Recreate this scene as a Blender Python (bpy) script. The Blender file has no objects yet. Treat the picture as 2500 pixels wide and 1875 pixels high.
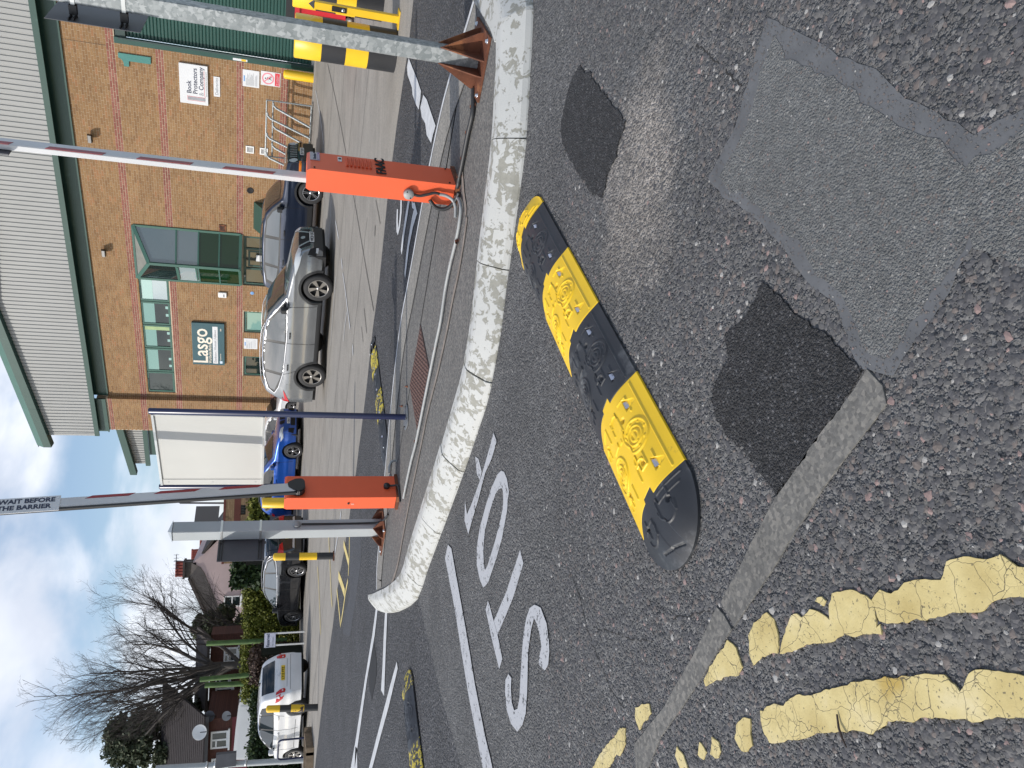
import bpy, bmesh, math, random
import numpy as np
from mathutils import Vector, Matrix
from mathutils.bvhtree import BVHTree
from mathutils.geometry import tessellate_polygon
random.seed(7); RNG = np.random.default_rng(11)
C = bpy.context.scene.collection
SC = bpy.context.scene

# ---------------------------------------------------------------- camera, sky, sun, exposure
FPX, TILT, ROLL, EYE = 1878.0, 0.30, -0.0375, 1.36      # 26 mm phone lens, 17 degrees down
_c, _s = math.cos(TILT), math.sin(TILT)
CF = np.array([0, _c, -_s]); _R = np.array([1, 0, 0.]); _D = np.array([0, -_s, -_c])
CR = math.cos(ROLL)*_R + math.sin(ROLL)*_D; CD = -math.sin(ROLL)*_R + math.cos(ROLL)*_D
cam_d = bpy.data.cameras.new('camera'); cam = bpy.data.objects.new('camera', cam_d); C.objects.link(cam)
cam_d.lens = 26.0; cam_d.sensor_width = 26.0*2500/FPX; cam_d.clip_end = 2000; cam_d.clip_start = 0.05
mw = Matrix.Identity(4)                                  # the phone was held sideways: image right is down
for i in range(3):
    mw[i][0] = CD[i]; mw[i][1] = CR[i]; mw[i][2] = -CF[i]
mw[2][3] = EYE
cam.matrix_world = mw; SC.camera = cam
SUN_AZ, SUN_EL = math.radians(192), math.radians(36)     # sun direction (math angle in the ground plane) and height
SD = Vector((math.cos(SUN_AZ)*math.cos(SUN_EL), math.sin(SUN_AZ)*math.cos(SUN_EL), math.sin(SUN_EL)))
w = bpy.data.worlds.new('World'); SC.world = w; w.use_nodes = True
nt = w.node_tree; nt.nodes.clear()
def N(t, ty, **k):
    n = t.nodes.new(ty)
    for a, b in k.items():
        if a.startswith('i_'): n.inputs[a[2:].replace('_', ' ')].default_value = b
        else: setattr(n, a, b)
    return n
def L(t, a, b): t.links.new(a, b)
sky = N(nt, 'ShaderNodeTexSky', sky_type='NISHITA', sun_disc=False, sun_elevation=SUN_EL, sun_rotation=math.pi/2-SUN_AZ, air_density=1.0, dust_density=1.2, ozone_density=1.0)
tc = N(nt, 'ShaderNodeTexCoord'); sep = N(nt, 'ShaderNodeSeparateXYZ'); L(nt, tc.outputs['Generated'], sep.inputs[0])
cb = N(nt, 'ShaderNodeMapping'); cb.inputs['Scale'].default_value = (1.0, 1.0, 1.7); cb.inputs['Location'].default_value = (0.35, 0.1, 0.0); L(nt, tc.outputs['Generated'], cb.inputs[0])
nz = N(nt, 'ShaderNodeTexNoise', i_Scale=4.6, i_Detail=6.0, i_Roughness=0.52, i_Distortion=0.25); L(nt, cb.outputs[0], nz.inputs['Vector'])
rp = N(nt, 'ShaderNodeValToRGB'); rp.color_ramp.elements[0].position = 0.41; rp.color_ramp.elements[1].position = 0.64
rp.color_ramp.interpolation = 'EASE'; L(nt, nz.outputs[0], rp.inputs[0])
nz2 = N(nt, 'ShaderNodeTexNoise', i_Scale=9.0, i_Detail=4.0, i_Roughness=0.5, i_Distortion=0.3); L(nt, cb.outputs[0], nz2.inputs['Vector'])
rp2 = N(nt, 'ShaderNodeValToRGB'); rp2.color_ramp.elements[0].position = 0.35; rp2.color_ramp.elements[1].position = 0.65
rp2.color_ramp.elements[0].color = (4.7, 5.0, 5.7, 1); rp2.color_ramp.elements[1].color = (6.3, 6.5, 7.0, 1); L(nt, nz2.outputs[0], rp2.inputs[0])
mul = N(nt, 'ShaderNodeMath', operation='MULTIPLY'); mul.inputs[1].default_value = 0.9; L(nt, rp.outputs[0], mul.inputs[0])
mx = N(nt, 'ShaderNodeMix', data_type='RGBA'); L(nt, mul.outputs[0], mx.inputs[0]); L(nt, sky.outputs[0], mx.inputs[6]); L(nt, rp2.outputs[0], mx.inputs[7])
bg = N(nt, 'ShaderNodeBackground', i_Strength=0.13); L(nt, mx.outputs[2], bg.inputs[0])
wo = N(nt, 'ShaderNodeOutputWorld'); L(nt, bg.outputs[0], wo.inputs[0])
sun_d = bpy.data.lights.new('sun', 'SUN'); sun = bpy.data.objects.new('sun', sun_d); C.objects.link(sun)
sun_d.energy = 2.8; sun_d.angle = math.radians(0.8); sun_d.color = (1.0, 0.95, 0.88)
sun.rotation_euler = SD.to_track_quat('Z', 'Y').to_euler(); sun.location = (-10, 0, 20)
SC.view_settings.view_transform = 'Standard'; SC.view_settings.look = 'None'
SC.view_settings.exposure = 0.40; SC.view_settings.gamma = 1.0

# ---------------------------------------------------------------- geometry helpers
# photo pixel (2500 x 1875) -> viewing ray, used to survey positions on known planes
def ray(x, y): return CF + CR*((937.5-y)/FPX) + CD*((x-1250.0)/FPX)
QW, YAW = 26.15, -0.684                                  # warehouse wall: distance and heading
DS = np.array([math.cos(YAW), math.sin(YAW), 0]); DN = np.array([-math.sin(YAW), math.cos(YAW), 0])
def W(s, q, z): p = DS*s + DN*q; return (p[0], p[1], z)  # along wall, away from camera, up
def fac(x, y, q=QW): d = ray(x, y); p = d*(q/(d@DN)); return (p@DS, p[2]+EYE)
def ground_z(x, y):
    t = max(0.0, (0.632*x+0.775*y-15)/11.15); return 0.5*min(t, 1.0)**1.3
def G(x, y, z=0.0):
    d = ray(x, y); k = (EYE-z)/-d[2]; return (d[0]*k, d[1]*k)
def GT(x, y, up=0.0):
    d = ray(x, y); k0, k1 = 0.5, 60.0
    for i in range(600):                                 # march to the first crossing, then halve
        k1 = k0+0.1
        if d[2]*k1+EYE < ground_z(d[0]*k1, d[1]*k1): break
        k0 = k1
    for i in range(20):
        k = (k0+k1)/2
        if d[2]*k+EYE < ground_z(d[0]*k, d[1]*k): k1 = k
        else: k0 = k
    return (d[0]*k, d[1]*k, ground_z(d[0]*k, d[1]*k)+up)
def P(x, y, Y): d = ray(x, y); k = Y/d[1]; return (d[0]*k, Y, d[2]*k+EYE)

FT = Matrix(((DS[0], DN[0], 0, 0), (DS[1], DN[1], 0, 0), (0, 0, 1, 0), (0, 0, 0, 1)))   # (s, q, z) -> world
class MB:
    def __init__(s, T=None): s.v = []; s.f = []; s.mi = []; s.sm = []; s.rn = []; s.T = T; s.m = 0; s.r = 0.5
    def add(s, vs, fs, smooth=False):
        o = len(s.v)
        if s.T is not None: vs = [tuple(s.T @ Vector(v)) for v in vs]
        s.v += [tuple(v) for v in vs]
        for f in fs: s.f.append([o+i for i in f]); s.mi.append(s.m); s.sm.append(smooth); s.rn.append(s.r)
        return s
    def box(s, x0, x1, y0, y1, z0, z1):
        return s.add([(x0,y0,z0),(x1,y0,z0),(x1,y1,z0),(x0,y1,z0),(x0,y0,z1),(x1,y0,z1),(x1,y1,z1),(x0,y1,z1)],
                     [(0,3,2,1),(4,5,6,7),(0,1,5,4),(1,2,6,5),(2,3,7,6),(3,0,4,7)])
    def bbox(s, x0, x1, y0, y1, z0, z1, b=0.01):         # box with chamfered vertical and top edges
        pr = [(x0+b,y0),(x1-b,y0),(x1,y0+b),(x1,y1-b),(x1-b,y1),(x0+b,y1),(x0,y1-b),(x0,y0+b)]
        cx, cy = (x0+x1)/2, (y0+y1)/2
        def ins(p): return (p[0]+(b if p[0]<cx else -b), p[1]+(b if p[1]<cy else -b))
        vs = [(a,c,z0) for a,c in pr]+[(a,c,z1-b) for a,c in pr]+[(*ins(p),z1) for p in pr]
        fs = [tuple(range(7,-1,-1))]+[(i,(i+1)%8,8+(i+1)%8,8+i) for i in range(8)]+[(8+i,8+(i+1)%8,16+(i+1)%8,16+i) for i in range(8)]+[tuple(range(16,24))]
        return s.add(vs, fs)
    def prism(s, pts, up):                               # polygon (list of 3D points) swept by a vector
        n = len(pts); u = Vector(up); a = [Vector(p) for p in pts]; b = [p+u for p in a]
        nrm = Vector((0,0,0))
        for i in range(n): nrm += a[i].cross(a[(i+1)%n])
        rev = nrm.dot(u) < 0
        A, B = list(range(n)), list(range(n, 2*n))
        fs = [tuple(reversed(A)), tuple(B)]+[(i,(i+1)%n,n+(i+1)%n,n+i) for i in range(n)]
        if rev: fs = [tuple(reversed(f)) for f in fs]
        return s.add([tuple(p) for p in a+b], fs)
    def poly(s, pts): return s.add(pts, [tuple(range(len(pts)))])
    def tube(s, pts, r, n=8, caps=True, smooth=True):
        pts = [Vector(p) for p in pts]; m = len(pts); vs = []; fs = []
        rs = r if isinstance(r, (list, tuple)) else [r]*m
        t0 = (pts[1]-pts[0]).normalized(); up = Vector((0,0,1)) if abs(t0.z) < 0.9 else Vector((1,0,0))
        x = t0.cross(up).normalized()
        for i in range(m):
            t = (pts[min(i+1,m-1)]-pts[max(i-1,0)]).normalized()
            x = (x - t*x.dot(t)).normalized(); y = t.cross(x)
            for k in range(n):
                a = 2*math.pi*k/n; vs.append(tuple(pts[i]+(x*math.cos(a)+y*math.sin(a))*rs[i]))
        for i in range(m-1):
            for k in range(n): fs.append((i*n+k, i*n+(k+1)%n, (i+1)*n+(k+1)%n, (i+1)*n+k))
        s.add(vs, fs, smooth)
        if caps: s.add(vs[:n], [tuple(range(n-1,-1,-1))]); s.add(vs[-n:], [tuple(range(n))])
        return s
    def lathe(s, c, prof, n=24, ax='z', smooth=True):    # prof: (radius, height)
        vs = []; fs = []
        for r, h in prof:
            for k in range(n):
                a = 2*math.pi*k/n; p = (r*math.cos(a), r*math.sin(a), h)
                if ax == 'y': p = (p[0], h, p[1])
                if ax == 'x': p = (h, p[0], p[1])
                vs.append((c[0]+p[0], c[1]+p[1], c[2]+p[2]))
        for i in range(len(prof)-1):
            for k in range(n): fs.append((i*n+k, i*n+(k+1)%n, (i+1)*n+(k+1)%n, (i+1)*n+k))
        if ax == 'y': fs = [tuple(reversed(f)) for f in fs]
        return s.add(vs, fs, smooth)
    def grid(s, fn, nu, nv, smooth=True):
        vs = [fn(i/nu, j/nv) for i in range(nu+1) for j in range(nv+1)]
        fs = [(i*(nv+1)+j, (i+1)*(nv+1)+j, (i+1)*(nv+1)+j+1, i*(nv+1)+j+1) for i in range(nu) for j in range(nv)]
        return s.add(vs, fs, smooth)
    def mesh(s, name, mats, origin=(0,0,0)):
        me = bpy.data.meshes.new(name); o = np.array(origin)
        me.from_pydata([tuple(np.array(v)-o) for v in s.v] if any(origin) else s.v, [], s.f)
        for m in (mats if isinstance(mats, (list, tuple)) else [mats]): me.materials.append(m)
        me.polygons.foreach_set('material_index', s.mi); me.polygons.foreach_set('use_smooth', s.sm)
        if len(set(s.rn)) > 1:
            at = me.attributes.new('rnd', 'FLOAT', 'FACE'); at.data.foreach_set('value', s.rn)
        me.update(); return me
    def build(s, name, mats, parent=None, origin=None, label=None, cat=None, group=None, kind=None):
        if parent is not None:
            p = parent; loc = Vector((0,0,0))
            while p is not None: loc += p.location; p = p.parent
            og = tuple(loc)
        else: og = origin or (0,0,0)
        o = bpy.data.objects.new(name, s.mesh(name, mats, og)); C.objects.link(o)
        if parent is not None: o.parent = parent
        else: o.location = og
        return tag(o, label, cat, group, kind)
def tag(o, label=None, cat=None, group=None, kind=None):
    if label: o['label'] = label
    if cat: o['category'] = cat
    if group: o['group'] = group
    if kind: o['kind'] = kind
    return o
def thing(name, label, cat, loc=(0,0,0), group=None):
    o = bpy.data.objects.new(name, None); o.empty_display_size = 0.2; C.objects.link(o); o.location = loc
    return tag(o, label, cat, group)
def copy_tree(o, parent=None):
    c = o.copy(); C.objects.link(c); c.parent = parent
    for ch in list(o.children): copy_tree(ch, c)
    return c
def smooth_by(o, ang=35):
    me = o.data; me.polygons.foreach_set('use_smooth', [True]*len(me.polygons))
    me.set_sharp_from_angle(angle=math.radians(ang)); return o
def dens(pts, step):
    out = []
    n = len(pts)
    for i in range(n):
        a = np.array(pts[i], float); b = np.array(pts[(i+1)%n], float); k = max(1, int(np.linalg.norm(b-a)/step))
        for j in range(k): out.append(tuple(a+(b-a)*j/k))
    return out
def rough(pts, step, amp, seed=1):                       # ragged outline
    r = np.random.default_rng(seed); d = dens(pts, step); o = []; e = np.zeros(2)
    for p in d:
        e = 0.55*e + r.normal(0, amp, 2); o.append((p[0]+e[0], p[1]+e[1]))
    return o

# ---------------------------------------------------------------- materials
def new_mat(name):
    m = bpy.data.materials.new(name); m.use_nodes = True; t = m.node_tree
    b = t.nodes['Principled BSDF']; return m, t, b
def c4(c): return (c[0], c[1], c[2], 1)
def rampn(t, fac, stops, interp='LINEAR'):
    r = N(t, 'ShaderNodeValToRGB'); r.color_ramp.interpolation = interp
    e = r.color_ramp.elements
    while len(e) < len(stops): e.new(0.5)
    for k, (p, c) in zip(e, stops): k.position = p; k.color = c4(c) if len(c) == 3 else c
    L(t, fac, r.inputs[0]); return r.outputs[0]
def mixc(t, f, a, b, blend='MIX'):
    m = N(t, 'ShaderNodeMix', data_type='RGBA', blend_type=blend)
    for i, v in ((0, f), (6, a), (7, b)):
        if hasattr(v, 'links') or hasattr(v, 'is_linked'): L(t, v, m.inputs[i])
        else: m.inputs[i].default_value = v if i == 0 else c4(v)
    return m.outputs[2]
def mth(t, op, a, b=0.0, clamp=False):
    m = N(t, 'ShaderNodeMath', operation=op, use_clamp=clamp)
    for i, v in ((0, a), (1, b)):
        if hasattr(v, 'is_linked'): L(t, v, m.inputs[i])
        else: m.inputs[i].default_value = v
    return m.outputs[0]
def pos(t): return N(t, 'ShaderNodeNewGeometry').outputs['Position']
def objc(t): return N(t, 'ShaderNodeTexCoord').outputs['Object']
def scaled(t, v, s):
    m = N(t, 'ShaderNodeMapping'); m.inputs['Scale'].default_value = s; L(t, v, m.inputs[0]); return m.outputs[0]
def noise(t, v, sc, det=4, ro=0.55, dis=0.0):
    n = N(t, 'ShaderNodeTexNoise', i_Scale=sc, i_Detail=det, i_Roughness=ro, i_Distortion=dis); L(t, v, n.inputs['Vector']); return n.outputs[0]
def bump(t, b, h, st, di=0.01):
    n = N(t, 'ShaderNodeBump'); n.inputs['Strength'].default_value = st; n.inputs['Distance'].default_value = di
    L(t, h, n.inputs['Height']); L(t, n.outputs[0], b.inputs['Normal'])
def M(name, col, rough=0.5, metal=0.0, var=0.12, vs=3.0, bs=0.0, bsc=80.0, bd=0.003, coat=0.0, ior=None, dirt=None, ds=2.0, dth=0.6, alpha=None):
    m, t, b = new_mat(name); p = pos(t)
    n = noise(t, p, vs, 5)
    lo = tuple(c*(1-var) for c in col); hi = tuple(min(1, c*(1+var)) for c in col)
    cc = rampn(t, n, [(0.3, lo), (0.7, hi)])
    if dirt:
        n2 = noise(t, p, ds, 6, 0.65); f = rampn(t, n2, [(dth, (0,0,0)), (min(1, dth+0.12), (1,1,1))]); cc = mixc(t, f, cc, dirt)
    L(t, cc, b.inputs['Base Color']); b.inputs['Roughness'].default_value = rough; b.inputs['Metallic'].default_value = metal
    if coat: b.inputs['Coat Weight'].default_value = coat; b.inputs['Coat Roughness'].default_value = 0.04
    if ior: b.inputs['IOR'].default_value = ior
    if bs: bump(t, b, noise(t, p, bsc, 3), bs, bd)
    return m
def asphalt(name, binder, stones, scale, st=0.6, gap=0.5, sand=None, spk=0.28, blot=0.22):
    m, t, b = new_mat(name); p = pos(t)
    n0 = noise(t, p, 30, 2); 
    v = N(t, 'ShaderNodeTexVoronoi', feature='F1', i_Scale=scale, i_Randomness=1.0); L(t, p, v.inputs['Vector'])
    v2 = N(t, 'ShaderNodeTexVoronoi', feature='F1', i_Scale=scale*2.3); L(t, p, v2.inputs['Vector'])
    sp = N(t, 'ShaderNodeSeparateColor'); L(t, v.outputs['Color'], sp.inputs[0])
    sp2 = N(t, 'ShaderNodeSeparateColor'); L(t, v2.outputs['Color'], sp2.inputs[0])
    stc = rampn(t, sp.outputs[0], stones, 'CONSTANT'); stc2 = rampn(t, sp2.outputs[1], stones, 'CONSTANT')
    msk = rampn(t, v.outputs['Distance'], [(gap*0.62, (1,1,1)), (gap, (0,0,0))])
    msk = mth(t, 'MULTIPLY', msk, mth(t, 'GREATER_THAN', sp.outputs[2], 0.45))
    msk2 = rampn(t, v2.outputs['Distance'], [(gap*0.5, (1,1,1)), (gap*0.8, (0,0,0))])
    bind = mixc(t, noise(t, p, 260, 2), tuple(c*0.7 for c in binder), tuple(c*1.35 for c in binder))
    if sand:
        cx, cy, rx, ry, col, amt = sand
        mp = N(t, 'ShaderNodeMapping'); mp.inputs['Location'].default_value = (-cx/rx, -cy/ry, 0); mp.inputs['Scale'].default_value = (1/rx, 1/ry, 0); L(t, p, mp.inputs[0])
        ln = N(t, 'ShaderNodeVectorMath', operation='LENGTH'); L(t, mp.outputs[0], ln.inputs[0])
        d = mth(t, 'ADD', ln.outputs['Value'], mth(t, 'MULTIPLY', noise(t, p, 3.2, 6, 0.7), 0.9))
        f = mth(t, 'MULTIPLY', rampn(t, d, [(0.6, (1,1,1)), (1.4, (0,0,0))]), amt)
        bind = mixc(t, f, bind, col)
    c = mixc(t, msk2, bind, stc2); c = mixc(t, msk, c, stc)
    if sand: c = mixc(t, mth(t, 'MULTIPLY', f, 0.72), c, tuple(k*0.92 for k in sand[4]))
    bl = rampn(t, noise(t, p, 1.3, 6, 0.62), [(0.3, (1-blot,)*3), (0.7, (1+blot,)*3)])
    c = mixc(t, 1.0, c, bl, 'MULTIPLY')
    gr = rampn(t, noise(t, p, 34, 2, 0.5), [(0.34, (1-spk,)*3), (0.5, (1,)*3), (0.68, (1+spk*1.3,)*3)]); c = mixc(t, 1.0, c, gr, 'MULTIPLY')
    L(t, c, b.inputs['Base Color']); b.inputs['Roughness'].default_value = 0.72
    b.inputs['Specular IOR Level'].default_value = 0.45
    hh = mth(t, 'ADD', mth(t, 'MULTIPLY', rampn(t, v.outputs['Distance'], [(0.0, (1,1,1)), (0.75, (0,0,0))]), 1.0), mth(t, 'MULTIPLY', rampn(t, v2.outputs['Distance'], [(0.0, (1,1,1)), (0.7, (0,0,0))]), 0.5))
    hh = mth(t, 'ADD', hh, mth(t, 'MULTIPLY', noise(t, p, 14, 4), 0.9))
    bump(t, b, hh, st, 0.9/scale)
    return m
ST_OLD = [(0.0, (.058,.058,.062)), (0.25, (.085,.084,.088)), (0.50, (.110,.110,.110)), (0.72, (.140,.138,.134)), (0.92, (.175,.170,.165)), (0.978, (.23,.20,.19)), (0.985, (.36,.35,.335))]
ST_FAR = [(0.0, (.045,.045,.05)), (0.3, (.075,.075,.082)), (0.6, (.11,.11,.118)), (0.85, (.17,.17,.17)), (0.95, (.26,.255,.25))]
ST_FIN = [(0.0, (.090,.095,.095)), (0.4, (.130,.134,.130)), (0.7, (.175,.178,.168)), (0.94, (.25,.245,.23))]
ST_BLK = [(0.0, (.018,.018,.020)), (0.35, (.038,.039,.042)), (0.65, (.065,.066,.070)), (0.88, (.11,.11,.115))]
m_road = asphalt('worn asphalt', (.113,.113,.113), ST_OLD, 66, 1.05, 0.55, sand=(0.80, 2.78, 0.95, 0.66, (.29,.265,.24), 1.0))
m_patch = asphalt('grey patch', (.128,.131,.130), ST_FIN, 130, 0.8, 0.55, spk=.14, blot=0.14)
m_seal = M('bitumen seal', (.108,.111,.115), 0.6, var=0.2, vs=9, bs=0.25, bsc=120, bd=0.002)
m_fresh = asphalt('fresh asphalt', (.020,.020,.022), ST_BLK, 105, 1.3, 0.7, blot=0.12)
m_lane = asphalt('lane asphalt', (.070,.071,.076), ST_FAR, 46, 1.3, 0.6, spk=0.55)
m_darkp = asphalt('dark trench patch', (.05,.052,.058), ST_FAR, 110, 0.4, 0.4, blot=0.1)
def concrete(name, col, st=0.25, streak=0.0, agg=0.0):
    m, t, b = new_mat(name); p = pos(t)
    n = noise(t, p, 1.1, 7, 0.62); n2 = noise(t, p, 60, 3)
    c = rampn(t, n, [(0.28, tuple(k*0.74 for k in col)), (0.5, col), (0.74, tuple(k*1.18 for k in col))])
    c = mixc(t, rampn(t, n2, [(0.35, (.55,)*3), (0.65, (0,)*3)]), c, tuple(k*0.72 for k in col))
    if streak:
        mp = N(t, 'ShaderNodeMapping'); mp.inputs['Rotation'].default_value = (0, 0, YAW*-1); mp.inputs['Scale'].default_value = (0.25, 5.0, 1); L(t, p, mp.inputs[0])
        c = mixc(t, mth(t, 'MULTIPLY', rampn(t, noise(t, mp.outputs[0], 2.0, 5, 0.6), [(0.45, (0,)*3), (0.7, (1,)*3)]), streak), c, tuple(k*0.55 for k in col))
    if agg:
        v = N(t, 'ShaderNodeTexVoronoi', i_Scale=90.0); L(t, p, v.inputs['Vector']); sp = N(t, 'ShaderNodeSeparateColor'); L(t, v.outputs['Color'], sp.inputs[0])
        c = mixc(t, agg, c, mixc(t, 1.0, c, rampn(t, sp.outputs[0], [(0, (.35,)*3), (.5, (.9,)*3), (.8, (1.5,1.45,1.35)), (1, (2,1.9,1.8))]), 'MULTIPLY'))
    L(t, c, b.inputs['Base Color']); b.inputs['Roughness'].default_value = 0.85
    bump(t, b, mth(t, 'ADD', n2, mth(t, 'MULTIPLY', noise(t, p, 9, 4), 1.5)), st, 0.004)
    return m
m_yard = concrete('yard concrete', (.285,.265,.235), 0.25, 0.45, 0.25)
m_apron = concrete('smooth apron concrete', (.30,.285,.26), 0.15, 0.3)
m_isl = concrete('island surface', (.135,.132,.126), 0.7, 0.3, 0.6)
m_islk = concrete('island edge concrete', (.24,.23,.21), 0.4, 0.4, 0.4)
m_setk = concrete('flush kerb concrete', (.150,.146,.136), 0.5, 0.0, 0.45)
def chipped(name, paint, under, sc, th, rough=0.6, st=0.5, stretch=(1,1,1)):
    m, t, b = new_mat(name); p = scaled(t, pos(t), stretch)
    n = noise(t, p, sc, 8, 0.62, 0.6); n2 = noise(t, p, sc*0.22, 3)
    s = mth(t, 'ADD', n, mth(t, 'MULTIPLY', mth(t, 'SUBTRACT', n2, 0.5), 0.7))
    f = rampn(t, s, [(th, (0,)*3), (th+0.012, (1,)*3)])
    u = mixc(t, noise(t, p, 40, 4), tuple(k*0.7 for k in under), tuple(k*1.25 for k in under))
    pc = mixc(t, noise(t, p, 5, 5), tuple(k*0.86 for k in paint), paint)
    L(t, mixc(t, f, pc, u), b.inputs['Base Color']); b.inputs['Roughness'].default_value = rough
    inv = mth(t, 'SUBTRACT', 1.0, f)
    bump(t, b, mth(t, 'ADD', inv, mth(t, 'MULTIPLY', noise(t, p, 90, 3), 0.6)), st, 0.003)
    return m
m_kerb = chipped('chipped white kerb paint', (.49,.495,.475), (.27,.265,.23), 19, 0.54, stretch=(1,1,.8))
m_line = chipped('worn white road paint', (.43,.44,.46), (.08,.08,.08), 60, 0.63, 0.75, 0.5)
m_line_far = M('white line paint', (.50,.51,.52), 0.7, var=0.15, vs=8)
m_ylow_far = M('faded yellow line', (.62,.50,.20), 0.75, var=0.2, vs=6)
def yellow_thermo():
    m, t, b = new_mat('cracked yellow line paint'); p = pos(t)
    dist = N(t, 'ShaderNodeVectorMath', operation='ADD'); nn = N(t, 'ShaderNodeTexNoise', i_Scale=14.0, i_Detail=3.0); L(t, p, nn.inputs['Vector'])
    sc = N(t, 'ShaderNodeVectorMath', operation='SCALE'); sc.inputs['Scale'].default_value = 0.05; L(t, nn.outputs['Color'], sc.inputs[0]); L(t, p, dist.inputs[0]); L(t, sc.outputs[0], dist.inputs[1])
    v = N(t, 'ShaderNodeTexVoronoi', feature='DISTANCE_TO_EDGE', i_Scale=11.0); L(t, dist.outputs[0], v.inputs['Vector'])
    v2 = N(t, 'ShaderNodeTexVoronoi', feature='DISTANCE_TO_EDGE', i_Scale=32.0); L(t, dist.outputs[0], v2.inputs['Vector'])
    cr = rampn(t, v.outputs['Distance'], [(0.002, (1,)*3), (0.008, (0,)*3)])
    cr2 = mth(t, 'MULTIPLY', rampn(t, v2.outputs['Distance'], [(0.01, (.7,)*3), (0.03, (0,)*3)]), rampn(t, noise(t, p, 6, 3), [(0.5, (0,)*3), (0.62, (1,)*3)]))
    c = rampn(t, noise(t, p, 7, 6, 0.6), [(0.3, (.46,.36,.14)), (0.55, (.58,.48,.22)), (0.75, (.64,.55,.32))])
    c = mixc(t, rampn(t, noise(t, p, 2.6, 3), [(0.64, (0,)*3), (0.7, (.8,)*3)]), c, (.40,.27,.05))
    c = mixc(t, rampn(t, noise(t, p, 120, 2), [(0.30, (.8,)*3), (0.36, (0,)*3)]), c, (.10,.09,.06))
    c = mixc(t, cr, c, (.13,.105,.06)); c = mixc(t, cr2, c, (.16,.13,.07))
    L(t, c, b.inputs['Base Color']); b.inputs['Roughness'].default_value = 0.7
    h = mth(t, 'SUBTRACT', noise(t, p, 30, 4), mth(t, 'MAXIMUM', cr, cr2)); bump(t, b, h, 0.6, 0.003); return m
m_ythermo = yellow_thermo()
m_rub = M('black rubber', (.022,.024,.028), 0.48, var=0.25, vs=6, bs=0.2, bsc=200, bd=0.001, dirt=(.10,.105,.11), ds=5, dth=0.56)
m_ruby = M('yellow rubber', (.78,.50,.015), 0.42, var=0.08, vs=4, bs=0.15, bsc=160, bd=0.001, dirt=(.36,.24,.04), ds=9, dth=0.64)
m_rubyw = chipped('worn yellow rubber', (.52,.42,.05), (.06,.06,.06), 22, 0.52)
m_bolt = M('zinc bolt', (.62,.66,.70), 0.3, 0.9, var=0.1)
m_glint = M('reflector plastic', (.55,.55,.62), 0.2, 0.3)
def galv():
    m, t, b = new_mat('galvanised steel'); p = pos(t)
    v = N(t, 'ShaderNodeTexVoronoi', feature='F1', i_Scale=42.0); nn = N(t, 'ShaderNodeTexNoise', i_Scale=26.0, i_Detail=3.0); L(t, p, nn.inputs['Vector'])
    a = N(t, 'ShaderNodeVectorMath', operation='SCALE'); a.inputs['Scale'].default_value = 0.06; L(t, nn.outputs['Color'], a.inputs[0])
    d = N(t, 'ShaderNodeVectorMath', operation='ADD'); L(t, p, d.inputs[0]); L(t, a.outputs[0], d.inputs[1]); L(t, d.outputs[0], v.inputs['Vector'])
    sp = N(t, 'ShaderNodeSeparateColor'); L(t, v.outputs['Color'], sp.inputs[0])
    c = rampn(t, sp.outputs[0], [(0.0, (.21,.235,.24)), (0.35, (.26,.285,.29)), (0.7, (.33,.355,.36)), (0.9, (.40,.425,.43))])
    c = mixc(t, rampn(t, noise(t, p, 3, 5), [(0.6, (0,)*3), (0.8, (.5,)*3)]), c, (.40,.38,.34))
    L(t, c, b.inputs['Base Color']); b.inputs['Metallic'].default_value = 0.35; b.inputs['Roughness'].default_value = 0.5; return m
m_galv = galv()
m_rust = M('rusted steel', (.13,.045,.022), 0.75, 0.2, var=0.35, vs=9, bs=0.4, bsc=90, bd=0.002, dirt=(.26,.10,.04), ds=8, dth=0.52)
m_post = M('grey painted steel', (.40,.43,.44), 0.45, var=0.06, dirt=(.18,.10,.06), ds=6, dth=0.72)
m_plate = M('dark sign back', (.085,.088,.10), 0.55, 0.2, var=0.15)
m_orange = M('orange cabinet paint', (.80,.125,.045), 0.42, var=0.05, vs=2, dirt=(.52,.085,.035), ds=4, dth=0.66)
m_black = M('black plastic', (.018,.018,.02), 0.4)
m_blackm = M('matt black', (.01,.01,.011), 0.8)
m_armw = M('white barrier arm', (.60,.61,.62), 0.35, var=0.04)
m_armr = M('dark red stripe', (.30,.02,.025), 0.4)
m_navy = M('navy blue post', (.008,.014,.055), 0.3, var=0.1)
m_panel = M('off white sign back', (.52,.52,.49), 0.5, var=0.07, vs=0.9, dirt=(.52,.53,.52), ds=1.3, dth=0.58)
m_alu = M('aluminium edge', (.60,.61,.60), 0.35, 0.7)
m_cond = M('grey conduit', (.30,.31,.31), 0.5, var=0.15, vs=12, bs=0.2, bsc=60)
m_cblk = M('black conduit', (.025,.026,.028), 0.5)
m_grate = M('rusty brown cover', (.075,.045,.038), 0.7, 0.1, var=0.2, vs=12, bs=0.2)
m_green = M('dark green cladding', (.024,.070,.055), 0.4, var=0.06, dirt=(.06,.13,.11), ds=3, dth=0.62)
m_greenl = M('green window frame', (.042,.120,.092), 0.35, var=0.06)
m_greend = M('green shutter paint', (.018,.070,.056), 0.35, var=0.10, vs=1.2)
m_clad = M('pale grey cladding', (.32,.325,.315), 0.5, var=0.04, vs=0.8)
m_soff = M('dark soffit', (.05,.075,.07), 0.8)
m_mort = M('pale mortar', (.55,.45,.33), 0.9, var=0.1, bs=0.3)
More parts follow.
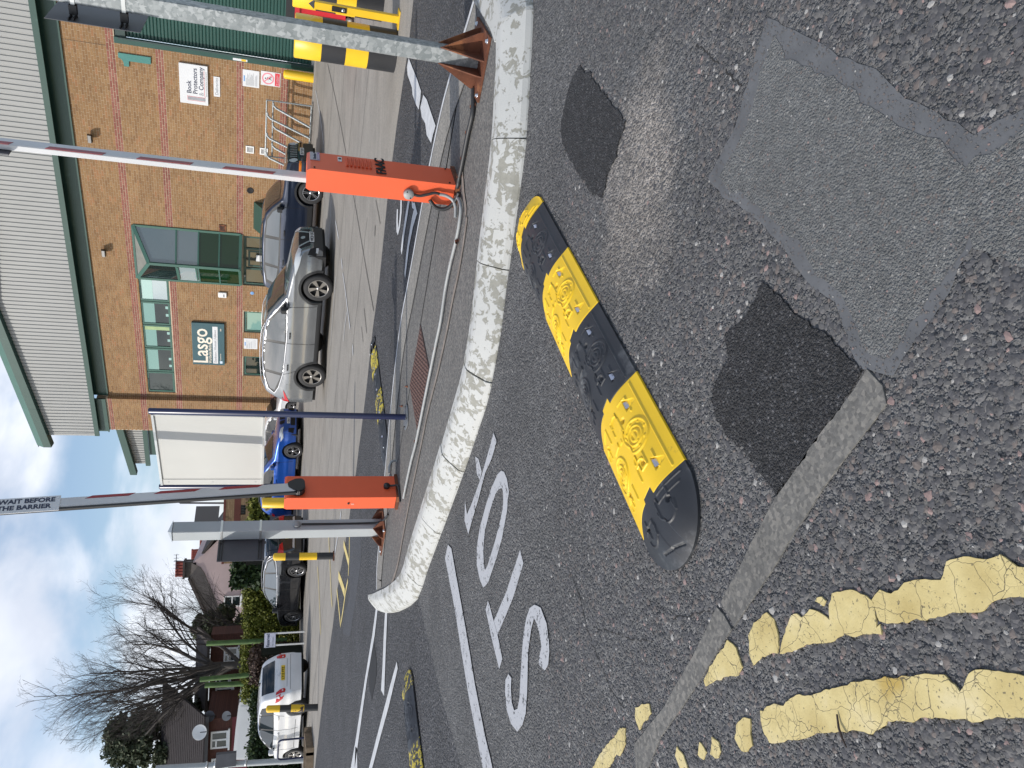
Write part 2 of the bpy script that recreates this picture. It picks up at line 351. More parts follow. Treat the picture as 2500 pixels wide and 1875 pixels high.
def bricks_mat(name, cols, obj=False):
    m, t, b = new_mat(name); p = pos(t)
    if obj: f = N(t, 'ShaderNodeObjectInfo').outputs['Random']
    else: f = N(t, 'ShaderNodeAttribute', attribute_name='rnd').outputs['Fac']
    c = rampn(t, f, cols); c = mixc(t, 0.35, c, mixc(t, 1.0, c, rampn(t, noise(t, p, 38, 4), [(0.3, (.6,)*3), (0.7, (1.3,)*3)]), 'MULTIPLY'))
    c = mixc(t, 0.5, c, mixc(t, 1.0, c, rampn(t, noise(t, p, 0.9, 5), [(0.3, (.8,)*3), (0.7, (1.15,)*3)]), 'MULTIPLY'))
    L(t, c, b.inputs['Base Color']); b.inputs['Roughness'].default_value = 0.88; bump(t, b, noise(t, p, 110, 3), 0.4, 0.003); return m
m_buff = bricks_mat('buff brick', [(0.0, (.225,.124,.055)), (0.2, (.255,.145,.064)), (0.6, (.280,.162,.073)), (0.9, (.31,.185,.085)), (1.0, (.32,.165,.075))])
m_redo = bricks_mat('red brick', [(0.0, (.21,.075,.055)), (0.5, (.27,.098,.070)), (1.0, (.31,.13,.095))], True)
m_red = bricks_mat('red brick band', [(0.0, (.21,.075,.055)), (0.5, (.27,.098,.070)), (1.0, (.31,.13,.095))])
def glass(name, col, rough=0.03, ior=1.55):
    m, t, b = new_mat(name); b.inputs['Base Color'].default_value = c4(col); b.inputs['Roughness'].default_value = rough; b.inputs['IOR'].default_value = ior
    b.inputs['Specular IOR Level'].default_value = 0.5; return m
m_gdark = glass('dark window glass', (.012,.022,.022), ior=1.7); m_gteal = glass('teal blind behind glass', (.20,.36,.32), ior=1.6)
m_ggrn = glass('green tinted pane', (.006,.028,.010), ior=1.45); m_ggrey = glass('painted grey reflection pane', (.07,.105,.12), ior=2.0); m_gsky = glass('painted sky reflection pane', (.30,.38,.40), ior=2.6)  # grey and pale panes: reflection put into the base colour, besides the raised IOR
m_white = M('white plastic', (.78,.78,.76), 0.4, var=0.04)
m_whp = M('white printed board', (.68,.69,.70), 0.35, var=0.03)
m_yel = M('yellow paint', (.80,.50,.015), 0.4, var=0.06, dirt=(.42,.26,.02), ds=9, dth=0.68)
m_yelw = chipped('chipped yellow paint', (.75,.48,.02), (.05,.03,.02), 14, 0.55)
m_ink = M('dark ink', (.03,.04,.08), 0.6); m_inkg = M('grey ink', (.30,.31,.33), 0.6); m_inkr = M('red ink', (.62,.04,.06), 0.5); m_inkp = M('pink ink', (.75,.25,.30), 0.5); m_inkb = M('blue ink', (.15,.32,.60), 0.5)
m_teal = M('teal sign', (.035,.098,.118), 0.35, var=0.08); m_cream = M('cream lettering', (.80,.72,.60), 0.5)
m_bbk = M('bollard black', (.02,.021,.024), 0.45, var=0.2, dirt=(.09,.09,.08), ds=6, dth=0.62)
m_binr = M('red bin plastic', (.55,.02,.03), 0.4, var=0.1, dirt=(.35,.04,.04), ds=5, dth=0.62)
# ================================================================ GROUND
def terr(up, x0, x1, y0, y1, nx, ny, name, mat, parent=None):
    mb = MB(); mb.grid(lambda u, v: (x0+(x1-x0)*u, y0+(y1-y0)*v, ground_z(x0+(x1-x0)*u, y0+(y1-y0)*v)+up), nx, ny)
    return mb.build(name, mat, parent, kind='structure' if parent is None else None)
yard = terr(0.0, -45, 45, -8, 60, 180, 136, 'yard_ground', m_yard)
mb = MB(); mb.poly([(-700,-700,-.03),(700,-700,-.03),(700,900,-.03),(-700,900,-.03)]); mb.build('ground', m_lane, kind='structure')
def fl(pts, z): return [(p[0], p[1], z) for p in pts]
def gp(px, z=0.0): return [G(x, y, z) for x, y in px]
# road sheets: lane asphalt up to the concrete yard edge, and the worn approach road in front
edge = [(1010,0),(999,108),(985,200),(970,300),(957,400),(947,481),(926,692),(911,797),(895,950),(870,1147),(850,1288),(830,1404),(820,1470),(805,1586),(789,1698),(769,1875)]
EP = gp(edge)
lane_pts = [(14, 2.0), (14, 5.5)]+[(EP[0][0]+4, EP[0][1]-2.2)]+EP+[(EP[-1][0]-8, EP[-1][1]+5.5), (-22, -6), (14, -6)]
lane = MB().poly(fl(rough(lane_pts, 0.25, 0.012), .004)).build('road', m_lane, kind='structure')
WT = [(1305,-200),(1305,0),(1288,339),(1271,475),(1243,678),(1226,814),(1198,961),(1170,1051),(1119,1198),(1051,1379),(1023,1458),(1080,1700),(1130,1875)]
near = gp(WT)
near_pts = near+[(-9, 5.5), (-9, -5), (9, -5), (9, 3.6)]
MB().poly(fl(dens(near_pts, 0.5), .008)).build('worn_surface', m_road, lane)
def pz(ox, oy, sc, pts): return [(ox+a/sc, oy+b/sc) for a, b in pts]
def slab(name, px, mat, z, parent=lane, h=None, rs=0.03, ra=0.003, seed=1):
    pts = rough(gp(px), rs, ra, seed) if rs else gp(px)
    mb = MB()
    if h: mb.prism(fl(pts, z), (0, 0, h))
    else: mb.poly(fl(pts, z))
    return mb.build(name, mat, parent)
# big grey reinstatement patch with its bitumen border
big = pz(1300, 0, 1.8433, [(1070,85),(1300,200),(1430,275),(1560,320),(1700,440),(1850,500),(2010,610),(2110,560),(2400,420)])+[(2560,330),(2620,700),(2470,640)]+pz(1300,0,1.8433,[(2010,1070),(1890,1330),(1760,1500),(1640,1690),(1480,1659),(1370,1370),(1280,1290),(1150,1120),(990,960),(870,880),(800,800),(860,700),(920,580),(990,330)])
slab('bitumen_border', big, m_seal, .0095, rs=0.03, ra=0.003, seed=2)
def inset(px, k=0.90, ox=0, oy=0):
    cx = sum(a for a, b in px)/len(px); cy = sum(b for a, b in px)/len(px)
    return [(cx+(a-cx)*k+ox, cy+(b-cy)*k+oy) for a, b in px]
inn = pz(1300, 0, 1.8433, [(1085,190),(1290,330),(1480,410),(1640,560),(1820,640),(1960,720),(2080,660),(2380,540)])+[(2540,400),(2590,680),(2450,620)]+pz(1300,0,1.8433,[(1980,1050),(1860,1290),(1740,1440),(1600,1640),(1500,1560),(1420,1350),(1310,1230),(1200,1080),(1040,930),(930,860),(850,800),(905,690),(975,560),(1030,340)])
slab('patch_surface', inn, m_patch, .0106, rs=0.025, ra=0.006, seed=3)
# two fresh black repairs
slab('black_repair', pz(1300,0,1.8433,[(222,295),(262,325),(290,370),(345,430),(385,485),(432,545),(410,620),(385,710),(345,790),(335,860),(318,895),(262,850),(225,790),(180,730),(145,650),(135,590),(150,500),(165,420),(195,340)]), m_fresh, .009, h=.004, rs=0.012, ra=0.0045, seed=4)
slab('black_repair', [(1868,688),(1905,720),(1950,760),(2000,800),(2050,850),(2108,905),(2060,990),(1990,1090),(1950,1150),(1905,1212),(1880,1180),(1840,1110),(1795,1075),(1760,1030),(1745,985),(1752,930),(1785,880),(1780,820),(1830,770)], m_fresh, .009, h=.004, rs=0.012, ra=0.0045, seed=5)
# flush kerb stones across the mouth
kt = [(2128,903),(2060,1000),(1990,1090),(1905,1215),(1840,1330),(1768,1472)]; kb = [(2175,985),(2100,1085),(2020,1190),(1955,1290),(1890,1400),(1800,1530)]
def kerbflush(px, seed): return slab('flush_kerb_stone', px, m_setk, .006, h=.007, rs=0.05, ra=0.0012, seed=seed)
kerbflush(kt+[(1785,1500)]+kb[::-1]+[(2165,940)], 6)
kerbflush([(1758,1482),(1700,1600),(1630,1720),(1555,1815),(1560,1875),(1600,1990),(1640,1960),(1590,1875),(1620,1800),(1690,1700),(1760,1590),(1795,1535),(1775,1500)], 7)
# old cracks and scored lines in the worn surface
def crack(px, wd, sd):
    r = random.Random(sd); pts = catmull_([np.array(G(x, y)) for x, y in px], 8); A = []; B = []
    for i, p in enumerate(pts):
        t_ = pts[min(i+1, len(pts)-1)]-pts[max(i-1, 0)]; n_ = np.array([-t_[1], t_[0]])/max(1e-9, np.linalg.norm(t_)); o = r.uniform(-.006, .006); e = wd*r.uniform(.3, 1.0)*(1 if 0 < i < len(pts)-1 else .1)
        A.append(p+n_*(o+e/2)); B.append(p+n_*(o-e/2))
    mb = MB()
    for i in range(len(A)-1): mb.poly([(*B[i], .0092), (*B[i+1], .0092), (*A[i+1], .0092), (*A[i], .0092)])
    return mb.build('crack', m_crk, lane)
m_crk = M('dark crack', (.022,.021,.020), .95)  # even dark colour of the flat crack ribbons
def catmull_(pts, k):
    o = []; n = len(pts)
    for i in range(n-1):
        a, b, c, d = pts[max(i-1,0)], pts[i], pts[i+1], pts[min(i+2,n-1)]
        for j in range(k): t = j/k; o.append(0.5*((2*b)+(-a+c)*t+(2*a-5*b+4*c-d)*t*t+(-a+3*b-3*c+d)*t**3))
    o.append(pts[-1]); return o
crack(pz(1300,0,1.8433,[(735,195),(790,235),(830,272),(880,325),(955,390)]), .009, 1)
crack([(1395,1395),(1420,1460),(1440,1540),(1462,1600),(1500,1690),(1530,1730)], .008, 2); crack([(1452,1530),(1500,1545),(1545,1560),(1600,1565)], .006, 3)
crack([(1640,1510),(1700,1500),(1745,1490)], .006, 4); crack([(1320,500),(1400,560)], .004, 5)
# double yellow lines, thick cracked paint, traced piece by piece
def yl(pts, sd): return slab('yellow_line', pz(1400,900,1.7018,pts), m_ythermo, .009, h=.0045, rs=0.012, ra=0.0022, seed=sd)
yl([(1095,935),(1160,920),(1230,945),(1262,965),(1275,1065),(1290,1058),(1300,1100),(1215,1105),(1140,1110),(1085,1135),(1010,1145),(940,1165),(875,1190),(882,1140),(905,1060),(930,1020),(948,1025),(965,1035),(1000,1000),(1050,1010),(1082,1045),(1080,985)], 11)
yl([(1262,960),(1290,925),(1340,935),(1400,890),(1480,870),(1540,880),(1565,800),(1640,785),(1740,790),(1800,780),(1872,830),(1990,840),(1990,990),(1872,945),(1780,960),(1700,1005),(1600,1015),(1500,1040),(1400,1050),(1320,1060),(1290,1050)], 12)
yl([(812,1015),(850,1050),(868,1110),(862,1190),(800,1195),(765,1230),(748,1180),(745,1110),(770,1060)], 13)
yl([(790,1420),(820,1400),(880,1400),(940,1355),(1010,1355),(1110,1325),(1170,1300),(1280,1290),(1380,1275),(1480,1265),(1560,1280),(1625,1340),(1660,1270),(1720,1250),(1872,1265),(1990,1270),(1990,1460),(1872,1450),(1700,1460),(1560,1445),(1430,1460),(1330,1470),(1260,1515),(1180,1505),(1080,1510),(980,1530),(900,1550),(830,1560),(805,1500)], 14)
yl([(700,1460),(730,1445),(752,1455),(758,1560),(735,1590),(710,1585),(685,1540),(690,1490)], 15)
yl([(655,1125),(690,1165),(718,1240),(700,1270),(660,1275),(600,1300),(565,1325),(555,1290),(600,1210),(640,1160)], 16)
yl([(270,1410),(300,1385),(328,1395),(335,1430),(300,1470),(285,1498),(268,1450)], 17)
yl([(205,1490),(230,1500),(228,1560),(205,1608),(190,1600),(170,1640),(130,1670),(80,1680),(110,1620),(150,1560),(190,1520)], 18)
yl([(590,1528),(615,1550),(625,1590),(612,1625),(585,1600)], 19); yl([(540,1550),(565,1590),(555,1622),(530,1600)], 20)
yl([(445,1570),(470,1600),(490,1659),(460,1665),(440,1610)], 21); yl([(1045,940),(1062,955),(1050,985),(1020,965)], 22)
# white STOP lettering and lines on the approach
def wl(pts, sd=1, name='white_line', o=(850,1200,2.458)): return slab(name, pz(*o, pts), m_line, .0112+.0012*(sd % 4), rs=0.05, ra=0.0012, seed=sd)
wl([(610,318),(630,342),(662,520),(722,850),(772,1150),(838,1480),(872,1620),(900,1760),(840,1760),(818,1640),(790,1500),(738,1240),(698,1000),(650,700),(608,480),(592,400)], 31)
wl([(1043,350),(1063,430),(1000,640),(905,865),(884,780),(960,600),(1020,420)], 32, 'road_letter'); wl([(850,655),(862,690),(885,775),(910,870),(937,1005),(918,1065),(875,890),(836,710)], 33, 'road_letter')
wl([(1130,678),(1170,700),(1205,790),(1220,900),(1222,960),(1215,1040),(1195,1072),(1160,1040),(1158,1010),(1175,930),(1165,860),(1145,790),(1130,760),(1112,830),(1095,950),(1090,1100),(1088,1200),(1080,1330),(1060,1400),(1030,1440),(990,1390),(965,1310),(955,1200),(957,1130),(975,1095),(992,1115),(990,1180),(995,1260),(1010,1310),(1030,1300),(1042,1240),(1048,1100),(1056,980),(1065,860),(1083,760),(1103,700)], 34, 'road_letter')
o_out = [(1228,1149),(1219,1158),(1204,1191),(1190,1234),(1175.5,1288),(1168,1335),(1168,1379),(1175.5,1415),(1184,1435),(1196,1422),(1216,1363),(1230,1314),(1242,1249),(1247,1200),(1242,1169),(1235,1152)]
o_in = [(1230,1192),(1222,1194),(1214,1206),(1201,1245),(1188,1295),(1184,1345),(1185,1370),(1187,1389),(1189,1391),(1195,1379),(1212,1324),(1226,1270),(1231,1245),(1233,1227),(1233,1210),(1232,1198)]
mb = MB(); A = gp(o_out); B = gp(o_in); n = len(A)
for i in range(n): j = (i+1) % n; mb.poly([(*A[i], .0115), (*A[j], .0115), (*B[j], .0115), (*B[i], .0115)])
mb.build('road_letter', m_line, lane)
PO = (850, 800, 2.765)
wl([(995,705),(1018,770),(985,880),(940,980),(900,1130),(825,1395),(800,1300),(850,1180),(900,1040),(935,930),(975,790)], 35, 'road_letter', PO)
wl([(868,868),(890,885),(912,972),(900,1030),(880,990)], 36, 'road_letter', PO); wl([(800,1160),(815,1270),(832,1290),(825,1395),(797,1300)], 37, 'road_letter', PO)
def wf(px, name='white_line', mat=m_line_far, up=.012, h=None):
    pts = [GT(x, y, up) for x, y in px]; return MB().poly(pts).build(name, mat, lane)
Z = lambda pts: pz(850, 1200, 2.458, pts)
wf(Z([(180,640),(190,640),(165,860),(118,1130),(60,1540),(45,1659),(35,1750),(10,1750),(20,1659),(48,1500),(105,1130),(150,860)]))
wf(Z([(228,718),(241,718),(236,850),(228,1050),(222,1228),(203,1190),(212,1050),(220,850)])); wf(Z([(298,1020),(304,1062),(250,1290),(200,1470),(150,1659),(130,1740),(105,1740),(130,1659),(178,1470),(225,1290),(262,1150)]))
wf(Z([(48,1530),(58,1540),(60,1659),(62,1740),(46,1740),(44,1640)]))
S3 = lambda pts: pz(700, 300, 3.318, pts)
wf(S3([(930,600),(940,600),(940,720),(925,850),(908,912),(897,880),(896,800),(900,700),(910,700),(908,800),(913,850),(922,780),(928,700)]), 'road_letter')
wf(S3([(994,610),(1008,612),(985,760),(962,900),(948,1010),(940,1070),(932,1030),(945,920),(968,760),(985,660)]), 'road_letter')
wf(S3([(1020,612),(1030,650),(1045,645),(1068,735),(1060,750),(1030,850),(1000,1000),(985,1130),(968,1260),(962,1220),(975,1080),(995,930),(1025,760),(1040,700),(1025,690)]), 'road_letter')
G4 = lambda pts: pz(900, 0, 4.1475, pts)
for q in ([(415,590),(432,630),(455,690),(500,800),(540,920),(535,1000),(518,1112),(490,1060),(455,960),(450,890),(405,760),(398,680)], [(565,962),(600,1010),(640,1130),(690,1275),(665,1360),(645,1450),(600,1370),(585,1250),(550,1190),(535,1090)]): wf(G4(q))
# grate of the road gully seen beyond the island
gx = Z([(157,900),(175,1030),(172,1110),(145,1262),(126,1150),(134,1010)])
gul = MB().poly([GT(x, y, .008) for x, y in gx]).build('gully_frame', m_blackm, lane)
gc = [GT(x, y, .012) for x, y in gx]
# parking lines, concrete joints, cracks on the yard
def strip(pxs, wd, mat, name, up=.010, parent=yard):
    P3 = []
    for i in range(len(pxs)-1):
        a, b = pxs[i], pxs[i+1]; k = 10
        for j in range(k+(i == len(pxs)-2)): P3.append(GT(a[0]+(b[0]-a[0])*j/k, a[1]+(b[1]-a[1])*j/k, up))
    mb = MB(); Lf = []; Rt = []
    for i, p in enumerate(P3):
        d = Vector(P3[min(i+1, len(P3)-1)])-Vector(P3[max(i-1, 0)]); n = Vector((-d.y, d.x, 0)).normalized()*wd/2
        zz = lambda q: (q.x, q.y, max(ground_z(q.x, q.y), 0)+up)
        Lf.append(zz(Vector(p)+n)); Rt.append(zz(Vector(p)-n))
    for i in range(len(P3)-1): mb.poly([Rt[i], Rt[i+1], Lf[i+1], Lf[i]])
    return mb.build(name, mat, parent)
m_joint = M('dark joint', (.07,.065,.06), 0.9)
Y7 = lambda pts: pz(700, 1250, 5.53, pts)
V5 = lambda pts: pz(700, 450, 3.687, pts)
strip(Y7([(560,100),(570,300),(590,700),(605,1100),(618,1280)]), .09, m_ylow_far, 'yellow_line'); strip(Y7([(420,740),(435,950),(450,1300),(462,1659)]), .09, m_ylow_far, 'yellow_line')
strip(Y7([(855,250),(850,600),(838,860)]), .08, m_ylow_far, 'yellow_line', parent=lane); strip(Y7([(832,920),(800,1090),(770,1300),(742,1490)]), .08, m_ylow_far, 'yellow_line', parent=lane)
strip(Y7([(775,430),(800,520),(842,680)]), .13, m_ylow_far, 'yellow_line', parent=lane); strip(Y7([(705,850),(745,960),(790,1100)]), .16, m_ylow_far, 'yellow_line', parent=lane); strip(Y7([(683,1040),(705,1250),(735,1540)]), .09, m_ylow_far, 'yellow_line', parent=lane)
strip(Y7([(740,0),(712,210),(690,350),(655,570)]), .09, m_line_far, 'white_line')
strip(V5([(442,330),(470,490)]), .07, m_line_far, 'white_line'); strip(V5([(495,670),(505,760)]), .07, m_line_far, 'white_line'); strip(V5([(508,800),(530,950),(555,1150),(575,1300)]), .06, m_line_far, 'white_line')
strip(V5([(545,1150),(525,1290),(515,1410)]), .05, m_line_far, 'white_line'); strip(V5([(597,1450),(602,1535)]), .08, m_line_far, 'white_line'); strip(V5([(445,830),(415,1200),(400,1450)]), .05, m_line_far, 'white_line')
strip(V5([(410,60),(395,330),(380,520)]), .05, m_line_far, 'white_line')
strip(V5([(595,60),(650,370),(720,780),(785,1140)]), .025, m_joint, 'concrete_joint', .006)
strip(pz(500,0,2.765,[(750,610),(780,780),(805,970)]), .07, m_line_far, 'white_line')
strip(pz(500,0,2.765,[(830,430),(880,650),(920,850),(955,1040)]), .03, m_joint, 'concrete_joint', .006)
strip(V5([(800,370),(795,470)]), .05, m_joint, 'crack', .007); strip(V5([(700,1120),(722,1340)]), .03, m_joint, 'crack', .007)
strip(V5([(675,1280),(690,1420)]), .025, m_joint, 'crack', .007); strip(V5([(805,140),(845,360)]), .02, m_joint, 'crack', .007)
for i in range(7):                                      # the long joints that cross the yard parallel to the building
    q = 11.5+i*2.2; mb = MB()
    for k in range(60):
        s0, s1 = -34+k, -33+k; a = W(s0, q, 0); b_ = W(s1, q, 0); c_ = W(s1, q+.02, 0); d_ = W(s0, q+.02, 0)
        if a[1] < 13 and q < 13: continue
        mb.poly([(v[0], v[1], ground_z(v[0], v[1])+.005) for v in (a, b_, c_, d_)])
    mb.build('concrete_joint', m_joint, yard)
# dark trench patch behind the island nose
mb = MB(); mb.poly(fl(rough(gp(Y7([(830,230),(900,205),(1000,210),(1010,600),(960,1000),(920,1300),(860,1659),(760,1659),(790,1400),(860,1100),(850,700)])), .2, .01), .006)); mb.build('trench_patch', m_darkp, lane)
# loose and embedded stones of the worn surface, nearest the camera (real relief)
def stones(name, n, zone, smin, smax, mats, seed, z0, sink=0.45, power=2.2):
    r = np.random.default_rng(seed); V = []; F = []; MI = []; k = 0
    base = np.array([(1,0,0),(.5,.87,0),(-.5,.87,0),(-1,0,0),(-.5,-.87,0),(.5,-.87,0),(.35,.2,.75),(-.3,.3,.8),(0,-.4,.7)], float)
    fc = [(0,1,6),(1,2,7,6),(2,3,7),(3,4,8,7),(4,5,8),(5,0,6,8),(6,7,8)]
    while k < n:
        x = r.uniform(zone[0], zone[1]); y = zone[2]+(zone[3]-zone[2])*r.random()**power
        if not zone[4](x, y): continue
        s = smin+(smax-smin)*r.random()**2.5; a = r.uniform(0, 6.28); ca, sa = math.cos(a), math.sin(a)
        b = base*(1+r.normal(0, .18, base.shape)); b[:, 0] *= s*r.uniform(.7, 1.4); b[:, 1] *= s; b[:, 2] *= s*r.uniform(.12, .40)
        px = b[:, 0]*ca-b[:, 1]*sa+x; py = b[:, 0]*sa+b[:, 1]*ca+y; o = k*9
        V.append(np.stack([px, py, b[:, 2]+z0], 1)); F += [[o+i for i in f] for f in fc]; MI += [int(r.choice(len(mats), p=PM))]*7; k += 1
    me = bpy.data.meshes.new(name); me.from_pydata(np.concatenate(V).tolist(), [], F)
    for m in mats: me.materials.append(m)
    me.polygons.foreach_set('material_index', MI); me.update()
    o = bpy.data.objects.new(name, me); C.objects.link(o); o.parent = lane; o['kind'] = 'stuff'; return o
sm = [M('stone dark', (.068,.067,.070), .65, var=.3, vs=60), M('stone grey', (.105,.102,.10), .7, var=.3, vs=60), M('stone brown', (.13,.11,.10), .7, var=.2, vs=60), M('stone pink', (.24,.17,.155), .6, var=.2, vs=60), M('stone pale', (.33,.32,.30), .6, var=.15, vs=60)]
PM = [.48, .34, .135, .02, .025]
def inpoly(x, y, P_):
    c = False; n = len(P_); j = n-1
    for i in range(n):
        if ((P_[i][1] > y) != (P_[j][1] > y)) and x < (P_[j][0]-P_[i][0])*(y-P_[i][1])/(P_[j][1]-P_[i][1])+P_[i][0]: c = not c
        j = i
    return c
BIGP = gp(big); KP = gp(kt+kb[::-1]); R2 = gp([(1868,688),(2108,905),(1905,1212),(1745,985)])
sandy = lambda x, y: ((x-.8)/.62)**2+((y-2.78)/.42)**2 < 1
rz = random.Random(2)
okz = lambda x, y: (not sandy(x, y) or rz.random() < .18) and not inpoly(x, y, BIGP) and not inpoly(x, y, KP) and not inpoly(x, y, R2) and abs(x) < 0.62*y+0.35
stones('surface_stones', 38000, (-1.9, 2.0, 0.92, 3.6, okz), .0025, .0115, sm, 5, .0085, power=1.7)
slv = lambda x, y: inpoly(x, y, BIGP)
stones('surface_stones', 3500, (-1.0, 2.0, 0.9, 2.4, slv), .0015, .004, [sm[1], sm[2], sm[1], sm[3], sm[4]], 6, .0108, power=1.3)

tw = [G(2058,1742), G(2066,1775), G(2078,1800), G(2092,1822)]
tw_ = MB().tube([(*p, .018+.004*i) for i, p in enumerate(tw)], [.0022,.003,.0028,.0015], 6).build('twig', M('dark twig', (.05,.035,.028), .8), origin=(*tw[0], .018), label='thin dark twig lying across the end of the longer yellow line', cat='twig')
# ================================================================ TRAFFIC ISLAND (aligned with the warehouse: s along it, q away)
def PS(x, y, s): d = ray(x, y); p = d*(s/(d@DS)); return (p@DN, p[2]+EYE)
def PQ(x, y, q): d = ray(x, y); p = d*(q/(d@DN)); return (p@DS, p[2]+EYE)
kb_px = [(1235,-150),(1283,-75),(1303,0),(1305,45),(1298,180),(1288,339),(1271,475),(1243,678),(1226,814),(1198,961),(1170,1051),(1119,1198),(1051,1379),(1023,1458),(990,1485),(966,1494),(945,1495),(929,1490)]
KB = [np.array(p) for p in gp(kb_px)]
def catmull(pts, k=6):
    o = []; n = len(pts)
    for i in range(n-1):
        a, b, c, d = pts[max(i-1,0)], pts[i], pts[i+1], pts[min(i+2,n-1)]
        for j in range(k):
            t = j/k; o.append(0.5*((2*b)+(-a+c)*t+(2*a-5*b+4*c-d)*t*t+(-a+3*b-3*c+d)*t**3))
    o.append(pts[-1]); return o
KC = catmull(KB, 6)
def inward(i):
    a = KC[max(i-1,0)]; b = KC[min(i+1,len(KC)-1)]; d = b-a; n = np.array([d[1], -d[0]]); n = n/np.linalg.norm(n)
    return n
ctr = np.array([0.2, 6.6])
NI = []
for i in range(len(KC)):
    n = inward(i); NI.append(n if n@(ctr-KC[i]) > 0 else -n)
wback = lambda i: 0.245+(0.16*max(0, 1-i/22.0) if i < 22 else 0)-0.05*max(0, (i-92)/10.0)
back = [KC[i]+NI[i]*wback(i) for i in range(len(KC))]
far_px = [(1160,-10),(1130,90),(1100,181),(1070,300),(1036,470),(1002,660),(976.6,800),(958,960),(945,1100),(933,1240),(921,1380),(920,1440)]
FARP = [np.array(G(x, y, .14)) for x, y in far_px]
top_poly = [tuple(p) for p in back]+[tuple(p) for p in reversed(FARP)]
isl = MB().prism(fl(top_poly, 0.0), (0, 0, .14)).build('traffic_island', m_isl, kind='structure')
# concrete strip behind the groove and the white far edge
FARC = catmull(FARP, 5)
def offs(pts, d):
    o = []
    for i, p in enumerate(pts):
        t = pts[min(i+1,len(pts)-1)]-pts[max(i-1,0)]; n = np.array([t[1], -t[0]]); n = n/np.linalg.norm(n)
        if n@(np.array([-0.5, 5.5])-p) < 0: n = -n
        o.append(p+n*d)
    return o
def ribbon(A, B, z, name, mat, parent, h=None):
    mb = MB()
    for i in range(len(A)-1): mb.poly([(*A[i], z), (*A[i+1], z), (*B[i+1], z), (*B[i], z)])
    return mb.build(name, mat, parent)
f0, f1, f2, f3 = FARC, offs(FARC, .045), offs(FARC, .40), offs(FARC, .415)
ribbon(f0, f1, .146, 'white_edge_line', m_line_far, isl); ribbon(f1, f2, .143, 'concrete_edging', m_islk, isl); ribbon(f2, f3, .1455, 'groove', m_joint, isl)
# mortar scar where the cable trench was filled
tr = [(1130,390),(1136,470),(1141,510),(1136,560),(1122,650),(1105,730),(1092,800),(1070,900),(1045,1000),(1025,1100),(1004,1200),(985,1300),(970,1380),(950,1440)]
TC = catmull([np.array(G(x, y, .14)) for x, y in tr], 4); m_scar = M('trench mortar', (.21,.18,.155), .9, var=.2, vs=8, bs=.5)
ribbon(TC, offs(TC, .045), .1465, 'trench_fill', m_scar, isl)
# chipped white kerb stones with a splayed face; joints as surveyed
jy = [-150, 24, 340, 660, 935, 1151, 1303, 1430, 1489]
ys = [None]*len(KC)
def pix_y(p):
    v = np.array([p[0], p[1], -EYE]); return 937.5-FPX*(v@CR)/(v@CF)
cy = [pix_y(p) for p in KC]
mono = [cy[0]]
for c in cy[1:]: mono.append(max(c, mono[-1]))
def at(yv):
    for i in range(len(mono)-1):
        if mono[i] <= yv <= mono[i+1] and mono[i+1] > mono[i]: return i+(yv-mono[i])/(mono[i+1]-mono[i])
    return len(mono)-1 if yv > mono[-1] else 0
js = [at(v) for v in jy]; js[-1] = len(KC)-1.0; js[0] = 0
def lerp_c(u): i = min(int(u), len(KC)-2); t = u-i; return KC[i]*(1-t)+KC[i+1]*t, NI[i]*(1-t)+NI[i+1]*t, wback(i)*(1-t)+wback(i+1)*t
rk = random.Random(3)
for a, b in zip(js[:-1], js[1:]):
    gap = 0.008/np.linalg.norm(lerp_c(b)[0]-lerp_c(a)[0])*(b-a)/2; K = 9; mb = MB(); rows = []; dz = rk.uniform(-.004, .004); dn = rk.uniform(-.006, .006)
    for j in range(K+1):
        u = a+gap+(b-a-2*gap)*j/K; p, n, wb = lerp_c(u); n = n/np.linalg.norm(n)
        prof = [(-.004,-.02),(0,.02),(.012,.05),(.085,.112),(.13,.143),(.150,.152),(.175,.156),(wb,.155),(wb,.0)]
        rows.append([(p[0]+n[0]*(d+dn), p[1]+n[1]*(d+dn), z+dz) for d, z in prof])
    m = len(rows[0]); vs = [v for r in rows for v in r]
    mb.add(vs, [(i*m+k, i*m+k+1, (i+1)*m+k+1, (i+1)*m+k) for i in range(K) for k in range(m-1)])
    mb.add(rows[0], [tuple(range(m))]); mb.add(rows[-1], [tuple(range(m-1, -1, -1))])
    o = mb.build('kerb_stone', m_kerb, isl)
    bm = bmesh.new(); bm.from_mesh(o.data); bmesh.ops.recalc_face_normals(bm, faces=bm.faces); bm.to_mesh(o.data); bm.free()
# rusty brown inspection cover
cov = MB(FT).box(-4.57, -3.87, 4.90, 5.52, .135, .147).build('inspection_cover', m_grate, isl)
mb = MB(FT)
for i in range(17):
    for j in range(15):
        s0 = -4.55+i*.0397+(j % 2)*.012; q0 = 4.92+j*.0393; mb.box(s0, s0+.020, q0, q0+.026, .147, .151)
mb.build('tread_pattern', M('cover tread', (.15,.085,.070), .6, .2, var=.2, vs=20), cov, kind='stuff')
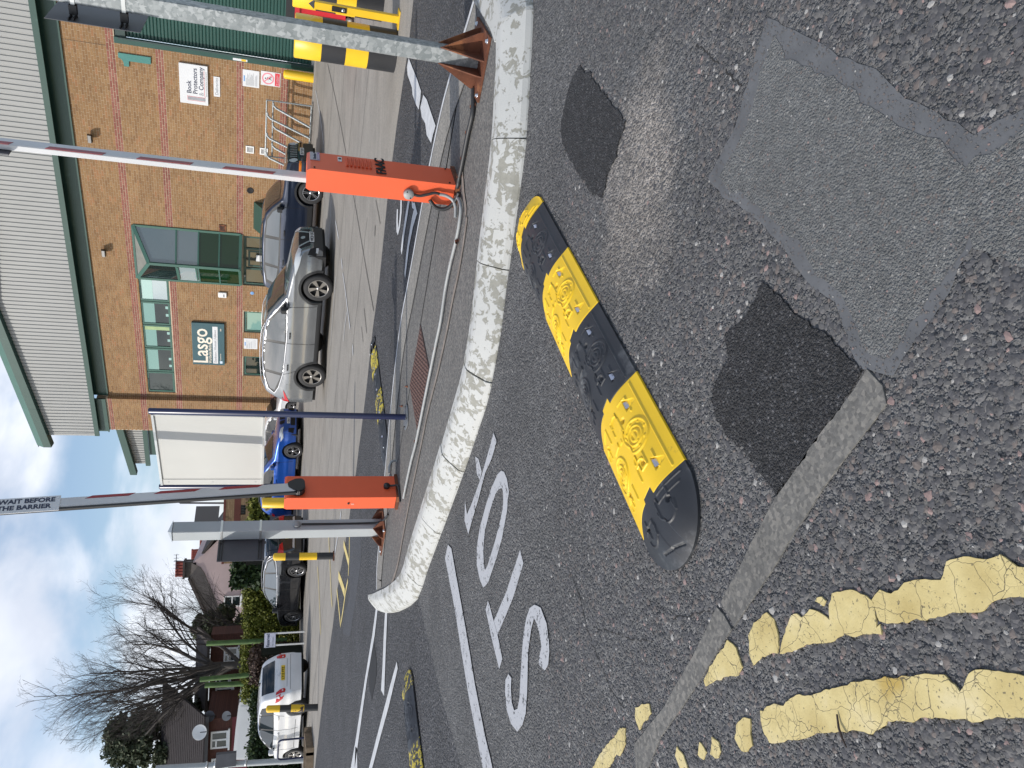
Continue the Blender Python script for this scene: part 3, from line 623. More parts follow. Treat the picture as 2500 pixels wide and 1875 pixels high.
# ================================================================ BARRIER CABINETS, ARMS, POSTS
def text_mesh(txt, size, T, mat, name='lettering', parent=None, align='LEFT', extrude=0.001, bold=0.0, xs=1.0):
    cu = bpy.data.curves.new('txt', 'FONT'); cu.body = txt; cu.size = size; cu.align_x = align; cu.extrude = extrude; cu.offset = bold; cu.resolution_u = 3
    tmp = bpy.data.objects.new('txt', cu); C.objects.link(tmp); bpy.context.view_layer.update()
    me = bpy.data.meshes.new_from_object(tmp.evaluated_get(bpy.context.evaluated_depsgraph_get())); bpy.data.objects.remove(tmp); bpy.data.curves.remove(cu)
    me.transform(T @ Matrix.Diagonal((xs, 1, 1, 1)))
    p = parent; loc = Vector((0,0,0))
    while p is not None: loc += p.location; p = p.parent
    me.transform(Matrix.Translation(-loc)); me.materials.clear(); me.materials.append(mat); me.name = name
    o = bpy.data.objects.new(name, me); C.objects.link(o); o.parent = parent; return o
def face_T(origin, right, up):                           # text plane: origin, reading direction, up
    r = Vector(right).normalized(); u = Vector(up).normalized(); n = r.cross(u)
    return Matrix(((r.x,u.x,n.x,origin[0]),(r.y,u.y,n.y,origin[1]),(r.z,u.z,n.z,origin[2]),(0,0,0,1)))
UP = (0, 0, 1); DSv = tuple(DS); DNv = tuple(DN); NDN = tuple(-DN)
def on_s(s, q, z): return face_T(W(s, q, z), DN, UP)      # reads along +q on a face looking along +s
def on_q(s, q, z): return face_T(W(s, q, z), DS, UP)      # reads along +s on a face looking towards the camera
ZI = .142
def cabinet(s0, s1, q0, q1, top, label):
    t = thing('barrier_cabinet', label, 'barrier cabinet', W((s0+s1)/2, (q0+q1)/2, ZI), 'orange barrier cabinets on the island')
    mb = MB(FT); z0 = ZI+.03; ch = .022                  # body with sloping shoulders at the top
    pr = [(s0, z0), (s1, z0), (s1, top-ch), (s1-.012, top), (s0+.012, top), (s0, top-ch)]
    mb.prism([(a, q0+.016, b) for a, b in pr], (0, q1-q0-.016, 0)); mb.build('body', m_orange, t)
    mb = MB(FT); pr = [(s0-.002, z0+.004), (s1+.003, z0+.004), (s1+.003, top-ch), (s1-.012, top+.003), (s0+.012, top+.003), (s0-.002, top-ch)]
    mb.prism([(a, q0, b) for a, b in pr], (0, .014, 0)); mb.build('front_cover', m_orange, t)
    MB(FT).box(s0-.015, s1+.015, q0-.01, q1+.015, ZI, ZI+.03).build('base_plate', m_rust, t)
    return t
cR = cabinet(-2.465, -2.31, 5.045, 5.325, 1.197, 'orange barrier cabinet with black logo and vent slots, nearer the galvanised post')
sF = -2.305
mb = MB(FT)
for k in range(7):
    z = .935-.0265*k; mb.prism([(sF, 5.15, z), (sF, 5.275, z), (sF+.010, 5.275, z-.004), (sF+.010, 5.15, z-.004)], (0, 0, -.005)); 
    mb.prism([(sF, 5.15, z-.005), (sF+.010, 5.15, z-.006), (sF+.001, 5.15, z-.018)], (0, .125, 0))
mb.build('vent_slats', m_orange, cR)
mb = MB(FT); mb.bbox(sF-.004, sF+.001, 5.215, 5.285, .958, .992, .008) if False else mb.box(sF-.004, sF+.002, 5.215, 5.28, .962, .990); lk = mb.build('lock_plate', m_whp, cR)
MB(FT).lathe((sF+.002, 5.248, .976), [(.010,0),(.010,.004),(0,.004)], 12, 'x').build('keyhole', m_black, lk)
for q, z in ((5.07, 1.15), (5.30, 1.15), (5.07, .215), (5.30, .215)): MB(FT).lathe((sF-.002, q, z), [(.006,0),(.006,.006),(0,.006)], 8, 'x').build('screw', m_blackm, cR)
st = MB(FT).box(sF-.004, sF+.0015, 5.19, 5.312, 1.112, 1.178).build('sticker', M('grey sticker', (.42,.42,.46), .4, var=.05), cR)
MB(FT).box(sF-.003, sF+.0022, 5.195, 5.308, 1.114, 1.128).build('purple_band', M('purple band', (.30,.16,.38), .5), st)
text_mesh('Durden', .027, on_s(sF+.003, 5.20, 1.138), m_ink, parent=st, bold=.0004)
text_mesh('01727 ENGINEERS', .010, on_s(sF+.003, 5.20, 1.117), m_whp, parent=st)
text_mesh('FAAC', .094, on_s(sF+.0012, 5.085, .665), m_blackm, 'logo', cR, bold=.003, xs=1.08)
cL = cabinet(-5.80, -5.645, 5.10, 5.385, 1.225, 'orange barrier cabinet beside the grey square post at the left end of the island')
MB(FT).lathe((-5.722, 5.098, .63), [(.011,0),(.011,-.006),(0,-.006)], 12, 'y').build('lock', m_black, cL)
MB(FT).box(-5.745, -5.725, 5.0975, 5.101, .575, .605).build('faded_sticker', M('faded sticker', (.70,.30,.22), .6), cL)
# arm boss (black cast cover)
mb = MB(FT)
prof = [(5.215,1.21),(5.250,1.195),(5.290,1.13),(5.295,1.075),(5.270,1.045),(5.17,1.04),(5.135,1.06),(5.118,1.10),(5.135,1.15),(5.175,1.20)]
mb.prism([(-5.645, a, b) for a, b in prof], (.075, 0, 0)); o = mb.build('arm_boss', m_black, cL)
bm = bmesh.new(); bm.from_mesh(o.data); bmesh.ops.bevel(bm, geom=[e for e in bm.edges], offset=.008, segments=2, affect='EDGES'); bm.to_mesh(o.data); bm.free(); smooth_by(o, 40)
mb = MB(FT); mb.tube([(-5.722, 5.10, .26), (-5.722, 5.085, .26)], .001, 6)
def arm(name, label, s0, s1, foot, head, half, stripes, edge=True):
    t = thing('boom_barrier', label, 'barrier arm', W((s0+s1)/2, *foot), 'raised red and white barrier arms')
    f = np.array(foot); h = np.array(head); d = (h-f)/np.linalg.norm(h-f); n = np.array([d[1], -d[0]])     # n: away from camera side
    if n[0] < 0: n = -n
    def pt(u, v, s): p = f+d*u+n*v; return (s, p[0], p[1])
    Ln = np.linalg.norm(h-f); mb = MB(FT); b = .006
    mb.prism([pt(0,-half,s0+b), pt(0,-half+b,s0), pt(0,half-b,s0), pt(0,half,s0+b), pt(0,half,s1-b), pt(0,half-b,s1), pt(0,-half+b,s1), pt(0,-half,s1-b)], tuple(Vector(pt(Ln,0,0))-Vector(pt(0,0,0))))
    mb.build('beam', m_armw, t)
    if edge: MB(FT).prism([pt(0,-half-.022,s0+.004), pt(0,-half-.001,s0+.004), pt(0,-half-.001,s1-.006), pt(0,-half-.022,s1-.006)], tuple(Vector(pt(Ln,0,0))-Vector(pt(0,0,0)))).build('rubber_edge', m_cblk, t)
    for (u0, u1, v0, v1, sk) in stripes:
        MB(FT).prism([pt(u0, v0, s1-.001), pt(u0+sk, v1, s1-.001), pt(u1+sk, v1, s1-.001), pt(u1, v0, s1-.001)], (.003, 0, 0)).build('red_stripe', m_armr, t)
    return t, pt
aL, ptL = arm('barrier_arm', 'raised barrier arm with lettered plate and black rubber edge, rising from the left cabinet', -5.612, -5.575, (5.185, 1.13), (4.935, 3.95), .052, [(.34+.54*k, .68+.54*k, .022, .0515, -.055) for k in range(3)])
# sign on the arm
mb = MB(FT); mb.prism([ptL(1.945, -.092, -5.576), ptL(1.945, .075, -5.576), ptL(2.62, .075, -5.576), ptL(2.62, -.092, -5.576)], (.005, 0, 0)); sg = mb.build('sign_plate', m_whp, aL)
A0 = Vector(W(*ptL(0, 0, 0)[::-1][::-1])); rd = (Vector(W(*ptL(1, 0, 0)))-A0).normalized(); upv = (Vector(W(*ptL(0, 1, 0)))-A0).normalized()
for txt, v in (('WAIT BEFORE', .012), ('THE BARRIER', -.058)):
    text_mesh(txt, .066, face_T(W(*ptL(2.40, v, -5.5705)), -rd, upv), m_ink, parent=sg, bold=.0026, xs=1.0)
for v in (.045, -.03):
    for u in (1.96, 2.60): MB(FT).box(*(lambda p: (p[0], p[0]+.002, p[1]-.004, p[1]+.004, p[2]-.004, p[2]+.004))(ptL(u, v, -5.571))).build('rivet', m_alu, sg)
aR, ptR = arm('barrier_arm', 'raised barrier arm with red stripes behind the cabinet that carries the black logo', -2.513, -2.472, (5.295, .95), (5.295, 3.95), .047, [(.47+.535*k, .80+.535*k, -.047, -.010, -.02) for k in range(5)], False)
MB(FT).box(-2.525, -2.515, 5.20, 5.38, 3.02, 3.6).build('notice_plate', m_plate, aR)
MB(FT).box(-2.515, -2.466, 5.24, 5.325, .98, 1.10).build('arm_bracket', m_black, aR)

# ---- junction boxes and conduits on the cabinets and along the island
def conduit(name, label, pts, r, mat, loc=None, cat='conduit'):
    P3 = [Vector(p) for p in pts]; q = []
    for i in range(len(P3)-1):
        a, b, c, d = P3[max(i-1,0)], P3[i], P3[i+1], P3[min(i+2,len(P3)-1)]
        for j in range(5):
            t = j/5; q.append(0.5*((2*b)+(-a+c)*t+(2*a-5*b+4*c-d)*t*t+(-a+3*b-3*c+d)*t**3))
    q.append(P3[-1]); mb = MB(); mb.tube(q, r, 10); return mb.build(name, mat, origin=tuple(P3[0]), label=label, cat=cat)
gi = lambda x, y, z=ZI+.018: G(x, y, z)+(z,)
pipe = conduit('conduit_pipe', 'long grey conduit pipe clipped along the island between the two orange cabinets', [gi(1070,462,.19), gi(1085,468,.175), gi(1101,473), gi(1118,484), gi(1125,507), gi(1121,547), gi(1113,589), gi(1099,646), gi(1087,707), gi(1076,782), gi(1062,850), gi(1040,959), gi(1016,1078), gi(1004,1125), gi(990,1190), gi(985,1216)], .0115, m_cond)
bp = conduit('black_conduit', 'black corrugated conduit running from the right cabinet to the rusty post base', [gi(1108,476,.16), gi(1117,455), gi(1121,434), gi(1130,390), gi(1142.7,325), gi(1153.6,275), gi(1156,217)], .0165, m_cblk)
rk2 = random.Random(5)
def clip(px, par, r):
    g = gi(*px); g2 = gi(px[0]+1, px[1]+(12 if px[1] > 300 else 12)); d = (Vector(g2)-Vector(g)).normalized(); nn = Vector((-d.y, d.x, 0)); mb = MB()
    arc = [Vector(g)+nn*(r*math.cos(a))*1.15+Vector((0,0,r*math.sin(a)*1.15)) for a in [i*math.pi/6 for i in range(7)]]
    arc = [arc[0]+nn*.018-Vector((0,0,.010)), arc[0]-Vector((0,0,.010))]+arc+[arc[-1]-Vector((0,0,.010)), arc[-1]-nn*.018-Vector((0,0,.010))]
    h = d*.011
    for i in range(len(arc)-1):
        a, b = arc[i], arc[i+1]; mb.poly([a-h, a+h, b+h, b-h])
    mb.build('pipe_clip', m_rust, par)
for px in ((1117,590),(1063,852),(1016,1078),(990,1198)): clip((px[0]-2, px[1]), pipe, .0115)
for px in ((1122,434),(1131,388),(1143,325),(1155,262)): clip((px[0]-1, px[1]), bp, .0165)
def jbox(name, label, c, ax, r, mat):
    mb = MB(FT); sgn = -1 if ax == 'y' else 1
    mb.lathe(c, [(0,-.0),(r,0),(r*1.04,sgn*.03),(r*.96,sgn*.036),(0,sgn*.036)], 20, ax); return mb.build(name, mat, origin=W(*c), label=label, cat='junction box')
jR = jbox('junction_box', 'round grey junction box on the lit side of the right orange cabinet', (-2.405, 5.045, .50), 'y', .036, m_cond)
for a in (0.6, 3.7): MB(FT).lathe((-2.405+.026*math.cos(a), 5.009, .50+.026*math.sin(a)), [(.005,0),(.005,-.002),(0,-.002)], 8, 'y').build('screw', m_blackm, jR)
wv = lambda s, q, z: W(s, q, z)
c1 = conduit('flexible_conduit', 'black flexible conduit curling out of the round box on the right cabinet', [wv(-2.405,5.025,.462), wv(-2.407,5.022,.42), wv(-2.39,5.02,.37), wv(-2.372,5.02,.32), wv(-2.375,5.018,.285)], .0105, m_cblk)
c2 = conduit('flexible_conduit', 'ribbed black hose looping against the foot of the right cabinet', [wv(-2.43,5.02,.345), wv(-2.475,5.01,.30), wv(-2.48,5.0,.24), wv(-2.44,4.995,.19), wv(-2.38,4.99,.165), wv(-2.33,4.98,.158)], .0145, m_cblk)
c3 = conduit('conduit_elbow', 'grey conduit elbow from the flexible black hose down to the island by the right cabinet', [wv(-2.378,5.018,.285), wv(-2.38,5.015,.24), wv(-2.40,5.0,.19), wv(-2.44,4.97,.165), wv(*[-2.50,4.93,.161])], .0115, m_cond)
jL = jbox('junction_box', 'round black junction box low on the shaded side of the left orange cabinet', (-5.645, 5.235, .26), 'x', .030, m_black)
conduit('flexible_conduit', 'black flexible conduit dropping from the box on the left cabinet into the joint', [wv(-5.625,5.235,.235), wv(-5.62,5.235,.19), wv(-5.60,5.22,.165), wv(-5.58,5.17,.155), wv(-5.60,5.08,.150), wv(-5.62,5.02,.148)], .0105, m_cblk)
conduit('conduit_stub', 'short grey conduit stub standing behind the left orange cabinet', [wv(-5.56,5.52,.142), wv(-5.56,5.51,.19), wv(-5.585,5.47,.215), wv(-5.62,5.41,.22)], .013, m_cond)
jP = jbox('junction_box', 'round pale grey junction box with cable on the grey square post', (-6.712, 5.67, 1.07), 'x', .040, m_cond)
conduit('post_cable', 'black cable running down the grey square post from its round box', [wv(-6.69,5.67,1.02), wv(-6.692,5.67,.90), wv(-6.698,5.672,.6), wv(-6.692,5.67,.3), wv(-6.67,5.66,.2), wv(-6.60,5.62,.165), wv(-6.50,5.56,.152), wv(-6.3,5.45,.150)], .011, m_cblk)

# ---- steel sign posts with gusseted bases
def gusset_post(label, s0, s1, q0, q1, top, mat, pl, gh, gmat):
    t = thing('sign_post', label, 'post', W((s0+s1)/2, (q0+q1)/2, ZI))
    MB(FT).box(pl[0], pl[1], pl[2], pl[3], ZI, ZI+.014).build('base_plate', gmat, t)
    mb = MB(FT); mb.bbox(s0, s1, q0, q1, ZI+.014, top, .006); mb.build('shaft', mat, t)
    z0 = ZI+.014; sm_, qm = (s0+s1)/2, (q0+q1)/2; th = .004
    for (a, b, o) in (('q', q0, 0), ('q', q1, 0), ('s', s0, 0), ('s', s1, 0)):
        if a == 'q':
            for sx, ex in ((s0, pl[0]), (s1, pl[1])):
                MB(FT).prism([(sx, b-th, z0), (ex+(.02 if ex < sx else -.02), b-th, z0), (ex+(.03 if ex < sx else -.03), b-th, z0+.03), (sx, b-th, z0+gh)], (0, th*2, 0)).build('gusset', gmat, t)
        else:
            for qx, ex in ((q0, pl[2]), (q1, pl[3])):
                MB(FT).prism([(b-th, qx, z0), (b-th, ex+(.02 if ex < qx else -.02), z0), (b-th, ex+(.03 if ex < qx else -.03), z0+.03), (b-th, qx, z0+gh)], (th*2, 0, 0)).build('gusset', gmat, t)
    for ss in (pl[0]+.035, pl[1]-.035):
        for qq in (pl[2]+.035, pl[3]-.035):
            MB(FT).lathe((ss, qq, z0), [(.016,0),(.016,.003),(.011,.004),(.011,.014),(0,.014)], 8).build('anchor_bolt', m_bolt, t)
    return t
pR = gusset_post('galvanised square post with a rusty gusseted base, largest post at the right of the island', -1.52, -1.42, 5.13, 5.235, 3.7, m_galv, (-1.675, -1.265, 4.955, 5.405), .26, m_rust)
pL = gusset_post('grey painted square post with pyramid cap beside the left orange cabinet', -6.845, -6.705, 5.60, 5.745, 2.31, m_post, (-6.98, -6.56, 5.44, 5.90), .10, m_rust)
MB(FT).add([(-6.855,5.59,2.31),(-6.695,5.59,2.31),(-6.695,5.755,2.31),(-6.855,5.755,2.31),(-6.775,5.67,2.36)], [(0,1,4),(1,2,4),(2,3,4),(3,0,4),(0,3,2,1)]).build('cap', m_post, pL)
MB(FT).box(-6.85, -6.70, 5.595, 5.75, .156, .30).build('rust_band', m_rust, pL) if False else None
def plate_on(label, s, q0, q1, z0, z1, sp, qs, bands, post_rect, mat=m_plate):
    t = thing('sign_plate', label, 'sign', W(s, (q0+q1)/2, (z0+z1)/2)); MB(FT).box(s-.003, s, q0, q1, z0, z1).build('plate', mat, t)
    a0, a1, b0, b1 = post_rect
    for z in bands:
        mb = MB(FT); e = .003
        for (x0, x1, y0, y1) in ((a0-e, a1+e, b0-e, b0), (a0-e, a1+e, b1, b1+e), (a0-e, a0, b0, b1), (a1, a1+e, b0, b1)): mb.box(x0, x1, y0, y1, z-.011, z+.011)
        mb.build('strap', m_alu, t)
        qe = max(b0-.004, q0+.12); mb = MB(FT); mb.box(s, s+.016, q0+.02, qe, z-.016, z-.010); mb.box(s, s+.016, q0+.02, qe, z+.010, z+.016); mb.box(s+.012, a0-.004, qe-.035, qe, z-.02, z+.02); mb.build('channel', m_black, t)
    return t
plate_on('dark back of a sign plate strapped high on the galvanised post', -1.588, 5.03, 5.37, 2.17, 2.66, 0, 0, (2.53, 2.265), (-1.52, -1.42, 5.13, 5.235))
plate_on('dark back of a sign plate strapped to the grey square post', -6.86, 5.33, 5.70, 1.39, 1.86, 0, 0, (1.83, 1.44), (-6.845, -6.705, 5.60, 5.745))
MB(FT).box(-6.83, -6.824, 5.75, 6.06, 1.88, 2.12).build('sign_plate', M('brown grey plate', (.15,.14,.13), .6), origin=W(-6.83, 5.9, 2.0), label='small curved grey brown plate on the far side of the grey square post', cat='sign')

# ---- the blank board on two navy posts
bd = thing('notice_board', 'large blank off-white board back between two navy blue posts behind the left cabinet', 'board', W(-5.45, 5.52, ZI))
def npost(s, q, z1):
    mb = MB(FT); pr = [(.032*math.cos(a), .022*math.sin(a)) for a in [2*math.pi*i/20 for i in range(20)]]
    mb.add([(s+a, q+b, ZI) for a, b in pr]+[(s+a, q+b, z1) for a, b in pr]+[(s+a*.7, q+b*.7, z1+.008) for a, b in pr], [(i,(i+1)%20,20+(i+1)%20,20+i) for i in range(20)]+[(20+i,20+(i+1)%20,40+(i+1)%20,40+i) for i in range(20)], True)
    mb.add([(s+a*.7, q+b*.7, z1+.008) for a, b in pr], [tuple(range(20))])
    p = mb.build('post', m_navy, bd)
    MB(FT).lathe((s, q, ZI), [(0,.0),(.125,0),(.125,.007),(.118,.010),(0,.010)], 28).build('foot_plate', M('foot plate grey', (.14,.15,.16), .5, .4), p)
    for k in range(4):
        a = .6+k*math.pi/2; MB(FT).lathe((s+.095*math.cos(a), q+.095*math.sin(a), ZI+.010), [(.009,0),(.009,.008),(0,.008)], 6).build('bolt', m_black, p)
npost(-4.89, 5.44, 2.385); npost(-6.04, 5.62, 2.385)
a = Vector(W(-4.925, 5.445, 0)); b = Vector(W(-6.00, 5.615, 0)); d = (b-a).normalized(); nn = Vector((-d.y, d.x, 0)); nn = nn if nn.y < 0 else -nn
def bprism(a, b, z0, z1, t0, t1, name, mat, par): return MB().prism([a+nn*t0+Vector((0,0,z0)), b+nn*t0+Vector((0,0,z0)), b+nn*t1+Vector((0,0,z0)), a+nn*t1+Vector((0,0,z0))], (0,0,z1-z0)).build(name, mat, par)
bprism(a, b, 1.445, 2.355, -.012, .0, 'panel', m_panel, bd)
bprism(a, b, 2.355, 2.375, -.018, .014, 'frame_rail', m_alu, bd); bprism(a, b, 1.425, 1.445, -.018, .014, 'frame_rail', m_alu, bd)
bprism(a, a+d*.012, 1.445, 2.355, -.014, .010, 'frame_stile', m_alu, bd); bprism(b-d*.09, b, 1.445, 2.355, -.012, .006, 'frame_stile', m_panel, bd)
for z in (1.5, 1.9, 2.3): MB().lathe(tuple(b-d*.045+nn*.007+Vector((0,0,z))), [(.006,0),(.006,.003),(0,.003)], 8, 'x').build('screw', m_bolt, bd)
for kb_, (s, q) in enumerate(((-4.66, 5.62), (-4.98, 5.70), (-5.02, 5.60))): MB(FT).lathe((s, q, ZI), [(.011,0),(.011,.012),(.005,.014),(.005,.03),(0,.03)], 8).build('old_bolt', m_rust, origin=W(s, q, ZI), label=('short rusty anchor bolt nearest the inspection cover', 'short rusty anchor bolt left of the navy post foot at the back', 'short rusty anchor bolt just behind the left side of the navy post foot')[kb_], cat='bolt', group='old anchor bolts')
# ================================================================ RUBBER SPEED BUMPS
BW = 0.43
def bprof(v):
    v = np.clip(v, 0, BW); a = np.minimum(v, BW-v)
    t = np.clip(a/0.18, 0, 1); return 0.009+0.053*np.sin(np.pi/2*t)**1.1
def bnd(v):                                              # interlocking edge between modules
    x = v/BW; return np.where((x > .40) & (x < .56), .034, 0)+np.where(x >= .56, .016, 0)+0.012*np.sin(np.pi*np.clip(x, 0, 1))
def seg(u, v, a, b, w):                                  # distance mask to a segment
    a = np.array(a); b = np.array(b); d = b-a; t = np.clip(((u-a[0])*d[0]+(v-a[1])*d[1])/(d@d), 0, 1)
    r = np.hypot(u-a[0]-t*d[0], v-a[1]-t*d[1]); return np.clip(1-(r-w)/.0025, 0, 1)
def ring(u, v, c, r, w, sx=1.0): return np.clip(1-(np.abs(np.hypot((u-c[0])*sx, v-c[1])-r)-w)/.0025, 0, 1)
def disc(u, v, c, r): return np.clip(1-(np.hypot(u-c[0], v-c[1])-r)/.003, 0, 1)
def rect(u, v, a, b, c, d): return np.clip(np.minimum.reduce([(u-a), (b-u), (v-c), (d-v)])/.003, 0, 1)
def emboss(u, v):                                        # raised pattern of a module, u 0..0.5, v 0..0.43
    e = np.zeros_like(u)
    for c in ((.255, .125), (.215, .315)):
        e = np.maximum(e, ring(u, v, c, .068, .0035)); e = np.maximum(e, ring(u, v, c, .040, .003))
        e = np.maximum(e, ring(u, v, c, .022, .004)); e = np.maximum(e, rect(u, v, c[0]-.034, c[0]+.034, c[1]-.009, c[1]+.009)*.9)
        e = e-0.7*rect(u, v, c[0]-.003, c[0]+.003, c[1]-.02, c[1]+.02)*0
        for k in range(8):
            a = k*math.pi/4; p = (c[0]+.055*math.cos(a), c[1]+.055*math.sin(a)); e = np.maximum(e, np.clip(1-(np.abs(u-p[0])+np.abs(v-p[1]))/.012, 0, 1))
    for pth in ([(.33,.17),(.40,.17),(.40,.235),(.33,.235)], [(.05,.20),(.11,.20),(.11,.13),(.17,.13)], [(.05,.27),(.12,.27)], [(.36,.28),(.44,.28),(.44,.35)],
                [(.07,.33),(.13,.33),(.13,.38)], [(.33,.33),(.40,.33),(.40,.385)], [(.30,.24),(.30,.29)], [(.02,.045),(.48,.045)], [(.36,.09),(.44,.09),(.44,.14)], [(.06,.09),(.14,.09)]):
        for a, b in zip(pth[:-1], pth[1:]): e = np.maximum(e, seg(u, v, a, b, .0018))
    for c, r in (((.13, .165), .030), ((.37, .20), .030), ((.09, .345), .028), ((.37, .355), .028)): e = np.maximum(e, ring(u, v, c, r, .0018)*(u > c[0]-.005))
    e = np.maximum(e, rect(u, v, .268, .292, .205, .229)*.7)
    h = e*0.0052
    for (a, b) in ((.075, .055), (.395, .055)):          # reflector pockets
        w = np.clip((v-b)/.055, 0, 1); m = (np.abs(u-a-.012*w) < .004+.026*w) & (v > b) & (v < b+.055); h = np.where(m, -0.013*w, h)
    for c in BH: h = np.where(np.hypot((u-c[0]), v-c[1]) < .0135, -0.022, h)
    return h
BH = [(.135, .150), (.365, .150), (.13, .325), (.385, .335)]
def bump_T(o, ang): ca, sa = math.cos(ang), math.sin(ang); return Matrix(((ca,-sa,0,o[0]),(sa,ca,0,o[1]),(0,0,1,o[2]),(0,0,0,1)))
def skirt(mb, ring_pts, n0):
    o = len(mb.v)
def module(t, T, u0, mat, nu=210, nv=180, deco=True, k=1.0):
    U, V = np.meshgrid(np.linspace(0, .5, nu+1), np.linspace(0, BW, nv+1), indexing='ij')
    H = bprof(V)*k+(emboss(U, V) if deco else 0)
    H -= .004*np.clip(1-np.minimum(U, .5-U)/.004, 0, 1)
    X = U+u0+bnd(V)*(1.0); vs = np.stack([X, V, H], -1).reshape(-1, 3).tolist(); w = nv+1
    fs = [(i*w+j, (i+1)*w+j, (i+1)*w+j+1, i*w+j+1) for i in range(nu) for j in range(nv)]
    mb = MB(T); mb.add(vs, fs, True)
    for idx in ([i*w for i in range(nu+1)][::-1], [i*w+nv for i in range(nu+1)], list(range(w)), [nu*w+j for j in range(w)][::-1]):
        top = [vs[i] for i in idx]; bot = [(p[0], p[1], .0) for p in top]; m = len(top)
        mb.add(top+bot, [(i, i+1, m+i+1, m+i) for i in range(m-1)])
    o = mb.build('rubber_module', mat, t)
    if deco:
        for c in BH:
            h = float(bprof(np.array(c[1]))*k)-.018; MB(T).lathe((u0+c[0]+float(bnd(np.array(c[1]))), c[1], h), [(.009,0),(.009,.007),(.006,.009),(0,.009)], 6).build('bolt', m_bolt, o)
        for a in (.075, .395):
            z = float(bprof(np.array(.10)))-.010; mb = MB(T); x = u0+a+.012+float(bnd(np.array(.1))); mb.add([(x-.018,.098,z),(x+.018,.098,z),(x+.018,.108,z+.014),(x-.018,.108,z+.014)], [(0,1,2,3)]); mb.build('reflector', m_glint, o)
    return o
def cap(t, T, u0, sgn, mat, nu=90, nv=150, deco=True, k=1.0, R=.235):
    vs = []
    for i in range(nu+1):
        for j in range(nv+1):
            v = BW*j/nv; x = (v-BW/2)/(BW/2); ext = R*math.sqrt(max(0, 1-x*x*.94)) if abs(x) < 1 else R*math.sqrt(.06)
            tt = i/nu; ax = ext*tt; u = u0+float(bnd(np.array(v)))*(1-tt)+sgn*ax
            edge = (1-tt)*ext; hh = float(bprof(np.array(v)))*k; g = min(1, edge/.13); h = .010+(hh-.010)*(1-(1-g)**2)
            if deco:
                a = ax; e = 0
                for pth in ([(.05,.05),(.05,.19)], [(.05,.19),(.11,.19)], [(.02,.11),(.12,.11)], [(.06,.25),(.06,.34)], [(.06,.25),(.12,.25)], [(.03,.30),(.10,.30)], [(.02,.03),(.02,.16)]):
                    p, q = pth; dx, dy = q[0]-p[0], q[1]-p[1]; tq = max(0, min(1, ((a-p[0])*dx+(v-p[1])*dy)/(dx*dx+dy*dy))); r = math.hypot(a-p[0]-tq*dx, v-p[1]-tq*dy); e = max(e, min(1, max(0, 1-(r-.0018)/.0025)))
                for c in ((.085,.15,.05),(.085,.29,.045)): r = abs(math.hypot(a-c[0], v-c[1])-c[2]); e = max(e, min(1, max(0, 1-(r-.0018)/.0025))*(a > c[0]))
                h += e*.005
                if .185 < v < .30 and abs(a-(.205-.4*(v-.2))) < .004: h -= .007
                for c in ((.07,.12),(.065,.30)):
                    if math.hypot(a-c[0], v-c[1]) < .0125: h -= .022
            vs.append((u, v, h))
    w = nv+1; fs = [(i*w+j, (i+1)*w+j, (i+1)*w+j+1, i*w+j+1) for i in range(nu) for j in range(nv)]
    if sgn < 0: fs = [tuple(reversed(f)) for f in fs]
    mb = MB(T); mb.add(vs, fs, True); idx = [i*w for i in range(nu+1)]+[nu*w+j for j in range(w)]+[i*w+nv for i in range(nu, -1, -1)]
    top = [vs[i] for i in idx]; bot = [(p[0], p[1], 0) for p in top]; m = len(top); mb.add(top+bot, [(i, m+i, m+i+1, i+1) for i in range(m-1)])
    o = mb.build('end_cap', mat, t)
    if deco:
        for c in ((.07,.12),(.065,.30)): MB(T).lathe((u0+sgn*c[0]-.01, c[1], .036), [(.009,0),(.009,.007),(.006,.009),(0,.009)], 6).build('bolt', m_bolt, o)
    return o
O1 = np.array([-.236, 2.320]); U1 = math.atan2(.793, .609)
b1 = thing('speed_bump', 'black and yellow rubber speed bump in the foreground, with studded patterned modules', 'speed bump', (O1[0], O1[1], .010), 'rubber speed bumps')
T1 = bump_T((O1[0], O1[1], .010), U1)
cap(b1, T1, 0, -1, m_rub)
for k, m in enumerate((m_ruby, m_rub, m_ruby, m_rub)): module(b1, T1, .5*k, m)
cap(b1, T1, 2.0, 1, m_ruby, R=.24)
a2 = math.atan2(-DN[1], -DN[0]); o2 = W(-7.13, 3.74, .012)
b2 = thing('speed_bump', 'worn speed bump with a yellow tip across the left lane, cut by the photo edge', 'speed bump', o2, 'rubber speed bumps'); T2 = bump_T(o2, a2)
cap(b2, T2, 0, -1, m_rubyw, 24, 40, k=1.0, R=.22); module(b2, T2, 0, m_rub, 70, 60); module(b2, T2, .5, m_rubyw, 70, 60); module(b2, T2, 1.0, m_rub, 50, 40)
o3 = W(-6.95, 6.98, .012); a3 = math.atan2(DN[1], DN[0])
b3 = thing('speed_bump', 'distant worn speed bump with faded yellow edges in the lane behind the island', 'speed bump', W(-6.5, 6.98, .012), 'rubber speed bumps'); T3 = bump_T(W(-6.5, 6.98, .012), a3)
for k, m in enumerate((m_rub, m_rubyw, m_rub, m_rubyw)): module(b3, T3, -.1+.45*k, m, 60, 50, k=.7)
cap(b3, T3, -.1, -1, m_rub, 20, 30, k=.7); cap(b3, T3, 1.85, 1, m_rub, 20, 30, k=.7)
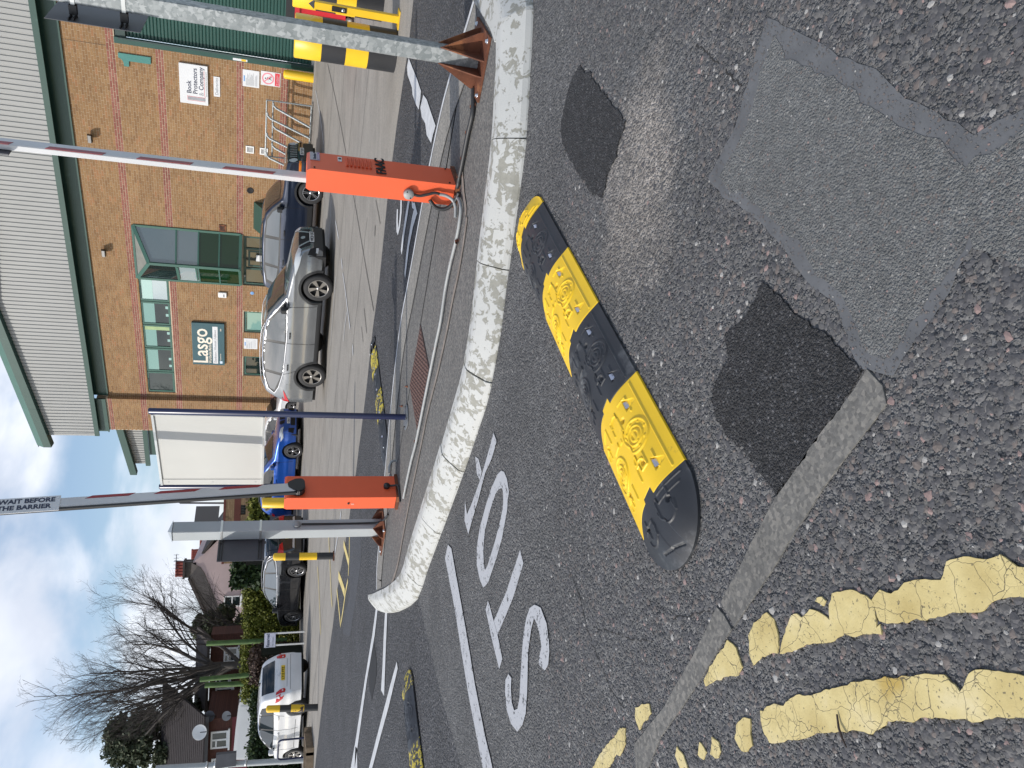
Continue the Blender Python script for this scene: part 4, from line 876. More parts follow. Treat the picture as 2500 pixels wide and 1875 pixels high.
# ================================================================ STREET FURNITURE AROUND THE YARD
def tilt_T(loc, lean=(0,0)): return Matrix.Translation(loc) @ Matrix.Rotation(lean[0], 4, 'Y') @ Matrix.Rotation(lean[1], 4, 'X')
def bollard(label, loc, r, h, bands, cap='dome', n=28, group=None, lean=(0,0), rustfoot=False):
    t = thing('bollard', label, 'bollard', loc, group); T = tilt_T(loc, lean)
    zs = 0
    for i, (z0, z1, m) in enumerate(bands):
        mb = MB(T); last = i == len(bands)-1; e = .0015*(i % 2)
        pr = [(r+e, z0), (r+e, z1-(.0 if not last else (r*.45 if cap == 'dome' else .012)))]
        if last: pr += ([(r*math.cos(a), z1-r*.45+r*.45*math.sin(a)) for a in (.4,.8,1.2)]+[(0, z1)]) if cap == 'dome' else [(r-.012, z1), (0, z1)]
        mb.lathe((0,0,0), pr, n); mb.build('band', m, t)
    if rustfoot:
        r_ = random.Random(4); mb = MB(T); k = 12; pts = [((r+.02+r_.uniform(0,.05))*math.cos(6.283*i/k), (r+.02+r_.uniform(0,.05))*math.sin(6.283*i/k), .004) for i in range(k)]
        mb.prism(pts, (0,0,.02)); mb.build('broken_base', m_rust, t)
    return t
bx, by = G(969, 134); ch = lambda z0, z1, m: (z0, z1, m)
c = W(-3.07, 10.56, 0); bollard('fat black and yellow striped bollard standing behind the galvanised post', c, .262, 1.27, [(0,.36,m_bbk),(.36,.64,m_yel),(.64,.94,m_bbk),(.94,1.27,m_yel)], 'flat', 40, 'fat bollards guarding the shutter', lean=(0,.0))
g2 = GT(936, 8); bollard('second fat black and yellow bollard farther back beside the red wheeled bin', (g2[0]+.05, g2[1]+.1, g2[2]), .262, 1.30, [(0,.40,m_bbk),(.40,.68,m_yel),(.68,.97,m_bbk),(.97,1.30,m_yel)], 'flat', 40, 'fat bollards guarding the shutter')
g3 = GT(816, 1357); bollard('slim black and yellow bollard with rusty base in front of the dark grey estate car', g3, .075, 1.22, [(0,.36,m_bbk),(.36,.72,m_yel),(.72,1.0,m_bbk),(1.0,1.25,m_yel)], 'dome', 20, 'slim striped bollards', rustfoot=True, lean=(.012,0))
g4 = GT(776, 1727); bollard('slim leaning black and chipped yellow bollard in front of the white hatchback', g4, .085, 1.22, [(0,.34,m_bbk),(.34,.66,m_yelw),(.66,.93,m_bbk),(.93,1.26,m_yel)], 'dome', 20, 'slim striped bollards', lean=(.055,0))
g5 = GT(826, 1228); d5 = P(640, 1228, 13.3)
bollard('plain yellow bollard mostly hidden behind the left orange cabinet', (d5[0], 13.3, 0), .085, 1.28, [(0,1.0,m_bbk),(1.0,d5[2],m_yel)], 'flat', 20)
s0, z0 = fac(695, 177, 25.85); bollard('short yellow bollard against the wall under the no pedestrians notice', W(s0-.03, 25.8, .5), .14, .93, [(0,.93,m_yel)], 'dome', 24, lean=(0,0))
# folding yellow parking post
yp = thing('folding_post', 'yellow folding parking post with black reflective cap and padlock slot', 'parking post', W(-2.67, 10.57, 0))
MB(FT).box(-2.78, -2.56, 10.47, 10.67, 0.002, .014).build('base_plate', m_yel, yp); mb = MB(FT); mb.bbox(-2.715, -2.625, 10.52, 10.61, .014, 1.05, .006); mb.build('shaft', m_yel, yp)
MB(FT).add([(-2.715,10.52,1.052),(-2.625,10.52,1.052),(-2.625,10.61,1.052),(-2.715,10.61,1.052),(-2.67,10.565,1.12)], [(0,1,4),(1,2,4),(2,3,4),(3,0,4)]).build('black_cap', m_black, yp)
MB(FT).box(-2.70, -2.64, 10.512, 10.521, .66, .84).build('lock_slot', m_blackm, yp); MB(FT).lathe((-2.67, 10.505, .70), [(.008,0),(.022,0),(.022,.01),(.008,.01)], 14, 'y').build('padlock', m_bolt, yp)
# red wheeled bin
g6 = GT(873, 40); bt = thing('wheeled_bin', 'large red four wheeled waste bin with black lid beside the shutter', 'bin', (g6[0]+.55, g6[1]+.6, g6[2]))
ctr_s = np.array([g6[0]+.55, g6[1]+.6])@DS[:2]; ctr_q = np.array([g6[0]+.55, g6[1]+.6])@DN[:2]; zb = g6[2]
mb = MB(FT)
def tap(mb, s_, q_, a0, b0, z0, a1, b1, z1): mb.add([(s_-a0,q_-b0,z0),(s_+a0,q_-b0,z0),(s_+a0,q_+b0,z0),(s_-a0,q_+b0,z0),(s_-a1,q_-b1,z1),(s_+a1,q_-b1,z1),(s_+a1,q_+b1,z1),(s_-a1,q_+b1,z1)], [(0,3,2,1),(4,5,6,7),(0,1,5,4),(1,2,6,5),(2,3,7,6),(3,0,4,7)])
tap(mb, ctr_s, ctr_q, .55, .40, zb+.20, .64, .48, zb+1.10); mb.build('body', m_binr, bt)
MB(FT).box(ctr_s-.68, ctr_s+.68, ctr_q-.52, ctr_q+.52, zb+1.10, zb+1.19).build('rim', m_binr, bt)
mb = MB(FT); tap(mb, ctr_s, ctr_q, .68, .52, zb+1.192, .60, .44, zb+1.36); mb.build('lid', m_blackm, bt)
for k in range(6):
    for sg_ in (-1, 1): MB(FT).prism([(ctr_s-.52+k*.2, ctr_q-.415, zb+.25), (ctr_s-.49+k*.2, ctr_q-.415, zb+.25), (ctr_s-.49+k*.2+.01, ctr_q-.485, zb+1.08), (ctr_s-.52+k*.2, ctr_q-.485, zb+1.08)], (0, -.02, 0)).build('rib', m_binr, bt) if sg_ > 0 else None
for k in range(4): MB(FT).prism([(ctr_s-.555-.01*k, ctr_q-.36+.2*k, zb+.25), (ctr_s-.555-.01*k, ctr_q-.33+.2*k, zb+.25), (ctr_s-.64-.01*k, ctr_q-.33+.2*k, zb+1.08), (ctr_s-.64-.01*k, ctr_q-.36+.2*k, zb+1.08)], (-.02, 0, 0)).build('rib', m_binr, bt)
for a in (-.45, .45):
    for b in (-.33, .33):
        w_ = MB(FT).lathe((ctr_s+a, ctr_q+b-.02, zb+.09), [(0,0),(.09,0),(.09,.04),(0,.04)], 18, 'y').build('wheel', m_black, bt); MB(FT).lathe((ctr_s+a, ctr_q+b-.024, zb+.09), [(0,0),(.06,0),(.06,.048),(0,.048)], 14, 'y').build('hub', m_white, w_)
        MB(FT).box(ctr_s+a-.045, ctr_s+a+.045, ctr_q+b-.03, ctr_q+b+.03, zb+.17, zb+.215).build('castor_bracket', m_galv, bt)
for k in range(3): MB(FT).box(ctr_s-.655, ctr_s-.652, ctr_q-.40+.10*k, ctr_q-.33+.10*k, zb+1.0-.0, zb+1.07).build('white_mark', m_whp, bt)

# ================================================================ WAREHOUSE
wh = thing('warehouse', 'buff brick and grey cladding warehouse unit with red brick bands and green trim', 'warehouse', W(-16, QW, 0.5))
ZB, TOPZ = 0.45, 7.80; CH = .0755; ZA = 6.54
SL, SR = -22.52, -1.5                                    # main wall from the corner pier to beyond the frame
shut = (-8.62, -3.2, ZB, 6.30); strip_ = (-22.46, -16.97, 5.22, 6.27); bay_ = (-16.96, -14.80, 2.64, 6.28); door_ = (-16.97, -14.84, ZB, 2.62)
w1_ = (-19.19, -18.17, 1.45, 2.59); w2_ = (-21.41, -20.39, 1.45, 2.59)
holes = [shut, strip_, bay_, door_, w1_, w2_]
def wall_cells(mb, s0, s1, z0, z1, q0, q1, holes):
    ss = sorted({s0, s1, *[min(max(v, s0), s1) for h in holes for v in h[:2]]}); zz = sorted({z0, z1, *[min(max(v, z0), z1) for h in holes for v in h[2:]]})
    for a, b in zip(ss[:-1], ss[1:]):
        c0 = None
        for c, d in zip(zz[:-1], zz[1:]):
            inh = any(h[0] <= (a+b)/2 <= h[1] and h[2] <= (c+d)/2 <= h[3] for h in holes)
            if inh:
                if c0 is not None: mb.box(a, b, q0, q1, c0, c); c0 = None
            elif c0 is None: c0 = c
        if c0 is not None: mb.box(a, b, q0, q1, c0, z1)
mb = MB(FT); wall_cells(mb, SL-.2, SR, ZB-.4, TOPZ+.15, QW, QW+.25, holes); wall = mb.build('wall', m_mort, wh)
mb = MB(FT); mb.box(-24.42, SL-.19, QW-.195, QW+.25, ZB-.4, 7.83); pier = mb.build('corner_pier', m_mort, wh)
mb = MB(FT); mb.box(-24.42, -24.2, QW+.25, QW+24, ZB-.4, 8.6); mb.build('side_wall', m_mort, wh)
bandk = []
bt_ = {}
for top in (0, 18, 49, 67):
    for j in range(3): bt_[top+j] = True
rb = random.Random(8); reds = []; BR = MB(FT); buff = MB(FT)
def brick_face(q, s0, s1, k, zt, red, sink):
    pass
def lay(sa, sb, q, kmax, holes, red_top=None, sname=0):
    k = -17
    while ZA-CH*k-CH > ZB-.05:
        zt = ZA-CH*k; red = k in bt_ or (red_top is not None and zt > red_top); jt = .016 if red else .010; zb_ = zt-CH+jt; pass
        if zt > TOPZ+.02: k += 1; continue
        off = .1125*(k % 2); s = sb+off-.225
        while s > sa-.24:
            a, b = max(s+jt, sa), min(s+.225, sb); s -= .225
            if b-a < .03: continue
            segs = [(a, b)]
            for h in holes:
                if h[2] < (zt+zb_)/2 < h[3]:
                    ns = []
                    for (x, y) in segs:
                        if y <= h[0] or x >= h[1]: ns.append((x, y)); continue
                        if x < h[0]: ns.append((x, h[0]))
                        if y > h[1]: ns.append((h[1], y))
                    segs = ns
            for (x, y) in segs:
                if y-x < .03: continue
                e = rb.uniform(0, .0035)
                if red: reds.append((x, y, q-.006-e, zb_, zt))
                else:
                    buff.r = rb.random() if rb.random() > .05 else 1.0
                    j = .0026+e*.7; buff.box(x, y, q-j, q+.01, zb_-.0015, zt+.0015)
        k += 1
lay(SL-.19, SR, QW, 0, holes)
lay(-24.42, SL-.19, QW-.195, 0, [], 7.66)
buff.build('buff_brickwork', m_buff, wh, kind='stuff')
full = [r for r in reds if abs((r[1]-r[0])-.209) < .002]; full.sort(key=lambda r: -r[0]); single = full[:300]; ss_ = set(single)
BR = MB(FT)
for r in reds:
    if r in ss_: continue
    BR.r = rb.random(); BR.box(r[0], r[1], r[2], r[2]+.02, r[3], r[4])
BR.build('red_brickwork', m_red, wh, kind='stuff')
bm_ = MB().box(0, .209, 0, .02, 0, CH-.016).mesh('brick', m_redo)
for r in single:
    o = bpy.data.objects.new('brick', bm_); C.objects.link(o); o.parent = wall
    p = Vector(W(r[0], r[2], r[3]))-wh.location; o.location = p; o.rotation_euler = (0, 0, YAW)
# reveal of the pier, brick patterned side
mb = MB(FT); k = 0
for k in range(-17, 82):
    zt = ZA-CH*k; mb.r = rb.random()
    if zt > 7.8 or zt < ZB: continue
    mb.m = 1 if k in bt_ else 0; off = .1 if k % 2 else 0
    mb.box(SL-.19, SL-.187, QW-.19, QW-.19+.09+off*.9, zt-CH+.01, zt)
    if not off: mb.box(SL-.19, SL-.187, QW-.09, QW-.002, zt-CH+.01, zt)
mb.build('pier_reveal_bricks', [m_buff, m_red], wh, kind='stuff')
MB(FT).box(-8.78, -8.772, QW-.009, QW-.007, 6.55, TOPZ).build('movement_joint', m_joint, wh)
# green panel, soffit, trim, ribbed cladding with barge boards
mb = MB(FT); mb.box(SL-.15, SR, QW-.03, QW+.02, 7.74, 8.5); mb.build('fascia_panel', m_green, wh); MB(FT).box(SL-.15, SR, QW-.055, QW-.03, 7.74, 7.80).build('drip_trim', m_green, wh)
mb = MB(FT); mb.box(-24.47, SL-.19, QW-.245, QW-.19, 7.82, 8.5); mb.build('fascia_panel', m_green, wh); MB(FT).box(-24.50, SL-.17, QW-.262, QW-.246, 7.82, 7.87).build('drip_trim', m_green, wh)
QC = QW-.42
MB(FT).box(-24.55, SR, QC+.02, QW+.1, 8.30, 8.33).build('soffit', m_soff, wh)
MB(FT).box(-24.55, SR, QC-.045, QC+.02, 8.17, 8.34).build('eaves_trim', m_green, wh)
apex_s, az = -18.15, 10.85
def roof_z(s): return az-(.125*(apex_s-s) if s < apex_s else .125*(s-apex_s))
mb = MB(FT); pitch = .167; s = -24.50; prf = []
while s < SR:
    prf += [(s, QC+.0), (s+.105, QC+.0), (s+.122, QC+.026), (s+.150, QC+.026)]; s += pitch
vs = []; fs = []
for (a, q) in prf: vs += [(a, q, 8.335), (a, q, roof_z(a)+.05)]
for i in range(len(prf)-1): fs.append((2*i, 2*i+2, 2*i+3, 2*i+1))
mb.add(vs, fs); mb.build('ribbed_cladding', m_clad, wh)
mb = MB(FT); mb.box(-24.56, -24.46, QC-.01, QC+.25, 8.335, roof_z(-24.5)); mb.build('corner_flashing', m_clad, wh)
mb = MB(FT)
sc_ = -24.4
while sc_ < -8:
    for z in (8.40, 9.2, 10.0):
        if z < roof_z(sc_)-.3: mb.lathe((sc_+.05, QC-.001, z), [(.010,0),(.010,-.006),(0,-.006)], 5, 'y')
    sc_ += pitch*3
mb.build('cladding_screws', M('screw heads', (.42,.43,.42), .5), wh, kind='stuff')
QB = QC-.20
def barge(sA, sB, name, ztf, q0=QB, hh=(.30,.26)):
    # sloping box-section barge: face board, canted top and bottom pieces
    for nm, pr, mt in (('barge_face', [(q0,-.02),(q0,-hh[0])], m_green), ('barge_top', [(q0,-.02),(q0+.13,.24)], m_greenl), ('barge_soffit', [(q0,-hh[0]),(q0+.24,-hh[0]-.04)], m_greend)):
        A = [(sA, q, ztf(sA)+dz) for q, dz in pr]; B = [(sB, q, ztf(sB)+dz) for q, dz in pr]
        MB(FT).add([A[0], A[1], B[1], B[0]]+[(p[0], p[1]+.03, p[2]) for p in (A[0], A[1], B[1], B[0])], [(0,1,2,3),(7,6,5,4),(0,3,7,4),(1,5,6,2),(0,4,5,1),(3,2,6,7)]).build(nm, mt, wh)
bz = lambda s: roof_z(s)+.28
for a, b in ((-25.08, -23.0), (-22.995, -18.155), (-18.145, -12.5), (-12.495, SR)): barge(a, b, 'b', bz)
mb = MB(FT)                                              # end cap of the barge and the roof sheet behind
mb.add([(-25.08, QB, bz(-25.08)-.02), (-25.08, QB, bz(-25.08)-.30), (-25.08, QB+.24, bz(-25.08)-.34), (-25.08, QB+.3, bz(-25.08)+.25), (-25.08, QB+.13, bz(-25.08)+.24)], [(0,4,3,2,1)]); mb.build('barge_end', m_green, wh)
mb = MB(FT); 
for a, b in ((-25.2, apex_s), (apex_s, SR)): mb.add([(a, QB+.12, bz(a)+.22), (b, QB+.12, bz(b)+.22), (b, QW+24, bz(b)+.22), (a, QW+24, bz(a)+.22)], [(0,1,2,3)])
mb.build('roof_sheet', m_clad, wh)
# ---- windows
def frame(par, s0, s1, z0, z1, q, wd=.055, dp=.06, mat=m_greenl, name='frame'):
    mb = MB(FT); mb.box(s0, s1, q, q+dp, z1-wd, z1); mb.box(s0, s1, q, q+dp, z0, z0+wd); mb.box(s0, s0+wd, q, q+dp, z0+wd, z1-wd); mb.box(s1-wd, s1, q, q+dp, z0+wd, z1-wd); return mb.build(name, mat, par)
def pane(par, s0, s1, z0, z1, q, mat): return MB(FT).box(s0, s1, q, q+.012, z0, z1).build('pane', mat, par)
sws = [-22.46, -21.39, -20.20, -19.075, -18.0, -16.97]; kinds = [m_gdark, m_gdark, m_gdark, m_gdark, m_gsky]
wb = MB(FT).box(-22.46, -16.97, QW+.005, QW+.20, 5.12, 5.22).build('window_sill', m_greend, wh)
for i in range(5):
    a, b = sws[i]+.015, sws[i+1]-.015; f = frame(wh, a, b, 5.235, 6.255, QW+.03, .07); f.name = 'window'
    pane(f, a+.07, b-.07, 5.305, 6.185, QW+.055, kinds[i])
    if 0 < i < 4: MB(FT).box(a+.07, b-.07, QW+.050, QW+.054, 5.78, 6.185).build('blind', m_gteal, f)
    if i == 4: MB(FT).box(a+.07, b-.07, QW+.050, QW+.054, 5.80, 6.185).build('blind', glass('pale blind', (.42,.60,.55), .1, 1.6), f)
    if i in (0, 4): MB(FT).box(a+.12, b-.35, QW+.012, QW+.028, 6.20, 6.225).build('trickle_vent', m_greend, f)
    if i in (1, 2, 3): 
        for k in range(2): MB(FT).box(a+.15+.35*k+.08*i, a+.27+.35*k+.08*i, QW+.048, QW+.0535, 5.305, 5.40).build('item_on_sill', M('pale desk item', (.30,.48,.44), .5), f)
    if i == 2: MB(FT).box(b-.24, b-.07, QW+.046, QW+.0495, 5.305, 6.185).build('green_curtain', M('pale green curtain', (.33,.45,.22), .6), f)
for (a, b, z0, z1), m in ((w1_, m_gteal), (w2_, m_gdark)):
    f = frame(wh, a+.02, b-.02, z0+.02, z1-.05, QW+.05, .06); f.name = 'window'; pane(f, a+.08, b-.08, z0+.08, z1-.11, QW+.075, m); MB(FT).box(a+.15, b-.35, QW+.035, QW+.05, z1-.10, z1-.08).build('trickle_vent', m_greend, f)
# triangular projecting bay over the entrance
SA, SB_, SM, QM = -14.80, -16.96, -15.93, QW-.62
zT, zM, zBt = 6.26, 5.74, 2.70
bay = MB(FT); PTS = {'A': (SA, QW-.01), 'B': (SB_, QW-.01), 'M': (SM, QM)}
def bar(p, q, w_=.045, name='glazing_bar', mat=m_greenl, par=None, d=.045):
    a = Vector(W(*p)); b = Vector(W(*q)); dr = (b-a).normalized(); out = Vector(-DN); x = dr.cross(out).normalized() if abs(dr.dot(out)) < .95 else Vector(UP); y = x.cross(dr)
    mb = MB(); c = [(-w_/2,-d/2),(w_/2,-d/2),(w_/2,d/2),(-w_/2,d/2)]; mb.add([tuple(a+x*i+y*j) for i, j in c]+[tuple(b+x*i+y*j) for i, j in c], [(0,3,2,1),(4,5,6,7),(0,1,5,4),(1,2,6,5),(2,3,7,6),(3,0,4,7)]); return mb.build(name, mat, par)
bayf = bar((SM, QM, zBt), (SM, QM, zM), .10, 'bay_window', m_greenl, wh, .07)
for nm, (s_, q_) in (('A', PTS['A']), ('B', PTS['B'])): bar((s_, q_, zBt), (s_, q_, zT), .08, 'glazing_bar', m_greenl, bayf, .06); bar((s_, q_, zT), (SM, QM, zM), .12, 'glazing_bar', m_greenl, bayf, .05); bar((s_, q_, zBt), (SM, QM, zBt), .10, 'glazing_bar', m_greenl, bayf, .05)
bar((SA, QW-.01, zT+.02), (SB_, QW-.01, zT+.02), .07, 'glazing_bar', m_greenl, bayf, .06)
MB(FT).add([(SA, QW-.012, zT-.01), (SB_, QW-.012, zT-.01), (SM, QM+.02, zM+.03)], [(0,1,2)]).build('sloping_hood', M('hood underside', (.20,.21,.19), .5), bayf)
MB(FT).add([(SA, QW-.012, zBt), (SM, QM+.02, zBt), (SB_, QW-.012, zBt)], [(0,1,2)]).build('bay_floor', m_greend, bayf)
zl = [2.74, 3.42, 4.12, 4.86, 5.60]
for (s_, q_), gl in ((PTS['A'], [m_ggrn, m_ggrn, m_ggrey, m_ggrey]), (PTS['B'], [m_ggrn, m_ggrn, m_gdark, m_gdark])):
    for z in zl[1:4]: bar((s_, q_, z), (SM, QM, z), .05, 'glazing_bar', m_greenl, bayf, .04)
    for i in range(4):
        t0 = z0_ = zl[i]; z1_ = zl[i+1] if i < 3 else None
        e = .04
        if i < 3: vs = [(s_, q_, t0), (SM, QM, t0), (SM, QM, z1_), (s_, q_, z1_)]
        else: vs = [(s_, q_, t0), (SM, QM, t0), (SM, QM, zM-.04), (s_, q_, zT-.05)]
        if s_ == SB_: vs = vs[::-1]
        MB(FT).add([(a, b+.012, z) for a, b, z in vs], [(0,1,2,3)]).build('pane', gl[i] if not (s_ == SB_ and i == 2) else m_gsky, bayf)
f = bar((SB_+.12, QW-.07, 4.20), (SM-.10, QM+.06, 4.20), .05, 'opening_light', m_greenl, bayf, .05)
bar((SB_+.12, QW-.08, 4.82), (SM-.10, QM+.05, 4.82), .05, 'opening_light', m_greenl, bayf, .05)
# white paper notice / jacket shapes seen through the glass
# ---- entrance doors
ent = MB(FT).box(door_[0], door_[1], QW+.16, QW+.2, ZB, 2.62).build('entrance_recess', m_gdark, wh)
dr = frame(wh, door_[0]+.01, door_[1]-.01, ZB, 2.60, QW+.05, .09, .07, m_green); dr.name = 'entrance_door'
for a in (-16.25, -15.40): MB(FT).box(a-.04, a+.04, QW+.05, QW+.12, ZB+.05, 2.51).build('door_stile', m_green, dr)
pane(dr, -16.88, -16.29, .6, 2.5, QW+.085, m_gdark); pane(dr, -16.21, -15.44, .6, 2.5, QW+.085, m_gdark); pane(dr, -15.36, -14.94, .6, 2.5, QW+.085, m_gdark)
fr2 = frame(dr, -16.17, -15.48, .62, 2.44, QW+.075, .07, .03, m_green, 'door_leaf')
MB(FT).box(-15.92, -15.66, QW+.07, QW+.073, 1.85, 2.16).build('paper_notice', m_whp, dr)
for z in (1.93, 2.10): MB(FT).lathe((-16.62, QW+.08, z-.25), [(0,0),(.05,0),(.05,-.004),(0,-.004)], 16, 'y').build('round_sticker', M('teal sticker', (.12,.45,.38), .5), dr)
cn = MB(FT).prism([(-13.55, QW-.02, 2.05), (-13.55, QW-.02, 2.28), (-14.9, QW-.02, 2.28), (-14.9, QW-.02, 2.05)], (0, -.10, 0)); 
can = MB(FT).add([(-13.45, QW-.01, 2.27), (-14.5, QW-.01, 2.27), (-14.5, QW-.62, 1.86), (-13.45, QW-.62, 1.86), (-13.45, QW-.01, 1.2), (-14.5, QW-.01, 1.2)], [(0,3,2,1),(0,4,3),(1,2,5),(4,5,2,3)]).build('wall_hood', m_green, wh)
for s_ in (-16.35,): MB(FT).lathe((-16.52, QW-.08, 2.56), [(0,0),(.03,0),(.035,.05),(.02,.09),(0,.09)], 12, 'y').build('downlight', m_alu, wh)
# ---- roller shutter
MB(FT).box(shut[0]-.04, shut[0]+.14, QW-.02, QW+.09, ZB, 6.31).build('shutter_guide', m_greend, wh); MB(FT).box(shut[0], shut[1], QW+.03, QW+.2, 6.0, 6.31).build('shutter_hood', m_soff, wh)
gd = MB(FT).box(shut[0]+.10, shut[0]+.14, QW-.035, QW-.021, ZB, 6.2).build('guide_edge', M('dark slate edge', (.025,.05,.05), .6), wh)
MB(FT).box(shut[1]-.1, shut[1]+.1, QW-.02, QW+.09, ZB, 6.31).build('shutter_guide', m_greend, wh)
rs = MB(FT).box(shut[0]+.14, shut[1]-.1, QW+.16, QW+.19, .50, 6.0).build('roller_shutter', m_soff, wh)
Ls = shut[1]-.1-shut[0]-.14; sl = MB()
pr = [(0,0),(-.012,.006),(-.022,.025),(-.022,.072),(-.010,.088),(0,.094)]
sl.add([(x, y, z) for x in (0, Ls) for y, z in pr], [(i, 6+i, 7+i, i+1) for i in range(5)]); slm = sl.mesh('slat', m_greend)
k = 0; z = .58
while z < 5.98:
    o = bpy.data.objects.new('slat', slm); C.objects.link(o); o.parent = rs; p = Vector(W(shut[0]+.14, QW+.158, z))-wh.location; o.location = p; o.rotation_euler = (0,0,YAW); z += .0985
MB(FT).box(shut[0]+.14, shut[1]-.1, QW+.12, QW+.165, .50, .575).build('bottom_seal', m_alu, rs)
lb = MB(FT).box(shut[0]-.02, shut[0]+.05, QW-.025, QW-.0215, 2.52, 2.95).build('warning_label', m_whp, wh); MB(FT).box(shut[0]-.015, shut[0]+.045, QW-.027, QW-.0255, 2.56, 2.70).build('yellow_patch', m_yel, lb)
MB(FT).prism([(-25, QW-.6, ZB-.35), (SR, QW-.6, ZB-.35), (SR, QW-.02, ZB-.35), (-25, QW-.02, ZB-.35)], (0,0,.40)).build('paving_strip', m_apron, yard)
# ---- signs and fittings on the wall
def wall_sign(name, label, s0, s1, z0, z1, mat, th=.04, cat='sign', off=.009):
    t = thing(name, label, cat, W((s0+s1)/2, QW, (z0+z1)/2)); MB(FT).box(s0, s1, QW-off-th, QW-off, z0, z1).build('board', mat, t); return t, QW-off-th
num = [(-8.93,6.23),(-8.93,5.32),(-9.14,5.33),(-9.14,5.94),(-9.31,5.95),(-9.31,6.09),(-9.24,6.09),(-9.16,6.11),(-9.10,6.16),(-9.07,6.23)]
MB(FT).prism([(a, QW-.045, b) for a, b in num], (0, .035, 0)).build('unit_number', M('teal number', (.045,.20,.175), .4), origin=W(-9.1, QW, 5.8), label='large teal number 1 fixed high on the brick wall beside the shutter', cat='number')
t, q = wall_sign('wall_sign', 'white wall sign lettered Book Protectors & Company with grey spine motif', -10.19, -8.95, 3.70, 4.53, m_whp, .06); q -= .002
for tx, z, m in (('Book', 4.19, m_ink), ('Protectors', 4.01, m_ink)): text_mesh(tx, .195, on_q(-9.86, q, z), m, parent=t, bold=.003, xs=.95)
text_mesh('&', .195, on_q(-9.90, q, 3.83), m_inkg, parent=t, xs=.95); text_mesh('Company', .195, on_q(-9.72, q, 3.83), m_ink, parent=t, bold=.003, xs=.95)
MB(FT).box(-9.90, -9.10, QW-.0725, QW-.0695, 3.797, 3.806).build('red_rule', m_inkr, t); text_mesh('BOOK PROTECTION SPECIALISTS', .052, on_q(-9.90, q, 3.725), m_inkg, parent=t)
for (a, b, m) in ((-10.08, -10.045, m_inkr), (-9.955, -9.94, m_inkr)): MB(FT).box(a, a+.008, QW-.0725, QW-.0695, 3.78, 4.30).build('spine_line', m, t); 
MB(FT).box(-10.06, -9.965, QW-.0722, QW-.0695, 3.78, 4.30).build('spine_fill', m_inkg, t); MB(FT).box(-10.08, -9.932, QW-.0725, QW-.0695, 4.30, 4.308).build('spine_line', m_inkr, t); MB(FT).box(-9.94, -9.90, QW-.0725, QW-.0695, 3.780, 3.788).build('spine_line', m_inkr, t)
t, q = wall_sign('wall_sign', 'small white sign lettered Deliveries below the larger white sign', -9.87, -9.24, 3.34, 3.53, m_whp, .01); text_mesh('Deliveries', .135, on_q(-9.82, q-.002, 3.395), m_inkg, parent=t, bold=.001, xs=1.0)
def paper(t, s0, s1, z0, z1, q, seed):
    r = random.Random(seed); z = z1-.10
    MB(FT).box(s0+.16, s0+.34, q-.003, q-.0005, z1-.07, z1-.03).build('heading', m_inkb, t)
    while z > z0+.05:
        MB(FT).box(s0+.04, s0+.04+r.uniform(.18,.42)*(s1-s0)/.52, q-.0025, q-.0005, z-.008, z).build('text_line', m_inkg, t); z -= r.choice((.022, .022, .045))
t, q = wall_sign('paper_notice', 'white laminated notice beside the shutter above the no pedestrians sign', -9.41, -8.88, 2.155, 2.66, m_whp, .006, 'notice'); paper(t, -9.41, -8.88, 2.155, 2.66, q, 1)
t, q = wall_sign('paper_notice', 'white laminated notice between the two small ground floor windows', -19.99, -19.47, 2.05, 2.57, m_whp, .006, 'notice'); paper(t, -19.99, -19.47, 2.05, 2.57, q, 2)
t, q = wall_sign('warning_sign', 'white and red no pedestrians sign with red crossed circle above the short yellow bollard', -9.285, -8.84, 1.51, 2.11, m_whp, .006)
cs, cz = -9.06, 1.89; mb = MB(FT); n = 40
for i in range(n):
    a, b = 2*math.pi*i/n, 2*math.pi*(i+1)/n; mb.poly([(cs+.145*math.cos(a), q-.002, cz+.145*math.sin(a)), (cs+.145*math.cos(b), q-.002, cz+.145*math.sin(b)), (cs+.185*math.cos(b), q-.002, cz+.185*math.sin(b)), (cs+.185*math.cos(a), q-.002, cz+.185*math.sin(a))])
mb.build('red_ring', m_inkp, t)
MB(FT).prism([(cs-.12, q-.002, cz+.10), (cs-.095, q-.002, cz+.125), (cs+.12, q-.002, cz-.10), (cs+.095, q-.002, cz-.125)], (0, -.002, 0)).build('red_bar', m_inkp, t)
mb = MB(FT)
for a, b, w_ in (((0,.03),(0,-.03),.022), ((0,-.03),(.05,-.11),.013), ((0,-.03),(-.04,-.11),.013), ((0,.03),(-.055,-.01),.010), ((0,.03),(.05,0),.010)):
    d = Vector((b[0]-a[0], 0, b[1]-a[1])).normalized(); n_ = Vector((-d.z, 0, d.x))*w_; A = Vector((cs+a[0], q-.001, cz+a[1])); B = Vector((cs+b[0], q-.001, cz+b[1])); mb.poly([tuple(A-n_), tuple(B-n_*.7), tuple(B+n_*.7), tuple(A+n_)])
mb.poly([(cs+.020*math.cos(x), q-.001, cz+.075+.020*math.sin(x)) for x in [i*math.pi/6 for i in range(12)]]); mb.build('walking_figure', m_blackm, t)
rp_ = MB(FT).box(-9.265, -8.86, q-.002, q-.0005, 1.53, 1.68).build('red_panel', m_inkr, t); text_mesh('No pedestrians', .052, on_q(-9.24, q-.004, 1.60), m_whp, parent=rp_); text_mesh('beyond this point', .040, on_q(-9.24, q-.004, 1.55), m_whp, parent=rp_)
t, q = wall_sign('wall_sign', 'teal wall sign lettered Lasgo Worldwide Media with a white service strip', -20.83, -18.78, 3.30, 4.49, m_teal, .09); q -= .002
text_mesh('Lasgo', .78, on_q(-20.77, q, 3.93), m_cream, parent=t, bold=.008, xs=.98); text_mesh('Worldwide Media', .165, on_q(-20.74, q, 3.785), m_cream, parent=t, xs=.78, bold=.001)
